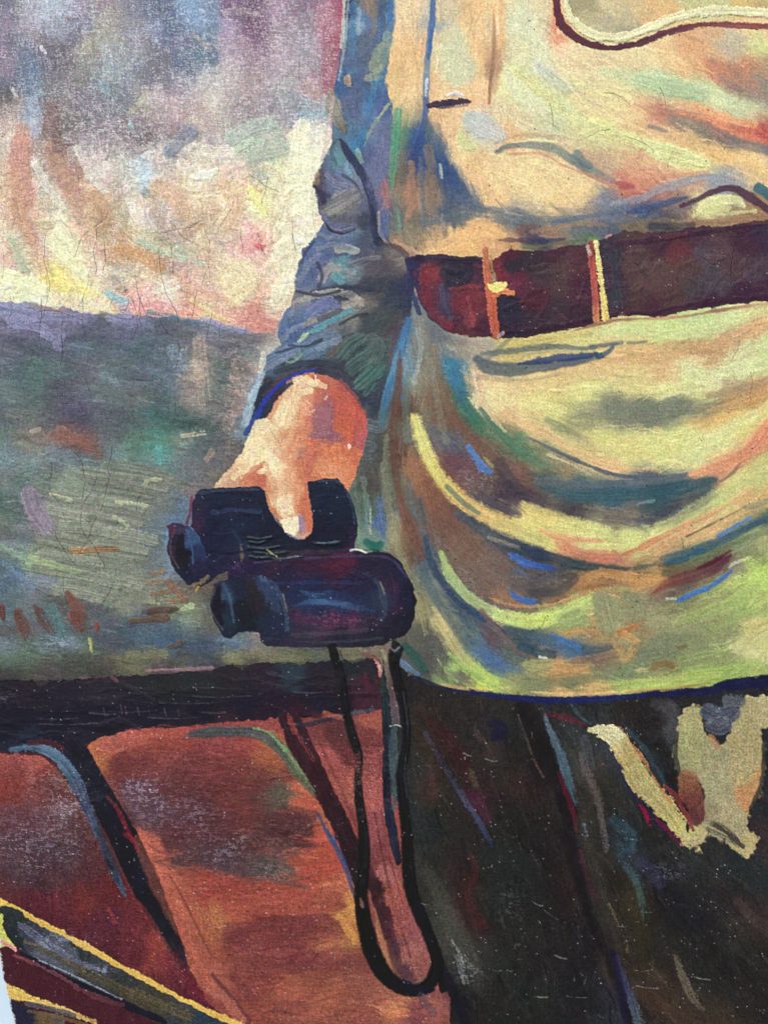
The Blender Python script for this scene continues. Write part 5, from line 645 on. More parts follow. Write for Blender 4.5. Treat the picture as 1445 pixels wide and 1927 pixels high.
# ---------------- tunic details: skirt
mode(2.2, .92, .04)
LOW = [
    ([(800, 420), (860, 408), (920, 412), (980, 415), (1060, 412)], 14, (106, 118, 126), .55, .2), ([(830, 470), (865, 450), (905, 430), (945, 445)], [16, 34, 38, 18], (234, 180, 116), .75, .1), ([(800, 478), (850, 474), (905, 474)], 7, (226, 176, 120), .8, .1),
    ([(940, 452), (975, 452), (1010, 456), (1060, 450)], [6, 10, 12, 8], [(130, 90, 84), (84, 70, 92), (60, 62, 104), (70, 74, 110)], .8, .15), ([(1000, 438), (1040, 430), (1085, 422), (1140, 425)], 9, (166, 128, 98), .6, .3), ([(1040, 420), (1100, 408), (1160, 398)], 9, (96, 112, 136), .7, .2),
    ([(985, 466), (1040, 460), (1100, 452), (1120, 448)], 7, (110, 112, 82), .8, .1), ([(1108, 452), (1124, 450)], 8, (110, 146, 84), .8, .1), ([(1120, 430), (1180, 420), (1230, 405)], 12, (100, 108, 122), .6, .2), ([(1170, 428), (1220, 418), (1270, 416)], 10, (132, 112, 84), .6, .25),
    ([(1290, 422), (1350, 416), (1445, 408)], 9, (158, 116, 90), .8, .2), ([(1300, 406), (1350, 404), (1420, 398)], 7, (206, 206, 140), .7, .3), ([(1225, 425), (1260, 428), (1300, 425)], 14, (66, 66, 78), .6, .3),
    ([(805, 610), (830, 632), (870, 645), (930, 648)], [14, 18, 16, 12], [(100, 112, 120), (112, 116, 124), (160, 146, 132), (172, 160, 140)], .7, .15), ([(940, 652), (1000, 644), (1060, 634), (1110, 625)], [10, 13, 12, 9], (204, 186, 106), .8, .1),
    ([(1080, 622), (1140, 606), (1200, 600), (1280, 596), (1360, 583), (1445, 570)], [4, 8, 6, 6, 6, 6], [(150, 90, 76), (170, 100, 84), (196, 136, 100), (150, 90, 80), (206, 150, 110), (216, 170, 120)], .8, .1),
    ([(1130, 625), (1200, 622), (1280, 628), (1350, 615), (1430, 590)], [10, 20, 24, 22, 16], (200, 212, 140), .6, .08), ([(960, 636), (920, 672), (905, 682)], 8, (80, 96, 110), .4, .2),
    ([(898, 676), (915, 690), (960, 696), (1020, 690), (1080, 680), (1130, 668)], [18, 26, 26, 20, 16, 6], [(84, 98, 108), (84, 98, 108), (86, 98, 104), (80, 92, 106), (76, 88, 112), (70, 88, 112)], .9, .08),
    ([(905, 665), (950, 662), (1000, 656), (1050, 652), (1100, 656), (1160, 648)], [8, 10, 12, 10, 8, 5], (92, 108, 110), .75, .2), ([(975, 685), (1010, 680), (1050, 674), (1090, 670), (1120, 667)], [6, 12, 13, 12, 8], (48, 70, 122), .85, .08), ([(1125, 672), (1140, 664), (1150, 655)], 8, (54, 86, 112), .8, .2),
    ([(985, 668), (1030, 662), (1080, 660)], 4, (170, 160, 140), .6, .35), ([(1110, 652), (1140, 648), (1168, 645)], 7, (86, 104, 116), .7, .3), ([(1180, 645), (1200, 645), (1215, 643)], 5, (110, 126, 110), .7, .3),
    ([(900, 708), (960, 716), (1020, 712), (1060, 704)], 9, (150, 140, 112), .5, .55), ([(1150, 680), (1220, 672), (1300, 655), (1380, 640)], 20, (212, 170, 114), .45, .1), ([(960, 730), (1040, 722), (1120, 700), (1200, 690)], 18, (222, 188, 128), .4, .1),
    ([(920, 740), (980, 760), (1060, 770)], [10, 18, 12], (226, 212, 142), .5, .15), ([(1060, 735), (1150, 730), (1250, 735), (1330, 715)], 16, (216, 212, 134), .45, .12), ([(1250, 742), (1310, 735), (1350, 728)], 8, (230, 226, 160), .55, .35),
    ([(1290, 705), (1360, 700), (1445, 685)], 26, (206, 216, 150), .5, .06), ([(1310, 720), (1380, 706), (1445, 690)], 6, (226, 224, 170), .5, .2), ([(1330, 745), (1390, 732), (1445, 715)], [8, 16, 16], (180, 146, 108), .65, .15),
    ([(1070, 785), (1130, 778), (1200, 768), (1260, 766), (1330, 764)], [8, 22, 28, 26, 14], [(160, 160, 116), (134, 138, 114), (120, 128, 110), (118, 126, 108), (150, 144, 108)], .65, .2), ([(1330, 775), (1380, 760), (1445, 740)], [6, 12, 12], (206, 158, 96), .65, .15),
    ([(1290, 795), (1340, 788), (1400, 778)], 9, (216, 170, 100), .5, .2), ([(950, 775), (985, 800), (1030, 815), (1060, 835)], [10, 16, 16, 10], (222, 176, 124), .6, .15), ([(1030, 790), (1070, 812), (1110, 835)], 15, (150, 152, 112), .5, .2),
    ([(990, 822), (1020, 836), (1060, 856), (1110, 878), (1160, 894), (1220, 897), (1290, 892)], [3, 6, 7, 7, 7, 6, 5], [(120, 116, 116), (92, 98, 112), (84, 94, 112), (80, 92, 112), (84, 96, 112), (96, 104, 110), (90, 104, 116)], .9, .08),
    ([(1010, 815), (1060, 840), (1120, 868), (1180, 882), (1240, 884)], [6, 9, 10, 10, 6], (222, 176, 122), .7, .15), ([(1030, 855), (1070, 872), (1110, 892)], 4, (214, 196, 160), .6, .35), ([(1040, 866), (1090, 888), (1130, 900)], 8, (160, 150, 112), .5, .3),
    ([(1100, 835), (1180, 840), (1260, 835), (1340, 815), (1420, 780)], [14, 26, 28, 26, 18], [(204, 196, 122), (208, 204, 124), (206, 208, 126), (210, 214, 146), (212, 214, 150)], .5, .08),
    ([(1445, 800), (1420, 835), (1385, 862), (1345, 882), (1300, 893)], [18, 24, 26, 22, 12], [(224, 140, 104), (222, 138, 100), (222, 144, 106), (224, 152, 110)], .85, .06), ([(1392, 872), (1375, 892), (1355, 906)], [3, 7, 3], (130, 106, 96), .75, .15),
    ([(905, 770), (930, 800), (965, 840), (1010, 868), (1060, 888)], [8, 12, 16, 16, 8], [(62, 112, 110), (66, 122, 98), (82, 128, 98), (92, 126, 98), (140, 138, 104)], .8, .12),
    ([(855, 690), (862, 720), (870, 750)], [14, 24, 18], [(56, 116, 150), (58, 122, 160), (60, 112, 140)], .8, .15), ([(870, 750), (888, 780), (905, 800)], [16, 20, 14], [(60, 110, 120), (64, 124, 96)], .75, .12),
    ([(818, 655), (826, 700), (838, 750), (855, 790), (880, 830), (920, 862), (980, 890)], [14, 20, 24, 26, 28, 26, 14], [(150, 124, 100), (132, 104, 82), (126, 98, 76), (124, 92, 76), (116, 88, 76), (122, 92, 78), (128, 96, 82)], .65, .12),
    ([(800, 640), (812, 700), (826, 770), (840, 830)], 12, (132, 134, 120), .5, .3), ([(890, 700), (900, 745), (925, 785), (950, 812)], 6, (226, 200, 152), .65, .15), ([(1010, 905), (1080, 912), (1150, 912), (1220, 908), (1280, 900)], 14, (98, 108, 118), .65, .25),
    ([(1020, 915), (1080, 932), (1150, 932), (1230, 925), (1300, 912), (1345, 902)], [8, 18, 24, 26, 24, 10], [(76, 100, 108), (66, 100, 112), (62, 100, 112), (56, 96, 108), (60, 94, 106), (56, 90, 100)], .85, .08),
    ([(960, 940), (1020, 955), (1090, 965), (1160, 978), (1220, 985), (1290, 965), (1340, 930)], [14, 24, 24, 18, 18, 20, 12], [(92, 78, 88), (82, 74, 84), (76, 72, 82), (110, 102, 98), (90, 90, 98), (84, 88, 96), (80, 92, 100)], .6, .2),
    ([(1195, 950), (1212, 945), (1230, 942)], 4, (120, 150, 150), .6, .4), ([(882, 842), (895, 862), (908, 880), (922, 890)], [9, 15, 15, 9], (76, 128, 206), .9, .1), ([(862, 815), (872, 835)], 8, (80, 112, 156), .5, .4), ([(912, 862), (925, 878)], 5, (166, 160, 96), .7, .3),
    ([(940, 870), (955, 900), (985, 930)], 22, (72, 66, 80), .55, .25), ([(905, 930), (940, 955), (975, 968)], 14, (84, 78, 92), .5, .3),
    ([(780, 788), (790, 820), (806, 860), (828, 900), (860, 935), (900, 962), (945, 985), (990, 1000), (1040, 1020)], [20, 24, 27, 28, 28, 30, 34, 40, 36], [(224, 220, 122), (222, 220, 120), (222, 214, 112), (222, 206, 104), (230, 186, 100), (228, 188, 106), (220, 196, 110), (216, 206, 114), (214, 206, 116)], .95, .03),
    ([(985, 950), (1005, 962), (1030, 975), (1080, 990), (1140, 1003)], [14, 24, 34, 32, 26], [(222, 204, 112), (222, 204, 112), (214, 208, 122), (210, 212, 130)], .85, .03), ([(1100, 1005), (1160, 1018), (1210, 1012), (1260, 990), (1310, 960), (1370, 920), (1445, 870)], [24, 38, 40, 32, 30, 30, 34], [(210, 210, 124), (206, 210, 124), (206, 210, 124), (200, 204, 120), (202, 200, 122), (200, 198, 124), (198, 194, 116)], .6, .05),
    ([(1015, 998), (1050, 1012), (1090, 1015), (1132, 1018)], [6, 12, 10, 5], (222, 146, 106), .8, .15), ([(1050, 1022), (1080, 1040), (1120, 1050), (1170, 1052)], [16, 24, 20, 12], [(218, 146, 104), (212, 130, 96), (206, 118, 92), (196, 136, 104)], .85, .1),
    ([(1165, 1046), (1200, 1032), (1240, 1012), (1290, 988), (1340, 965), (1400, 930)], [7, 11, 12, 12, 10, 8], [(212, 116, 88), (212, 124, 92), (214, 140, 100), (212, 160, 108), (214, 176, 112)], .8, .12), ([(1240, 1040), (1290, 1015), (1340, 990), (1390, 965)], 22, (210, 168, 108), .6, .12),
    ([(1250, 1020), (1300, 1000)], 10, (208, 150, 104), .5, .3), ([(1290, 1010), (1340, 985), (1400, 955)], 3, (70, 78, 70), .7, .45), ([(1395, 955), (1420, 950), (1445, 940)], [6, 10, 14], (130, 140, 108), .6, .25),
    ([(862, 968), (895, 992), (935, 1015), (975, 1032), (1010, 1045)], [8, 12, 16, 16, 12], [(72, 84, 104), (84, 92, 104), (92, 98, 104), (62, 78, 86), (56, 70, 92)], .85, .1), ([(1000, 1040), (1040, 1050), (1080, 1062), (1120, 1066), (1180, 1070)], [18, 20, 18, 12, 8], [(56, 66, 94), (60, 74, 92), (56, 74, 84), (66, 80, 80)], .85, .12),
    ([(840, 915), (870, 945), (900, 965)], 9, (62, 104, 104), .6, .2), ([(1060, 1058), (1100, 1068), (1160, 1074), (1230, 1062)], 7, (72, 88, 84), .7, .45), ([(920, 1012), (950, 1022), (975, 1032)], 8, (176, 160, 134), .5, .5),
    ([(958, 1042), (975, 1052), (1000, 1062), (1042, 1070)], [8, 14, 13, 9], [(64, 116, 206), (60, 104, 196), (48, 84, 168)], .9, .1), ([(970, 1072), (990, 1080)], 6, (70, 112, 180), .6, .5), ([(962, 1112), (972, 1125), (1003, 1134)], [7, 11, 11], (58, 108, 196), .9, .08),
    ([(800, 895), (818, 935), (840, 985), (875, 1035), (915, 1078), (960, 1100)], [18, 30, 34, 36, 34, 22], [(140, 92, 72), (136, 88, 70), (122, 88, 76), (124, 94, 80), (122, 100, 90), (112, 98, 94)], .6, .12),
    ([(815, 1000), (835, 1045), (870, 1090), (905, 1118)], 10, (134, 104, 84), .5, .3), ([(1080, 1100), (1130, 1078), (1190, 1088), (1250, 1092)], [8, 18, 20, 16], [(182, 128, 76), (198, 142, 80), (204, 148, 84), (206, 146, 84)], .8, .1), ([(1040, 1130), (1090, 1108), (1140, 1098)], 10, (150, 106, 66), .6, .2),
    ([(1000, 1115), (1050, 1112), (1080, 1090)], 18, (76, 72, 78), .6, .2), ([(1000, 1092), (1030, 1080), (1070, 1072)], 14, (86, 84, 96), .5, .2), ([(920, 1125), (960, 1138), (1020, 1142), (1070, 1128), (1110, 1115)], [5, 7, 7, 7, 5], (190, 140, 90), .8, .15),
    ([(830, 1042), (842, 1075), (866, 1110), (898, 1138), (935, 1156)], [10, 20, 24, 24, 24], [(160, 190, 112), (166, 190, 116), (168, 188, 120), (170, 184, 126)], .95, .03), ([(935, 1158), (975, 1168), (1010, 1168), (1050, 1160)], [26, 30, 28, 24], [(186, 204, 118), (204, 224, 108), (206, 226, 104), (190, 210, 102)], .95, .03),
    ([(1050, 1160), (1080, 1140), (1115, 1122)], [14, 18, 12], (180, 200, 106), .8, .1), ([(1060, 1165), (1085, 1160), (1100, 1168)], 26, (152, 172, 104), .7, .1), ([(900, 1148), (925, 1165), (950, 1182)], 5, (196, 142, 96), .7, .25),
    ([(1060, 1190), (1110, 1186), (1160, 1190), (1200, 1176)], 10, (192, 142, 86), .6, .25), ([(1165, 1190), (1190, 1180), (1205, 1168)], 10, (186, 108, 56), .75, .15),
    ([(1245, 1050), (1290, 1042), (1330, 1028), (1370, 1010), (1410, 990), (1445, 975)], [10, 16, 18, 16, 14, 10], [(90, 110, 108), (64, 96, 116), (60, 94, 120), (62, 96, 118), (64, 100, 120)], .8, .12), ([(1255, 1060), (1290, 1050), (1320, 1038)], 12, (46, 94, 122), .75, .12),
    ([(1350, 1010), (1380, 992), (1410, 974)], [8, 10, 6], (88, 132, 196), .85, .12), ([(1300, 1050), (1340, 1040), (1390, 1018), (1445, 1000)], 8, (106, 124, 84), .6, .2), ([(1250, 1080), (1300, 1072), (1350, 1052)], 12, (104, 98, 70), .6, .2),
    ([(1225, 1118), (1260, 1096), (1300, 1084), (1340, 1068), (1372, 1046)], [6, 20, 28, 24, 10], [(140, 72, 62), (128, 72, 66), (118, 70, 72), (108, 62, 70), (96, 42, 60)], .88, .05), ([(1310, 1070), (1345, 1055), (1372, 1036)], [5, 8, 5], (96, 34, 54), .8, .1), ([(1260, 1118), (1300, 1105), (1340, 1090)], 9, (112, 84, 76), .5, .35),
    ([(1272, 1132), (1300, 1118), (1330, 1106), (1355, 1090), (1374, 1074)], [6, 10, 10, 9, 6], (56, 112, 200), .92, .08), ([(1255, 1127), (1268, 1126)], 5, (200, 206, 196), .8, .1), ([(1370, 1068), (1385, 1058), (1410, 1050)], 5, (196, 200, 168), .7, .3), ([(1378, 1040), (1400, 1032), (1415, 1024)], 5, (160, 152, 116), .7, .3),
    ([(1230, 1150), (1260, 1135), (1300, 1145), (1370, 1120)], 14, (146, 142, 92), .5, .3), ([(1270, 1170), (1330, 1152), (1400, 1125), (1445, 1090)], [16, 24, 24, 22], (160, 182, 98), .5, .3), ([(1340, 1180), (1400, 1160), (1445, 1140)], 18, (150, 166, 96), .5, .2),
    ([(1410, 1060), (1435, 1085), (1445, 1100)], 26, (180, 208, 96), .6, .15)]
for q in LOW: S(q[0], q[1], q[2], a=q[3], dry=q[4], h=.8, br=.08)
slab(TUN, [(1128, 1128), (1136, 1158), (1142, 1178)], 34, (146, 148, 108), br=.1, dry=.02); slab(TUN, [(1178, 1120), (1196, 1140), (1200, 1160)], [26, 38, 28], (144, 144, 106), br=.1, dry=.02); slab(TUN, [(1066, 1168), (1085, 1160)], 30, (158, 176, 108), br=.08, dry=.02)
for q in [
    ([(768, 605), (756, 650), (742, 700), (726, 750), (718, 800)], [14, 14, 13, 10, 8], [(64, 112, 170), (72, 130, 176), (80, 140, 180), (60, 120, 170), (70, 110, 130)], .85, .1), ([(786, 620), (792, 660), (780, 720)], 8, (150, 176, 180), .5, .3),
    ([(753, 660), (750, 710), (745, 760), (738, 820), (742, 880), (756, 950), (778, 1010), (795, 1050)], [5, 14, 18, 16, 15, 15, 15, 10], [(116, 78, 66), (112, 76, 66), (110, 78, 66), (108, 80, 68), (112, 78, 66), (126, 82, 70), (122, 78, 68), (116, 76, 66)], .85, .1),
    ([(766, 700), (764, 760), (766, 830)], [6, 14, 12], (104, 124, 112), .6, .3), ([(728, 820), (726, 880), (730, 950), (745, 1020), (765, 1080)], [8, 12, 14, 16, 14], [(120, 124, 100), (122, 126, 104), (130, 132, 104), (150, 146, 108), (140, 136, 104)], .7, .2),
    ([(772, 845), (785, 900), (800, 960), (815, 1010)], [10, 22, 20, 10], [(150, 110, 84), (166, 112, 80), (134, 94, 78), (120, 96, 84)], .65, .2), ([(768, 900), (780, 960), (800, 1010), (818, 1060)], [5, 8, 9, 7], (90, 112, 126), .65, .25), ([(714, 940), (716, 980), (722, 1010)], [8, 13, 8], (84, 112, 166), .7, .25),
    ([(684, 900), (692, 960), (698, 1000)], [8, 12, 10], (110, 142, 128), .6, .25), ([(690, 1020), (706, 1030), (716, 1022)], [14, 22, 12], (30, 104, 94), .85, .2), ([(697, 955), (697, 1005)], 3, (190, 196, 170), .8, .2), ([(706, 880), (710, 920)], 10, (80, 74, 80), .5, .3),
    ([(744, 1060), (770, 1100), (790, 1150), (800, 1190)], [10, 14, 14, 10], (150, 146, 104), .6, .3), ([(795, 1070), (812, 1110), (835, 1150), (860, 1190), (885, 1220)], [14, 18, 18, 16, 10], [(78, 100, 118), (86, 106, 116), (84, 98, 104), (100, 112, 104), (96, 120, 120)], .7, .2),
    ([(800, 1010), (812, 1060), (840, 1105), (875, 1140), (915, 1165), (950, 1192)], [8, 14, 14, 14, 12, 4], [(60, 84, 110), (58, 78, 104), (56, 72, 100), (52, 72, 104), (48, 74, 112), (44, 70, 104)], .85, .06), ([(790, 940), (800, 985)], 9, (62, 100, 116), .6, .3),
    ([(815, 1145), (835, 1180), (862, 1225), (895, 1260), (930, 1282)], [8, 16, 20, 22, 22], [(176, 162, 108), (192, 178, 116), (176, 170, 112), (176, 196, 96), (172, 200, 88)], .88, .05), ([(845, 1230), (870, 1255), (900, 1275)], [6, 12, 12], (150, 188, 96), .8, .1),
    ([(870, 1155), (890, 1190), (910, 1225), (940, 1250), (980, 1262)], [14, 22, 26, 22, 12], [(78, 98, 110), (90, 110, 112), (82, 116, 158), (80, 112, 160), (100, 122, 124)], .75, .15), ([(905, 1150), (940, 1190), (975, 1225), (1010, 1238)], [8, 12, 12, 6], [(110, 88, 84), (128, 96, 88), (134, 98, 88), (120, 96, 84)], .8, .15),
    ([(915, 1175), (960, 1210), (985, 1232)], 6, (92, 104, 108), .7, .3), ([(950, 1180), (1000, 1195), (1050, 1210), (1110, 1222), (1160, 1215)], [10, 18, 20, 16, 10], [(74, 88, 96), (78, 98, 110), (76, 110, 150), (70, 92, 110), (90, 96, 100)], .75, .12), ([(1040, 1195), (1065, 1208), (1090, 1222)], 9, (66, 116, 176), .8, .15),
    ([(980, 1216), (1010, 1228), (1040, 1232)], 16, (50, 74, 92), .75, .1), ([(1015, 1236), (1028, 1238)], 4, (214, 220, 216), .9, 0), ([(1080, 1245), (1120, 1240), (1160, 1232)], 13, (134, 106, 92), .75, .15), ([(995, 1250), (1015, 1252), (1035, 1250)], 20, (156, 154, 102), .8, .05),
    ([(1045, 1255), (1080, 1258), (1110, 1252)], 15, (194, 144, 88), .8, .12), ([(1160, 1215), (1175, 1240), (1190, 1225)], 14, (198, 152, 88), .6, .25), ([(1175, 1195), (1195, 1205)], 14, (200, 150, 86), .7, .2), ([(1110, 1250), (1125, 1270)], 9, (120, 136, 96), .6, .2),
    ([(960, 1275), (1020, 1284), (1080, 1280), (1140, 1272)], [12, 18, 16, 10], [(140, 146, 96), (124, 130, 92), (112, 120, 90), (120, 126, 90)], .6, .2), ([(1050, 1300), (1100, 1298), (1150, 1288), (1180, 1284)], [8, 11, 10, 6], (202, 166, 102), .75, .12), ([(1000, 1302), (1060, 1306), (1130, 1305), (1200, 1300)], 5, (214, 176, 120), .8, .1),
    ([(830, 1288), (860, 1293), (920, 1302)], 6, (204, 152, 100), .7, .2), ([(845, 1268), (870, 1275), (890, 1285)], 14, (120, 116, 96), .5, .4), ([(1150, 1285), (1210, 1288), (1280, 1278), (1350, 1268)], [12, 22, 24, 18], [(150, 176, 86), (176, 194, 96), (172, 190, 92), (160, 182, 88)], .75, .08),
    ([(1180, 1302), (1240, 1298), (1300, 1290), (1335, 1284)], 4, (176, 130, 76), .8, .2), ([(1215, 1230), (1250, 1225), (1280, 1210)], 24, (118, 128, 100), .4, .2), ([(1230, 1255), (1248, 1248), (1262, 1252)], 13, (134, 100, 62), .75, .2), ([(1198, 1262), (1215, 1264)], 7, (196, 176, 110), .7, .4),
    ([(1280, 1240), (1320, 1232), (1360, 1225)], 13, (150, 170, 92), .5, .2), ([(1290, 1262), (1350, 1256), (1420, 1248)], 14, (150, 178, 86), .6, .1), ([(1385, 1220), (1420, 1228), (1445, 1235)], 26, (196, 194, 130), .6, .1), ([(1275, 1218), (1290, 1215)], 8, (128, 96, 66), .7, .4),
    ([(760, 1215), (780, 1235), (800, 1262)], [14, 22, 12], (36, 92, 80), .7, .2), ([(752, 1240), (765, 1255), (785, 1270)], [8, 13, 7], (90, 130, 176), .75, .25), ([(790, 1225), (815, 1250), (840, 1280)], [10, 20, 12], (92, 90, 88), .6, .2)]:
    S(q[0], q[1], q[2], a=q[3], dry=q[4], h=.8, br=.1)
mode(1.5)
HEM = part("painted_tunic", "hem", "deep ultramarine line of shade under the tunic hem")
S([(830, 1295), (880, 1302), (940, 1309), (1000, 1316), (1060, 1318), (1130, 1315), (1200, 1308), (1270, 1304), (1330, 1298), (1370, 1288), (1410, 1284), (1445, 1280)], [3, 7, 11, 13, 11, 9, 10, 12, 14, 20, 22, 24],
  [(36, 36, 60), (32, 36, 84), (26, 32, 88), (28, 36, 92), (30, 40, 96), (24, 28, 74), (26, 28, 74), (28, 30, 66), (26, 28, 62), (32, 36, 74)], h=.5, pid=HEM, br=.15)
S([(775, 1272), (810, 1286), (850, 1300)], 8, (34, 36, 60), a=.7, dry=.3)

mode(1.3)
# ---------------- belt
BELT = part("painted_belt", label="wide dark maroon leather belt with rough paint")
P(BELT_POLY, """
780 500 44 42 80|775 530 46 44 86|800 490 50 44 64|800 520 130 48 60|815 510 140 56 66|830 490 54 42 60|845 500 50 44 58|870 520 46 42 58|890 500 56 42 60|850 530 46 44 60|835 560 78 66 92|812 560 100 46 66|830 590 70 58 86|870 560 118 44 58|890 550 124 50 60|900 580 112 46 60|885 600 140 62 72|860 610 84 40 56|905 615 76 38 56|900 530 80 46 66|800 590 66 48 80|935 490 120 44 60|940 515 116 40 60|955 480 84 34 50|960 500 44 44 56|970 530 100 40 60|985 545 90 42 60|950 580 40 42 58|960 620 44 36 56|1000 490 54 42 54|1010 560 84 40 54|1020 520 70 52 60|1000 600 54 40 54|1060 500 84 62 64|1060 540 80 60 64|1050 580 64 48 58|1090 500 84 48 58|1085 560 76 44 58|1080 600 60 40 56|1105 540 70 36 56|1040 475 70 40 56
1150 480 58 52 66|1150 530 64 48 64|1155 570 56 56 66|1170 590 80 40 54|1180 500 88 66 66|1200 470 84 62 62|1220 520 96 70 70|1240 450 74 46 62|1260 560 84 60 60|1200 560 80 58 60|1280 470 104 52 60|1300 500 88 66 66|1320 480 84 74 84|1280 520 92 66 66|1300 540 72 66 72|1340 530 78 72 82|1350 470 88 66 74|1380 500 84 62 70|1400 450 70 42 62|1420 520 78 64 76|1430 430 60 46 70|1330 570 66 38 58|1400 560 62 36 58|1230 580 74 42 58|1440 545 66 40 60|1300 440 72 44 62|1360 430 76 54 62""", pid=BELT, h=.7, grain=.10, warp=5)
soften(BELT, .4, 5, (88, 56, 64), .35)
scatter({BELT}, 240, 10, 34, lambda x, y: -8, jit=.14, a=.5, h=1.6, hue=.05, br=.25, spread=.5)
for q in [([(1150, 460), (1240, 450), (1330, 436), (1445, 418)], 10, (66, 38, 60), .7, .1), ([(1150, 592), (1230, 588), (1330, 568), (1445, 556)], 10, (64, 36, 56), .7, .1), ([(950, 625), (1030, 618), (1110, 600)], 9, (58, 34, 54), .7, .1),
          ([(785, 485), (830, 490), (900, 492)], 11, (54, 42, 66), .75, .1), ([(850, 505), (880, 515), (860, 530), (835, 515)], 22, (46, 42, 58), .6, .1), ([(795, 500), (797, 540), (815, 590), (845, 615)], [8, 14, 18, 14], (122, 46, 58), .65, .2),
          ([(830, 540), (838, 570), (850, 600)], 10, (76, 72, 102), .6, .3), ([(852, 545), (880, 540), (905, 540)], 8, (136, 52, 62), .6, .35), ([(880, 560), (888, 590), (890, 612)], 8, (156, 66, 74), .6, .4), ([(940, 500), (938, 520)], 12, (130, 44, 60), .6, .3), ([(1155, 480), (1158, 530), (1162, 580)], 15, (54, 60, 70), .55, .2), ([(1215, 440), (1250, 445), (1290, 442)], 8, (110, 60, 60), .5, .3),
          ([(1120, 468), (1107, 462)], 8, (190, 160, 168), .7, .3), ([(768, 500), (772, 540), (790, 590)], [6, 12, 8], (48, 52, 100), .7, .1), ([(1140, 447), (1148, 443)], 4, (220, 140, 140), .7, .2)]:
    S(q[0], q[1], q[2], a=q[3], dry=q[4], h=1.2, br=.2)
BUCK = part("painted_belt", "buckle", "thin copper bar of the buckle with a bright yellow catch")
S([(913, 470), (915, 500), (918, 530), (923, 560), (928, 595), (932, 633)], [11, 12, 15, 17, 17, 12], [(200, 120, 88), (196, 104, 76), (206, 104, 74), (204, 98, 70), (202, 92, 68), (196, 90, 70)], h=1.6, pid=BUCK, br=.1)
S([(922, 482), (926, 505), (930, 530)], [4, 8, 9], [(196, 136, 96), (150, 116, 84), (164, 140, 104)], h=1.0, pid=BUCK); S([(925, 556), (945, 550), (963, 552)], [12, 10, 9], [(214, 108, 72), (222, 120, 76), (232, 138, 80)], h=1.6, pid=BUCK)
P([(914, 533), (925, 535), (936, 532), (952, 531), (955, 536), (946, 547), (936, 552), (926, 551), (918, 544)], (246, 226, 122), h=2.2, pid=BUCK, rag=.5); S([(938, 634), (945, 628)], 7, (196, 160, 160), a=.8)
LOOP = part("painted_belt", "belt_loop", "narrow belt loop, brick red beside pale yellow")
S([(1110, 460), (1113, 490), (1117, 530), (1120, 570), (1121, 602)], [12, 12, 13, 14, 13], [(150, 70, 60), (182, 84, 70), (186, 84, 76), (176, 80, 74), (216, 140, 90)], h=1.2, pid=LOOP, rag=.5)
S([(1120, 457), (1125, 490), (1130, 530), (1135, 565), (1138, 598)], [8, 9, 9, 11, 14], [(230, 216, 140), (234, 212, 132), (228, 206, 124), (230, 206, 118), (226, 190, 104)], h=2.0, pid=LOOP, rag=.5)
S([(1105, 465), (1110, 478)], 7, (200, 170, 174), a=.8, dry=.2)

# ---------------- hand
HAND = part("painted_hand", label="sunlit orange hand gripping the binoculars from above")
P([(592, 703), (575, 706), (552, 722), (528, 745), (508, 780), (492, 800), (474, 812), (468, 828), (456, 850), (440, 872), (424, 892), (406, 912), (402, 922), (500, 930), (520, 955), (580, 950), (655, 925), (668, 895), (682, 855), (690, 815), (691, 789), (682, 768), (660, 742), (638, 718), (615, 706)], """
575 712 226 140 96|590 716 206 110 80|560 722 240 190 140|580 722 236 206 160|600 740 200 110 86|620 730 196 104 84|640 745 190 90 76|620 760 180 92 88|650 765 196 84 72|670 775 206 90 72|600 780 186 100 96|615 795 150 96 118|600 815 155 98 114|625 815 160 92 100|640 800 200 92 70|660 810 206 92 70|680 800 204 88 78|680 830 190 86 88|670 860 214 110 78|655 880 226 130 88|640 860 224 126 84|620 850 220 118 78|600 870 226 140 96|590 840 218 112 82|655 912 226 136 92|630 900 226 146 100
545 740 240 196 146|535 770 244 214 166|528 790 246 220 172|515 810 228 172 118|500 825 236 190 146|545 810 230 150 104|560 780 234 160 116|575 745 226 150 110|550 790 236 190 146|570 810 218 130 96|560 840 222 142 104|535 830 232 180 134|545 860 228 160 120|520 850 236 190 150|480 830 246 224 176|470 845 246 222 172|490 850 244 218 168|460 870 242 204 158|445 880 230 176 132|455 895 216 150 116|480 880 226 160 120|470 905 206 116 88|490 895 198 106 80|490 878 216 140 104|425 905 214 176 140|440 912 206 150 120|500 885 236 200 150|512 870 246 222 174|525 890 246 218 168|510 905 226 170 124|540 900 230 166 124|560 900 220 140 100|570 870 214 122 88|560 930 222 150 110|520 930 226 176 128|580 900 210 116 84""", pid=HAND, h=.4, grain=.09, warp=4, rag=.5)
scatter({HAND}, 130, 9, 26, lambda x, y: 70, jit=.02, a=.45, h=.5, hue=.025)
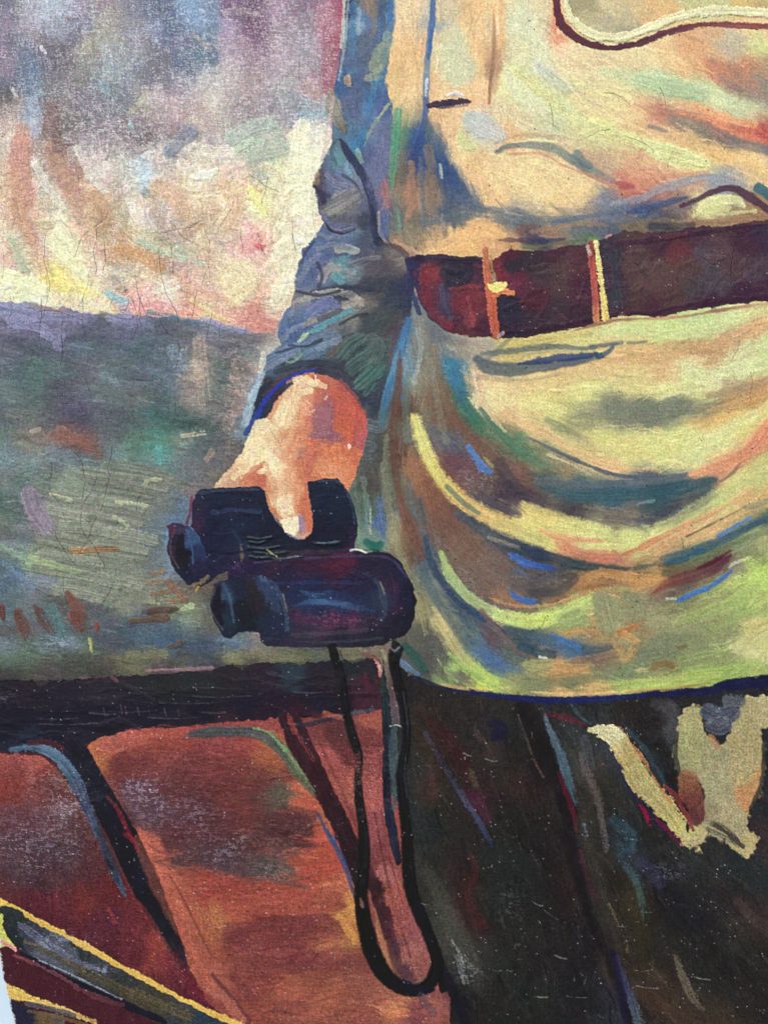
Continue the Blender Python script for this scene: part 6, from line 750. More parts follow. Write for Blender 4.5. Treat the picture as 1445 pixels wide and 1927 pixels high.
for q in [([(585, 735), (560, 745), (545, 775), (538, 800)], [12, 14, 14, 10], (246, 220, 172), .8, .1), ([(575, 718), (595, 722), (612, 728)], [8, 14, 10], (244, 206, 160), .75, .35), ([(565, 755), (556, 790), (548, 825)], 8, (236, 180, 134), .6, .1),
          ([(530, 745), (514, 775), (505, 795)], [6, 8, 6], (220, 134, 90), .7, .15), ([(575, 770), (580, 790), (590, 800)], 16, (222, 124, 92), .5, .2), ([(610, 742), (618, 770), (612, 800)], [8, 20, 22], (156, 94, 108), .65, .15), ([(596, 806), (605, 815), (622, 818)], 14, (150, 96, 116), .6, .15),
          ([(640, 720), (662, 745), (684, 775)], 12, (184, 82, 76), .6, .15), ([(632, 800), (655, 820), (650, 850)], 20, (214, 104, 72), .5, .15), ([(684, 815), (680, 840)], [10, 8], (180, 90, 100), .6, .2), ([(596, 835), (582, 870), (574, 900)], 14, (202, 104, 84), .6, .15), ([(570, 845), (562, 860)], 9, (172, 108, 110), .5, .25),
          ([(560, 840), (552, 870), (545, 895)], 12, (230, 162, 120), .5, .1), ([(505, 840), (502, 855), (512, 870), (526, 905)], [6, 14, 15, 12], (248, 224, 178), .85, .04), ([(497, 815), (478, 850), (462, 880), (440, 900)], [18, 22, 16, 8], (246, 222, 174), .75, .06), ([(448, 870), (432, 890), (416, 908)], [5, 10, 8], (232, 188, 150), .7, .25),
          ([(455, 908), (475, 895), (492, 880)], [10, 12, 8], (200, 112, 84), .75, .1), ([(484, 889), (494, 884), (502, 880)], 6, (244, 216, 168), .85, .05), ([(505, 905), (500, 918)], 8, (206, 126, 92), .7, .1), ([(540, 720), (565, 708), (590, 703)], 5, (234, 150, 100), .7, .15), ([(575, 752), (585, 762)], 4, (240, 200, 160), .6, .3),
          ([(615, 748), (612, 751)], 5, (216, 166, 130), .9, 0), ([(593, 709), (594, 715)], 3, (230, 226, 232), .95, 0), ([(657, 838), (658, 842)], 5, (244, 214, 206), .9, 0)]:
    S(q[0], q[1], q[2], a=q[3], dry=q[4], h=.8, br=.05)

for poly_, c_, a_ in [
    ([(480, 791), (503, 786), (516, 800), (526, 815), (516, 845), (503, 864), (484, 876), (451, 890), (449, 869), (462, 833)], "480 810 248 222 170|505 805 248 226 178|470 850 248 224 174|500 845 248 224 172|455 880 242 204 156|515 820 242 204 152", .92),
    ([(451, 908), (470, 897), (486, 885), (503, 897), (504, 918), (451, 918)], "460 912 208 130 98|485 895 204 112 84|498 908 196 102 80", .85),
    ([(503, 873), (513, 850), (524, 862), (532, 886), (536, 906), (524, 918), (516, 900)], (250, 226, 178), .9), ([(482, 890), (499, 877), (504, 885), (489, 894)], (248, 218, 168), .9),
    ([(600, 757), (623, 763), (621, 816), (609, 822), (592, 816), (585, 792)], (162, 102, 112), .8), ([(566, 846), (576, 840), (580, 856), (570, 866)], (186, 120, 108), .6),
    ([(668, 790), (690, 788), (686, 830), (678, 845), (662, 815)], (188, 90, 88), .5), ([(620, 730), (650, 742), (676, 775), (660, 790), (630, 770)], (206, 96, 76), .45),
    ([(577, 858), (600, 830), (612, 850), (590, 880), (584, 905), (570, 900)], (208, 112, 88), .6), ([(590, 888), (640, 870), (660, 880), (648, 912), (620, 898), (592, 899)], (230, 140, 100), .6)]:
    P(poly_, c_, soft=3.5, a=a_, rag=.5, h=.8, over=False, warp=3)
S([(564, 722), (556, 752), (547, 782), (538, 806)], [16, 19, 17, 10], (247, 208, 160), a=.85, dry=.03, h=1.2); S([(556, 718), (575, 716), (594, 724)], [10, 16, 10], (248, 214, 166), a=.8, dry=.4, h=1.2); S([(566, 760), (575, 775), (586, 770)], 12, (240, 180, 140), a=.6, dry=.5)
S([(526, 748), (514, 772), (506, 786)], 6, (232, 160, 112), a=.7); bristles(HAND, 240, 3.5, 18, lambda x, y: 75, .05)

# ---------------- binoculars
BINO = part("painted_binoculars", label="black field binoculars hanging by their strap under the hand")
UP = part("painted_binoculars", "barrel", "upper blue black barrel under the fingers"); LO = part("painted_binoculars", "barrel", "lower barrel with a blue highlight and wine red tints")
E1 = part("painted_binoculars", "eyepiece", "upper eyepiece"); E2 = part("painted_binoculars", "eyepiece", "lower eyepiece with ribbed ring")
P([(430, 1010), (664, 1002), (668, 1034), (700, 1042), (560, 1056), (420, 1075), (400, 1092), (378, 1106), (352, 1092)], "440 1040 32 30 48|480 1030 34 40 48|520 1040 40 42 48|570 1035 56 44 52|640 1030 46 36 54|600 1030 56 42 48|430 1070 46 34 62|400 1080 34 32 52", pid=BINO, h=.8, rag=.6)
P([(361, 990), (362, 950), (368, 930), (378, 922), (402, 919), (450, 917), (492, 916), (500, 924), (500, 935), (508, 960), (522, 985), (560, 1010), (586, 990), (580, 935), (577, 908), (590, 904), (612, 900), (634, 901), (648, 914), (660, 935), (668, 955), (673, 985), (672, 1010), (664, 1030), (640, 1034), (560, 1036), (500, 1034), (450, 1052), (440, 1070), (400, 1085), (385, 1060), (375, 1010)], """
380 930 30 36 52|420 930 28 34 52|470 930 26 32 48|366 960 52 32 58|362 985 76 34 58|400 960 24 28 50|450 960 38 30 54|480 970 30 32 48|400 1000 24 26 52|440 1000 30 34 54|470 1000 28 32 50|400 1040 26 28 52|430 1060 40 30 58|500 990 22 26 42|600 915 28 34 48|630 915 26 32 46|650 935 30 34 50|610 950 24 34 50|640 960 26 32 48|660 980 28 28 44|600 1000 22 24 38|640 1010 22 24 36|665 1015 50 26 44|560 1020 26 28 40""", pid=UP, h=.9, rag=.6)
P([(318, 1004), (316, 990), (326, 984), (342, 986), (356, 992), (375, 1008), (390, 1040), (396, 1078), (372, 1106), (352, 1098), (338, 1082), (324, 1062), (316, 1035)], "322 995 90 36 60|340 990 60 46 64|328 1010 36 30 48|345 1040 20 20 32|360 1010 56 74 100|370 1040 40 44 74|360 1080 30 30 48|380 1070 38 32 56|350 1090 40 30 50|322 1040 60 36 50", pid=E1, h=.9, rag=.6)
S([(330, 998), (322, 1020), (324, 1045), (336, 1068)], 4, (84, 60, 62), a=.8, h=.8); S([(342, 1010), (340, 1040), (350, 1070)], [10, 22, 10], (16, 18, 28), a=.9); S([(352, 1000), (362, 1030), (364, 1060)], 4, (70, 90, 124), a=.6, dry=.3); S([(362, 935), (360, 960), (352, 985)], 6, (116, 40, 66), a=.75, dry=.35); S([(366, 1100), (380, 1095), (392, 1084)], 9, (140, 106, 62), a=.85, dry=.2)
P([(430, 1060), (460, 1050), (520, 1046), (600, 1043), (680, 1039), (712, 1038), (735, 1043), (752, 1056), (764, 1076), (772, 1095), (779, 1108), (778, 1120), (784, 1130), (779, 1142), (781, 1160), (774, 1180), (760, 1196), (740, 1206), (715, 1214), (690, 1217), (640, 1218), (560, 1218), (506, 1216), (492, 1206), (488, 1190), (470, 1190), (440, 1150), (430, 1100)], """
470 1070 44 28 54|520 1062 54 30 48|580 1060 66 28 46|640 1066 92 28 46|620 1080 64 26 44|690 1070 42 30 46|710 1060 48 32 48|740 1070 36 32 50|540 1090 40 30 52|600 1100 34 36 62|680 1100 40 32 54|560 1120 36 40 66|595 1130 40 52 84|620 1130 40 48 78|580 1140 38 46 74|650 1138 40 44 70|690 1142 40 44 66|600 1150 44 40 62|560 1160 66 36 58|620 1166 92 40 62|660 1170 84 36 56|700 1175 54 34 48|560 1190 56 40 54|640 1190 44 34 44|700 1200 38 32 38|740 1110 58 34 54|745 1150 52 30 48|765 1120 30 28 44|760 1170 30 26 36|730 1190 36 28 38|720 1130 48 52 66|500 1200 44 34 48|520 1150 30 34 50|540 1180 40 40 56""", pid=LO, h=.9, rag=.6, warp=4)
P([(400, 1112), (404, 1098), (412, 1094), (425, 1092), (445, 1086), (470, 1080), (495, 1085), (520, 1110), (532, 1150), (530, 1195), (505, 1206), (492, 1192), (472, 1188), (450, 1190), (436, 1202), (420, 1196), (406, 1172), (398, 1140)], "405 1110 48 40 58|410 1140 24 24 36|425 1120 52 66 84|430 1160 34 44 54|450 1110 34 34 50|450 1150 22 28 34|475 1110 42 32 38|490 1140 40 30 34|470 1160 24 28 32|500 1170 34 36 50|515 1130 50 56 76|520 1180 36 38 56|430 1190 30 36 48|460 1180 26 30 38|500 1100 54 60 82", pid=E2, h=.9, rag=.6, warp=3)
S([(405, 1108), (400, 1135), (408, 1165), (420, 1185)], 3, (96, 70, 64), a=.7); S([(412, 1105), (408, 1140), (418, 1172)], [8, 17, 8], (18, 18, 30), a=.9); S([(422, 1100), (434, 1130), (440, 1170)], 5, (70, 84, 108), a=.6, dry=.3); S([(465, 1092), (478, 1120), (480, 1150)], [6, 18, 14], (44, 32, 36), a=.7)
S([(490, 1084), (515, 1102), (530, 1125), (538, 1155), (540, 1185)], [6, 9, 9, 9, 7], (66, 84, 108), a=.8, dry=.1); S([(533, 1118), (541, 1150)], 3, (176, 130, 84), a=.8, dry=.1); S([(440, 1002), (452, 1020), (456, 1045)], 6, (50, 66, 90), a=.7, dry=.2); S([(454, 1026), (457, 1045), (455, 1056)], [3, 7, 3], (186, 134, 76), a=.85, dry=.1)
S([(682, 1078), (705, 1092), (718, 1115), (725, 1145), (720, 1165)], [4, 8, 9, 9, 6], (62, 72, 90), a=.8, dry=.1); S([(716, 1096), (724, 1118)], 2.5, (190, 160, 120), a=.8)
S([(555, 1142), (580, 1134), (605, 1131), (650, 1138), (705, 1150)], [4, 10, 13, 9, 4], [(50, 66, 96), (78, 112, 150), (96, 136, 172), (62, 82, 116), (50, 62, 88)], a=.75, dry=.35); S([(560, 1165), (610, 1168), (665, 1168)], 17, (98, 42, 66), a=.6, dry=.25); S([(600, 1065), (640, 1062), (670, 1056)], [5, 10, 6], (106, 28, 46), a=.7, dry=.2)
S([(560, 1085), (620, 1082), (700, 1085)], 8, (60, 32, 60), a=.5, dry=.3); S([(550, 1195), (620, 1192), (690, 1185)], 7, (84, 70, 70), a=.6, dry=.25); S([(735, 1080), (744, 1110), (742, 1140)], 6, (104, 42, 60), a=.5, dry=.4); S([(648, 1038), (662, 1030), (666, 1020)], 7, (92, 34, 60), a=.7, dry=.2)
soften(UP, .6, 5, (26, 31, 48), .45); soften(LO, .45, 4, (38, 32, 50), .35)
scatter({UP, LO, BINO}, 260, 5, 60, lambda x, y: 2, jit=.25, a=.45, h=.9, hue=.07, br=.3, spread=.08)
for x0, y0, L in [(468, 1012, 44), (466, 1030, 60), (470, 1048, 40), (500, 1050, 70), (470, 1020, 30), (590, 1022, 50), (480, 1040, 62)]:
    S([(x0, y0), (x0 + L / 2, y0 + 3), (x0 + L, y0 - 1)], 5, (26, 34, 40), h=2.6, br=.3); S([(x0 + 2, y0 - 2), (x0 + L / 2, y0 + 1), (x0 + L, y0 - 3)], 1.6, (66, 78, 84), a=.5, dry=.5, h=2.2)
S([(503, 1034), (512, 1042), (520, 1046)], 4, (166, 142, 74), a=.9, dry=.1); S([(500, 1056), (530, 1051), (560, 1046)], 2.5, (122, 96, 80), a=.6, dry=.3); S([(594, 1022), (615, 1021), (634, 1019)], 2, (96, 110, 116), a=.7, dry=.2)
S([(660, 1035), (672, 1034), (690, 1040)], 4, (226, 214, 190), a=.9, dry=.1); S([(772, 1108), (782, 1132)], 6, (22, 20, 28), a=.9)

THUMB = part("painted_hand", "finger", "forefinger pressed down over the barrel with a pale fingernail")
P([(500, 905), (500, 925), (504, 940), (510, 960), (522, 974), (530, 988), (536, 1000), (548, 1008), (562, 1015), (574, 1014), (584, 1004), (589, 985), (586, 965), (581, 940), (579, 920), (577, 900), (560, 880), (520, 880)], """
505 915 214 140 100|512 905 228 176 130|520 895 244 212 164|545 900 230 166 124|570 900 214 124 90|560 920 222 146 106|530 920 230 176 132|510 935 226 170 124|520 950 232 186 138|530 942 240 206 160|540 955 248 226 186|548 945 240 200 156|560 950 214 126 90|572 950 206 110 80|575 970 206 108 78|515 965 206 120 84|535 970 224 156 112|552 968 236 186 146|540 990 248 226 184|555 990 248 222 180|550 1000 244 216 172|567 985 168 132 154|568 1000 170 130 146|580 985 206 112 82|575 1005 222 150 124|560 1010 200 150 130""", pid=THUMB, h=1.0, rag=.4, warp=2)
S([(540, 985), (550, 975), (562, 970)], [5, 7, 5], (232, 170, 124), a=.7); S([(534, 982), (545, 990), (552, 1003)], [10, 16, 10], (250, 228, 186), a=.85, h=1.3); S([(567, 972), (568, 990), (566, 1000)], [7, 8, 5], (166, 132, 158), a=.9, h=1.2); S([(575, 910), (577, 940), (583, 970), (582, 998)], [6, 9, 11, 8], (208, 108, 78), a=.75); S([(530, 946), (540, 952), (546, 962)], 13, (248, 226, 190), a=.75, dry=.1)
P([(529, 980), (545, 973), (562, 971), (566, 984), (563, 999), (550, 1004), (536, 1002)], (250, 228, 188), soft=2.5, rag=.4, h=1.5, over=False); P([(562, 970), (572, 971), (571, 997), (563, 1003)], (164, 130, 152), soft=2.5, rag=.3, h=1.3, over=False)
P([(518, 945), (541, 941), (553, 948), (550, 965), (535, 977), (524, 968)], (247, 214, 170), soft=4, a=.8, rag=.6, h=1.3, over=False)
S([(503, 930), (508, 955), (520, 972)], 4, (196, 112, 74), a=.75); S([(540, 1004), (556, 1013), (568, 1014)], 4, (150, 140, 160), a=.7, dry=.35); S([(560, 925), (556, 950)], 10, (224, 150, 108), a=.6)

S([(372, 928), (430, 922), (492, 921)], 4, (58, 66, 88), a=.7, dry=.3); S([(600, 905), (640, 908), (660, 945), (668, 985)], 4, (58, 70, 92), a=.7, dry=.25); S([(400, 965), (440, 960), (490, 962)], 9, (46, 56, 82), a=.6, dry=.35)
S([(480, 1058), (560, 1052), (680, 1046), (735, 1052), (765, 1085)], 4, (74, 58, 84), a=.7, dry=.3); S([(490, 1100), (560, 1096), (680, 1096)], 7, (50, 50, 82), a=.6, dry=.3); S([(560, 1208), (640, 1207), (720, 1200)], 5, (62, 56, 62), a=.6, dry=.35)
# ---------------- neck strap
EDGE = part("painted_trousers", "side_seam", "blue black upright line beside the strap")
S([(722, 1236), (722, 1280), (725, 1330), (728, 1400), (727, 1460), (730, 1520), (738, 1570), (750, 1620)], [3, 9, 13, 14, 16, 16, 20, 14], [(38, 50, 50), (38, 52, 54), (32, 42, 52), (28, 34, 50), (28, 32, 46), (36, 38, 56), (32, 34, 50)], h=.5, pid=EDGE, br=.25)
S([(729, 1248), (734, 1290), (742, 1330), (746, 1362)], [6, 12, 16, 12], [(116, 108, 96), (100, 78, 76), (106, 84, 92), (84, 74, 88)], a=.9, dry=.1); S([(742, 1370), (740, 1420), (744, 1470), (742, 1520)], [10, 16, 14, 8], (64, 86, 92), a=.75, dry=.2); S([(720, 1225), (726, 1240)], 8, (140, 146, 96), a=.8, dry=.2)
S([(706, 1240), (714, 1258), (714, 1272)], [5, 10, 5], [(200, 120, 120), (236, 176, 160), (206, 110, 106)], a=.9, dry=.05); S([(684, 1232), (700, 1234), (712, 1242)], 6, (140, 66, 76), a=.8, dry=.25); S([(735, 1366), (748, 1364), (760, 1370)], 3, (170, 176, 176), a=.7, dry=.3)
S([(688, 1276), (692, 1290)], 14, (88, 34, 50), a=.6, dry=.3)
STRAP = part("painted_neck_strap", label="long black cord loop hanging down from the binoculars")
S([(624, 1216), (631, 1240), (640, 1270), (646, 1310), (652, 1340), (662, 1380), (672, 1410), (676, 1432), (674, 1460), (675, 1500), (681, 1540), (684, 1580), (684, 1620), (679, 1660), (680, 1700), (688, 1745), (700, 1790), (722, 1830), (752, 1856), (785, 1862), (808, 1850), (820, 1825), (820, 1800), (806, 1760), (790, 1720), (774, 1680), (768, 1640), (766, 1600), (764, 1560), (760, 1520), (755, 1480), (754, 1450), (762, 1410), (764, 1375), (760, 1340), (754, 1300), (744, 1265), (740, 1235), (745, 1218)],
  [15, 16, 18, 16, 15, 17, 17, 13, 13, 17, 19, 22, 24, 24, 26, 30, 32, 30, 26, 24, 26, 26, 22, 22, 24, 24, 24, 22, 20, 20, 18, 17, 16, 16, 15, 16, 18, 20, 20],
  [(26, 24, 28), (24, 24, 28), (22, 22, 24), (28, 26, 28), (16, 18, 20), (15, 17, 22), (16, 17, 24), (18, 20, 30), (16, 18, 26), (20, 20, 26), (22, 22, 28), (24, 22, 28)], h=2.2, br=.3, pid=STRAP, rag=.5, n=5, bl=60)
S([(742, 1208), (748, 1222), (746, 1240)], [14, 22, 14], (28, 30, 34), h=2.6, pid=STRAP, br=.5); S([(672, 1425), (674, 1440)], 12, (120, 60, 58), a=.5, dry=.45); S([(678, 1690), (682, 1705)], 5, (150, 90, 84), a=.7, dry=.4)
S([(760, 1845), (790, 1865), (815, 1860)], [10, 16, 8], (22, 22, 36), h=1); S([(764, 1420), (761, 1460), (766, 1500)], 2, (60, 62, 66), a=.7, dry=.3); S([(758, 1300), (766, 1350), (768, 1400)], 2, (60, 60, 66), a=.6, dry=.4); S([(735, 1218), (742, 1224), (752, 1216)], 2.5, (110, 116, 120), a=.8, dry=.2)
S([(640, 1225), (646, 1245)], 2, (60, 58, 62), a=.7); S([(792, 1872), (800, 1890), (815, 1905)], 14, (80, 60, 74), a=.5, dry=.4)
# ------------------------------------------------------------------ age: cracks, worn weave, specks of dust; gloss glints painted in
# the varnish has yellowed and greyed every pigment a little
SAT = np.full((NY, NX), .86, np.float32)
for k in (PAN1, PAN2, PAN3, SEAT): SAT[IDM == k] = .80
SAT[IDM == TROU] = .85; SAT[IDM == SLV] = .76; SAT[IDM == BELT] = .9; SAT[IDM == UP] = .8; SAT[IDM == FIELD] = .72; SAT[IDM == SKY] = .74; SAT[IDM == TUN] = .84
LUM = IMG @ np.array([.3, .59, .11], np.float32)
IMG = LUM[..., None] + (IMG - LUM[..., None]) * SAT[..., None]
k = (IDM == TUN)[..., None]; IMG = np.where(k, IMG * (1 + .055 * sstep((LUM[..., None] - .5) * 4)) - .03 * sstep((.5 - LUM[..., None]) * 4), IMG)
k = np.isin(IDM, [PAN1, PAN2])[..., None]; IMG = np.where(k, IMG * np.array([1.07, 1.05, 1.06]), IMG); k = np.isin(IDM, [UP, LO, BINO, E1, E2])[..., None]; IMG = np.where(k, IMG * np.array([.92, 1.04, 1.14]) + .008, IMG)
IMG = np.clip(IMG, 0, 1).astype(np.float32); LUM = IMG.mean(axis=2)
def crack(x, y, ang, L, w=1.2, dark=.42, light=False):
    pts = [(x, y)]; a = math.radians(ang)
    for _ in range(int(L / 11)):
        a += RNG.normal() * .28; a += (math.radians(ang) - a) * .25
        x += math.cos(a) * 11; y += math.sin(a) * 11; pts.append((x, y))
    L_ = smooth_line(pts, 2); A = L_
    sl = box_of(A[:, 0].min() - 4, A[:, 1].min() - 4, A[:, 0].max() + 4, A[:, 1].max() + 4)
    X, Y = XX[sl], YY[sl]; D = np.full(X.shape, 1e9, np.float32)
    for i in range(len(A) - 1):
        dx, dy = A[i + 1] - A[i]; s = np.clip(((X - A[i, 0]) * dx + (Y - A[i, 1]) * dy) / (dx * dx + dy * dy + 1e-6), 0, 1)
        D = np.minimum(D, np.hypot(X - A[i, 0] - s * dx, Y - A[i, 1] - s * dy))
    m_ = sstep((w / 2 - D) / 1.6 + .5) * (.35 + .8 * N14[sl])
    IMG[sl] *= 1 - (dark * m_)[..., None]; HGT[sl] -= m_ * .6
    return pts
for x, y, a_, L in [(8, 470, 85, 60), (30, 410, 100, 40), (88, 440, 88, 110), (80, 560, 95, 70), (182, 430, 90, 95), (198, 460, 88, 60), (205, 400, 92, 120), (178, 500, 118, 90), (235, 540, 80, 60), (255, 500, 78, 110), (300, 470, 90, 150),
                    (385, 430, 92, 110), (392, 500, 80, 40), (372, 545, 90, 60), (320, 420, 50, 60), (310, 440, -38, 70), (350, 440, -60, 50), (550, 405, 92, 60), (550, 440, 90, 40), (325, 462, 100, 60), (160, 555, 90, 80), (52, 580, 8, 110), (120, 600, 100, 90),
                    (75, 640, -60, 90), (220, 545, 100, 40), (236, 545, 80, 50), (265, 560, 90, 60), (98, 870, 88, 120), (140, 850, 80, 100), (212, 840, 92, 230), (155, 965, 92, 130), (105, 1000, 60, 80), (275, 910, 88, 60), (183, 900, 100, 70), (220, 1070, 110, 70),
                    (120, 1075, 88, 60), (335, 640, 90, 60), (300, 590, 92, 50), (400, 590, 95, 60), (420, 585, 90, 60), (455, 430, 80, 50), (485, 440, 60, 60), (440, 380, 100, 60), (20, 560, 92, 60), (470, 330, 30, 70), (505, 335, 110, 60),
                    (1035, 195, 80, 50), (1240, 165, 95, 40), (1135, 175, 20, 60), (1390, 640, 80, 50), (1410, 700, 85, 60), (1085, 265, 10, 70), (1180, 260, 20, 60), (1265, 285, 95, 40), (1280, 1010, 85, 30), (1085, 985, 92, 40), (1025, 1160, 90, 30), (1310, 480, 10, 60), (1380, 470, 85, 50)]:
    crack(x, y, a_, L)
for _ in range(30):
    crack(RNG.uniform(0, 560), RNG.uniform(300, 640), 90 + RNG.normal() * 25, RNG.uniform(25, 90), w=1.0, dark=.22)
for _ in range(40):
    crack(RNG.uniform(960, 1440), RNG.uniform(80, 330), 25 + RNG.normal() * 40, RNG.uniform(12, 50), w=.9, dark=.16)
for _ in range(26):
    crack(RNG.uniform(60, 560), RNG.uniform(640, 1200), 88 + RNG.normal() * 15, RNG.uniform(25, 90), w=.9, dark=.2)
for x, y, L in [(205, 1342, 70), (250, 1338, 90), (330, 1350, 100), (360, 1322, 120), (110, 1352, 80), (420, 1310, 110), (60, 1330, 60), (130, 1362, 110), (405, 1340, 60), (590, 1302, 70)]:
    S([(x - L / 2, y), (x, y + 2), (x + L / 2, y - 1)], 1.6, (84, 84, 98), a=.5, dry=.4, h=1.6, over=False)
for x, y in [(228, 1334), (236, 1336), (260, 1338), (310, 1340), (335, 1338), (280, 1336), (196, 1340)]:
    S([(x, y - 7), (x + 3, y + 8)], 1.5, (96, 96, 108), a=.5, h=1.4, over=False)
for x, y, a_, L in [(1035, 1720, 35, 34), (1010, 1700, 25, 20), (960, 1825, 5, 14), (1055, 1800, 18, 24), (1085, 1875, 4, 40), (1020, 1875, 2, 20), (1208, 1825, 0, 30), (1220, 1857, 6, 50), (1172, 1742, 0, 18), (1215, 1715, 0, 30), (1080, 1840, 95, 12), (1100, 1845, 110, 18), (1320, 1840, 10, 30),
                    (1130, 1912, 30, 12), (815, 1900, 20, 14), (935, 1825, 4, 16), (640, 1550, -20, 10), (880, 1420, 25, 14), (925, 1430, 10, 24), (800, 1700, 10, 14), (1000, 1385, 90, 14), 
                    (1030, 1085, 80, 22), (1045, 1090, 100, 20), (118, 1545, 90, 16), (225, 860, 80, 10), (880, 1805, 62, 30), (872, 1800, 60, 24)]:
    r = math.radians(a_); dx, dy = math.cos(r) * L / 2, math.sin(r) * L / 2
    S([(x - dx, y - dy), (x, y + 1.5), (x + dx, y + dy)], 1.5, (120, 122, 120), a=.6, dry=.4, h=1.2, over=False)

LUM = IMG.mean(axis=2, keepdims=True)
# worn weave: pigment sits on the threads, the hollows stay darker
g = GRN + .02
dk = np.clip((.5 - LUM[..., 0]) / .5, 0, 1)
tone = (WEAVE - .5) * 2.0 + (WHITE - .5) * 1.35
tone += (np.roll(WHITE, 1, 1) - .5) * .4
IMG *= (1 + g * tone)[..., None] * (1 + .055 * (N40 - .5) + .06 * (N6 - .5))[..., None]
CH = RNG.normal(size=(NY // 2 + 1, NX // 2 + 1, 3)).astype(np.float32)
CH = np.repeat(np.repeat(CH, 2, 0), 2, 1)[:NY, :NX]
IMG += CH * (.012 + .022 * g[..., None] * 4) * (.25 + LUM)
# glints painted into seat and dark colours; bare worn threads in the haze
def scuff_glint(cx, cy, rx, ry, col, amt, thr=.60):
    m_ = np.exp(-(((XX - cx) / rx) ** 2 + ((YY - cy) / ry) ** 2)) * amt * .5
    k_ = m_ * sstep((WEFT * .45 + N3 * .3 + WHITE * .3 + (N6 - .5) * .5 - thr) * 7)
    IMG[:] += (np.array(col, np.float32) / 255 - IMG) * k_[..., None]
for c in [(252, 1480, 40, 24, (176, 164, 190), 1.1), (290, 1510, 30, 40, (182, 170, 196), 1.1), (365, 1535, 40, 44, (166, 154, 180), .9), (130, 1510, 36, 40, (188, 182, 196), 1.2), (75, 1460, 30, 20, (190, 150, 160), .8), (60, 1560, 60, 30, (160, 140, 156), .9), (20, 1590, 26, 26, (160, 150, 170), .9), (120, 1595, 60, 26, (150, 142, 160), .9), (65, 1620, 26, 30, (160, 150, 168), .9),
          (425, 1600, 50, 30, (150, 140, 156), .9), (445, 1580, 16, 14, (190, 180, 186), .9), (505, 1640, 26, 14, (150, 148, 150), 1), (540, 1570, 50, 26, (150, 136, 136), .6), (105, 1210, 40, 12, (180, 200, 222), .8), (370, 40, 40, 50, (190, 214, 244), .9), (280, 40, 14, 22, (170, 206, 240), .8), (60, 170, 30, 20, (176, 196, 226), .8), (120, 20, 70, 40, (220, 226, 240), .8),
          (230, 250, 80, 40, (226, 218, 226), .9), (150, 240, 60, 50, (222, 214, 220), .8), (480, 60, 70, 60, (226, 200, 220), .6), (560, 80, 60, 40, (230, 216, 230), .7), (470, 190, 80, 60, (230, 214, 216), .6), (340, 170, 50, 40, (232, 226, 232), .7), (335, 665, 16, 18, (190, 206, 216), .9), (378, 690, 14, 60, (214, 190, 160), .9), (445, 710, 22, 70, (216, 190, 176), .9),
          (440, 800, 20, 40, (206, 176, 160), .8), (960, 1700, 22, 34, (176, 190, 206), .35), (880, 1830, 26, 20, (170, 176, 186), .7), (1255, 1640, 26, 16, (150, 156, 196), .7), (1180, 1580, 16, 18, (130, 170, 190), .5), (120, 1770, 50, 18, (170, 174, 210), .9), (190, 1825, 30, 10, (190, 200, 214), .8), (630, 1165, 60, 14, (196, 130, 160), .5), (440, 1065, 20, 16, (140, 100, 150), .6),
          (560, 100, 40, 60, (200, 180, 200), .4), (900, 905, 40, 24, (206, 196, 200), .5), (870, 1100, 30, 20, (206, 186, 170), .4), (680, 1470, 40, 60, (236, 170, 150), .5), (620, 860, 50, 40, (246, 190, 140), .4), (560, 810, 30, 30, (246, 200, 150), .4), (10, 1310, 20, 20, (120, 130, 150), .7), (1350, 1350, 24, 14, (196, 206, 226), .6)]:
    scuff_glint(*c)
B_ = IMG.copy()
for ax in (0, 1): B_ = (np.roll(B_, 1, ax) + np.roll(B_, -1, ax) + B_) / 3
for ax in (0, 1): B_ = (np.roll(B_, 1, ax) + np.roll(B_, -1, ax) + B_) / 3
IMG += (IMG - B_) * .55          # paint edges stay crisp
# dust grains, with glints painted in as more bright grains on dark paint
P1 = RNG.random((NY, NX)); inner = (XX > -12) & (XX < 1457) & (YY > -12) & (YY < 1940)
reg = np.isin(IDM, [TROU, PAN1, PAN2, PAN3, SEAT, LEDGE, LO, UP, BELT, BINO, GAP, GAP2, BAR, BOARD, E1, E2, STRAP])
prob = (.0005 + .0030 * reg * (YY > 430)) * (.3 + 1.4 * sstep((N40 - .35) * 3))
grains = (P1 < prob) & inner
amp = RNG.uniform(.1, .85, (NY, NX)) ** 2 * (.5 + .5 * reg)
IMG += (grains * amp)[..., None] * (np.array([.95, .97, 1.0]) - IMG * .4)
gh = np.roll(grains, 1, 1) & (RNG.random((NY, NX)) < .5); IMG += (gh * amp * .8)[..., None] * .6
pits = (RNG.random((NY, NX)) < .00022) & (XX > 780) & (YY < 1300)
for dy in (0, 1):
    for dx in (0, 1): IMG[np.roll(np.roll(pits, dy, 0), dx, 1) & (RNG.random((NY, NX)) < .8)] *= .45
IMG = np.clip(IMG, .012, 1.0)

# the left edge of the canvas: a slanting, slightly frayed cut
EDGE_X = np.interp(YS, [-900, 1766, 1800, 1840, 1880, 1927, 2700], [-318, -1, 1.0, 7.5, 18, 29, 200])
EDGE_X = EDGE_X + (tex(YS / 5.0, YS * 0 + 3.3) - .5) * 3.2
rim = sstep((EDGE_X[:, None] + 3.2 + (N3 - .5) * 5 - XX) / 2.0)
IMG += (np.array([.86, .87, .87]) - IMG) * (rim * .85)[..., None]
HGT *= (1 - rim)

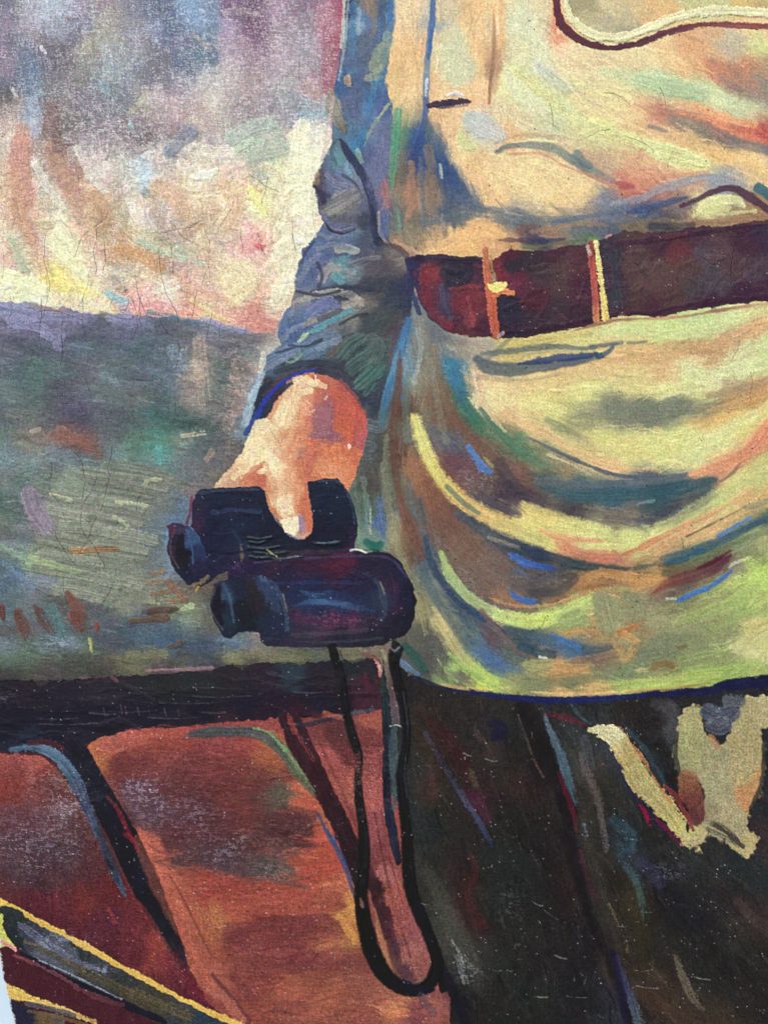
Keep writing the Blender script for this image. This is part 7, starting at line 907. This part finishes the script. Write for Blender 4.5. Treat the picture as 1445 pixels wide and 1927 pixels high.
# ------------------------------------------------------------------ turn the paint layer into meshes, one per part
HGT += (WEAVE - .5) * .55 + (N6 - .5) * .3 + (WHITE - .5) * .18
HGT = np.where((XX < -12) | (XX > 1457) | (YY < -12) | (YY > 1940), HGT * .6, HGT)
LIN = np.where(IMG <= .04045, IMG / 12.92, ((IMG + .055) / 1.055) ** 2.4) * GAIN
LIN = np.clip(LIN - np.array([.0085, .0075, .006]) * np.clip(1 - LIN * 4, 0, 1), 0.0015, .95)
VX = np.maximum(XX, EDGE_X[:, None])
WXp = (VX - CX) * PX; WZp = (CY - YY) * PX + ZC; WYp = -HGT * PX * .8 - .0006
keep = (XX[:-1, 1:] > EDGE_X[:-1, None] + .3) & (XX[1:, 1:] > EDGE_X[1:, None] + .3)
QID = IDM[:-1, :-1].copy()
QID[QID == 0] = FIELD
QID[(QID == FIELD) & (YY[:-1, :-1] < 545)] = SKY
QID[(QID == FIELD) & (XX[:-1, :-1] > 742) & (YY[:-1, :-1] > 1180)] = TUN
QID[(QID == SEAT) & (YY[:-1, :-1] < 1440)] = LEDGE

def paint_material(name, rough, spec):
    m = bpy.data.materials.new(name); m.use_nodes = True; t = m.node_tree; b = t.nodes["Principled BSDF"]
    at = t.nodes.new("ShaderNodeVertexColor"); at.layer_name = "pigment"
    tc = t.nodes.new("ShaderNodeTexCoord")
    n1 = t.nodes.new("ShaderNodeTexNoise"); n1.inputs["Scale"].default_value = 900; n1.inputs["Detail"].default_value = 3
    mp = t.nodes.new("ShaderNodeMapRange"); mp.inputs["From Min"].default_value = .3; mp.inputs["From Max"].default_value = .7
    mp.inputs["To Min"].default_value = .93; mp.inputs["To Max"].default_value = 1.07
    t.links.new(tc.outputs["Object"], n1.inputs["Vector"]); t.links.new(n1.outputs[0], mp.inputs[0])
    mx = t.nodes.new("ShaderNodeVectorMath"); mx.operation = 'SCALE'
    t.links.new(at.outputs[0], mx.inputs[0]); t.links.new(mp.outputs[0], mx.inputs["Scale"]); t.links.new(mx.outputs[0], b.inputs["Base Color"])
    # canvas threads, about a millimetre apart
    hs = []
    for d_ in ('X', 'Z'):
        w_ = t.nodes.new("ShaderNodeTexWave"); w_.wave_type = 'BANDS'; w_.bands_direction = d_; w_.inputs["Scale"].default_value = 310
        w_.inputs["Distortion"].default_value = 1.5; w_.inputs["Detail"].default_value = 1; w_.inputs["Detail Scale"].default_value = .3
        t.links.new(tc.outputs["Object"], w_.inputs["Vector"]); hs.append(w_)
    ad = t.nodes.new("ShaderNodeMath"); ad.operation = 'ADD'; t.links.new(hs[0].outputs[1], ad.inputs[0]); t.links.new(hs[1].outputs[1], ad.inputs[1])
    bp = t.nodes.new("ShaderNodeBump"); bp.inputs["Strength"].default_value = .22; bp.inputs["Distance"].default_value = .0002
    t.links.new(ad.outputs[0], bp.inputs["Height"]); t.links.new(bp.outputs[0], b.inputs["Normal"])
    n2 = t.nodes.new("ShaderNodeTexNoise"); n2.inputs["Scale"].default_value = 60
    mr = t.nodes.new("ShaderNodeMapRange"); mr.inputs["To Min"].default_value = rough - .1; mr.inputs["To Max"].default_value = rough + .12
    t.links.new(tc.outputs["Object"], n2.inputs["Vector"]); t.links.new(n2.outputs[0], mr.inputs[0]); t.links.new(mr.outputs[0], b.inputs["Roughness"])
    b.inputs["Specular IOR Level"].default_value = spec
    return m
PAINT = paint_material("oil_paint", .60, .22)
PAINT_DARK = paint_material("oil_paint_varnished", .50, .22)

def relief(name, q, mat, parent):
    jj, ii = np.nonzero(q); base = jj * NX + ii
    quad = np.stack([base, base + NX, base + NX + 1, base + 1], 1)
    used, inv = np.unique(quad, return_inverse=True); quad = inv.reshape(quad.shape)
    co = np.stack([WXp.ravel()[used], WYp.ravel()[used], WZp.ravel()[used]], 1).astype(np.float32)
    me = bpy.data.meshes.new(name); nv, nf = len(used), len(quad)
    me.vertices.add(nv); me.vertices.foreach_set("co", co.ravel())
    me.loops.add(nf * 4); me.loops.foreach_set("vertex_index", quad.astype(np.int32).ravel())
    me.polygons.add(nf); me.polygons.foreach_set("loop_start", np.arange(0, nf * 4, 4, dtype=np.int32))
    me.polygons.foreach_set("use_smooth", np.ones(nf, bool))
    at = me.color_attributes.new("pigment", 'FLOAT_COLOR', 'POINT')
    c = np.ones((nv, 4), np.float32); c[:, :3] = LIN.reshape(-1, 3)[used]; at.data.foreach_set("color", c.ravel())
    me.materials.append(mat); me.update(calc_edges=True)
    o = bpy.data.objects.new(name, me); SC.collection.objects.link(o); o.parent = parent
    return o

ROOT = bpy.data.objects.new("oil_painting", None); SC.collection.objects.link(ROOT)
ROOT["label"] = "large old oil painting of a belted tunic and hand with binoculars on a pale wall"
ROOT["category"] = "painting"
parents = {}; DARK = {"painted_trousers", "painted_binoculars", "painted_neck_strap", "painted_seats", "painted_seat_ledge", "painted_running_board", "painted_belt"}
for k, (name, sub, label) in PARTS.items():
    q = (QID == k) & keep
    if q.sum() < 4: continue
    mat = PAINT_DARK if name in DARK else PAINT
    if sub is None:
        o = relief(name, q, mat, ROOT); parents[name] = o
    else:
        o = relief(sub, q, mat, parents[name])
    if label: o["label"] = label

# the canvas itself, a slab behind the paint, and the bars it is stretched on
m, t, b = prin("raw_linen", (.5, .45, .36)); noisy(m, t, b, (.44, .39, .31), (.56, .50, .41), 400, .3)
poly = [(float(EDGE_X[j]) + .4, float(YS[j])) for j in range(0, NY, 12)] + [(float(EDGE_X[-1]) + .4, float(YS[-1])), (float(XS[-1]), float(YS[-1])), (float(XS[-1]), float(YS[0]))]
fr = [((x - CX) * PX, 0.0012, (CY - y) * PX + ZC) for x, y in poly]; bk = [(x, 0.0024, z) for x, _, z in fr]; n = len(fr)
o = mesh_obj("canvas", fr + bk, [tuple(range(n)), tuple(range(2 * n - 1, n - 1, -1))] + [(i, i + n, (i + 1) % n + n, (i + 1) % n) for i in range(n)], m, ROOT)
m, t, b = prin("bar_wood", (.45, .33, .2)); noisy(m, t, b, (.38, .27, .16), (.52, .39, .25), 30, .2)
xl, xr = (-230 - CX) * PX, (XS[-1] - CX) * PX - .004
zt, zb = (CY - YS[0]) * PX + ZC - .004, (CY - YS[-1]) * PX + ZC + .004
mesh_obj("stretcher_bar", *box(xr - .045, xr, .003, .02, zb, zt), m, ROOT)
mesh_obj("stretcher_bar", *box(xl + .10, xr - .046, .003, .02, zt - .045, zt), m, ROOT)
mesh_obj("stretcher_bar", *box(xl + .32, xr - .046, .003, .02, zb, zb + .045), m, ROOT)
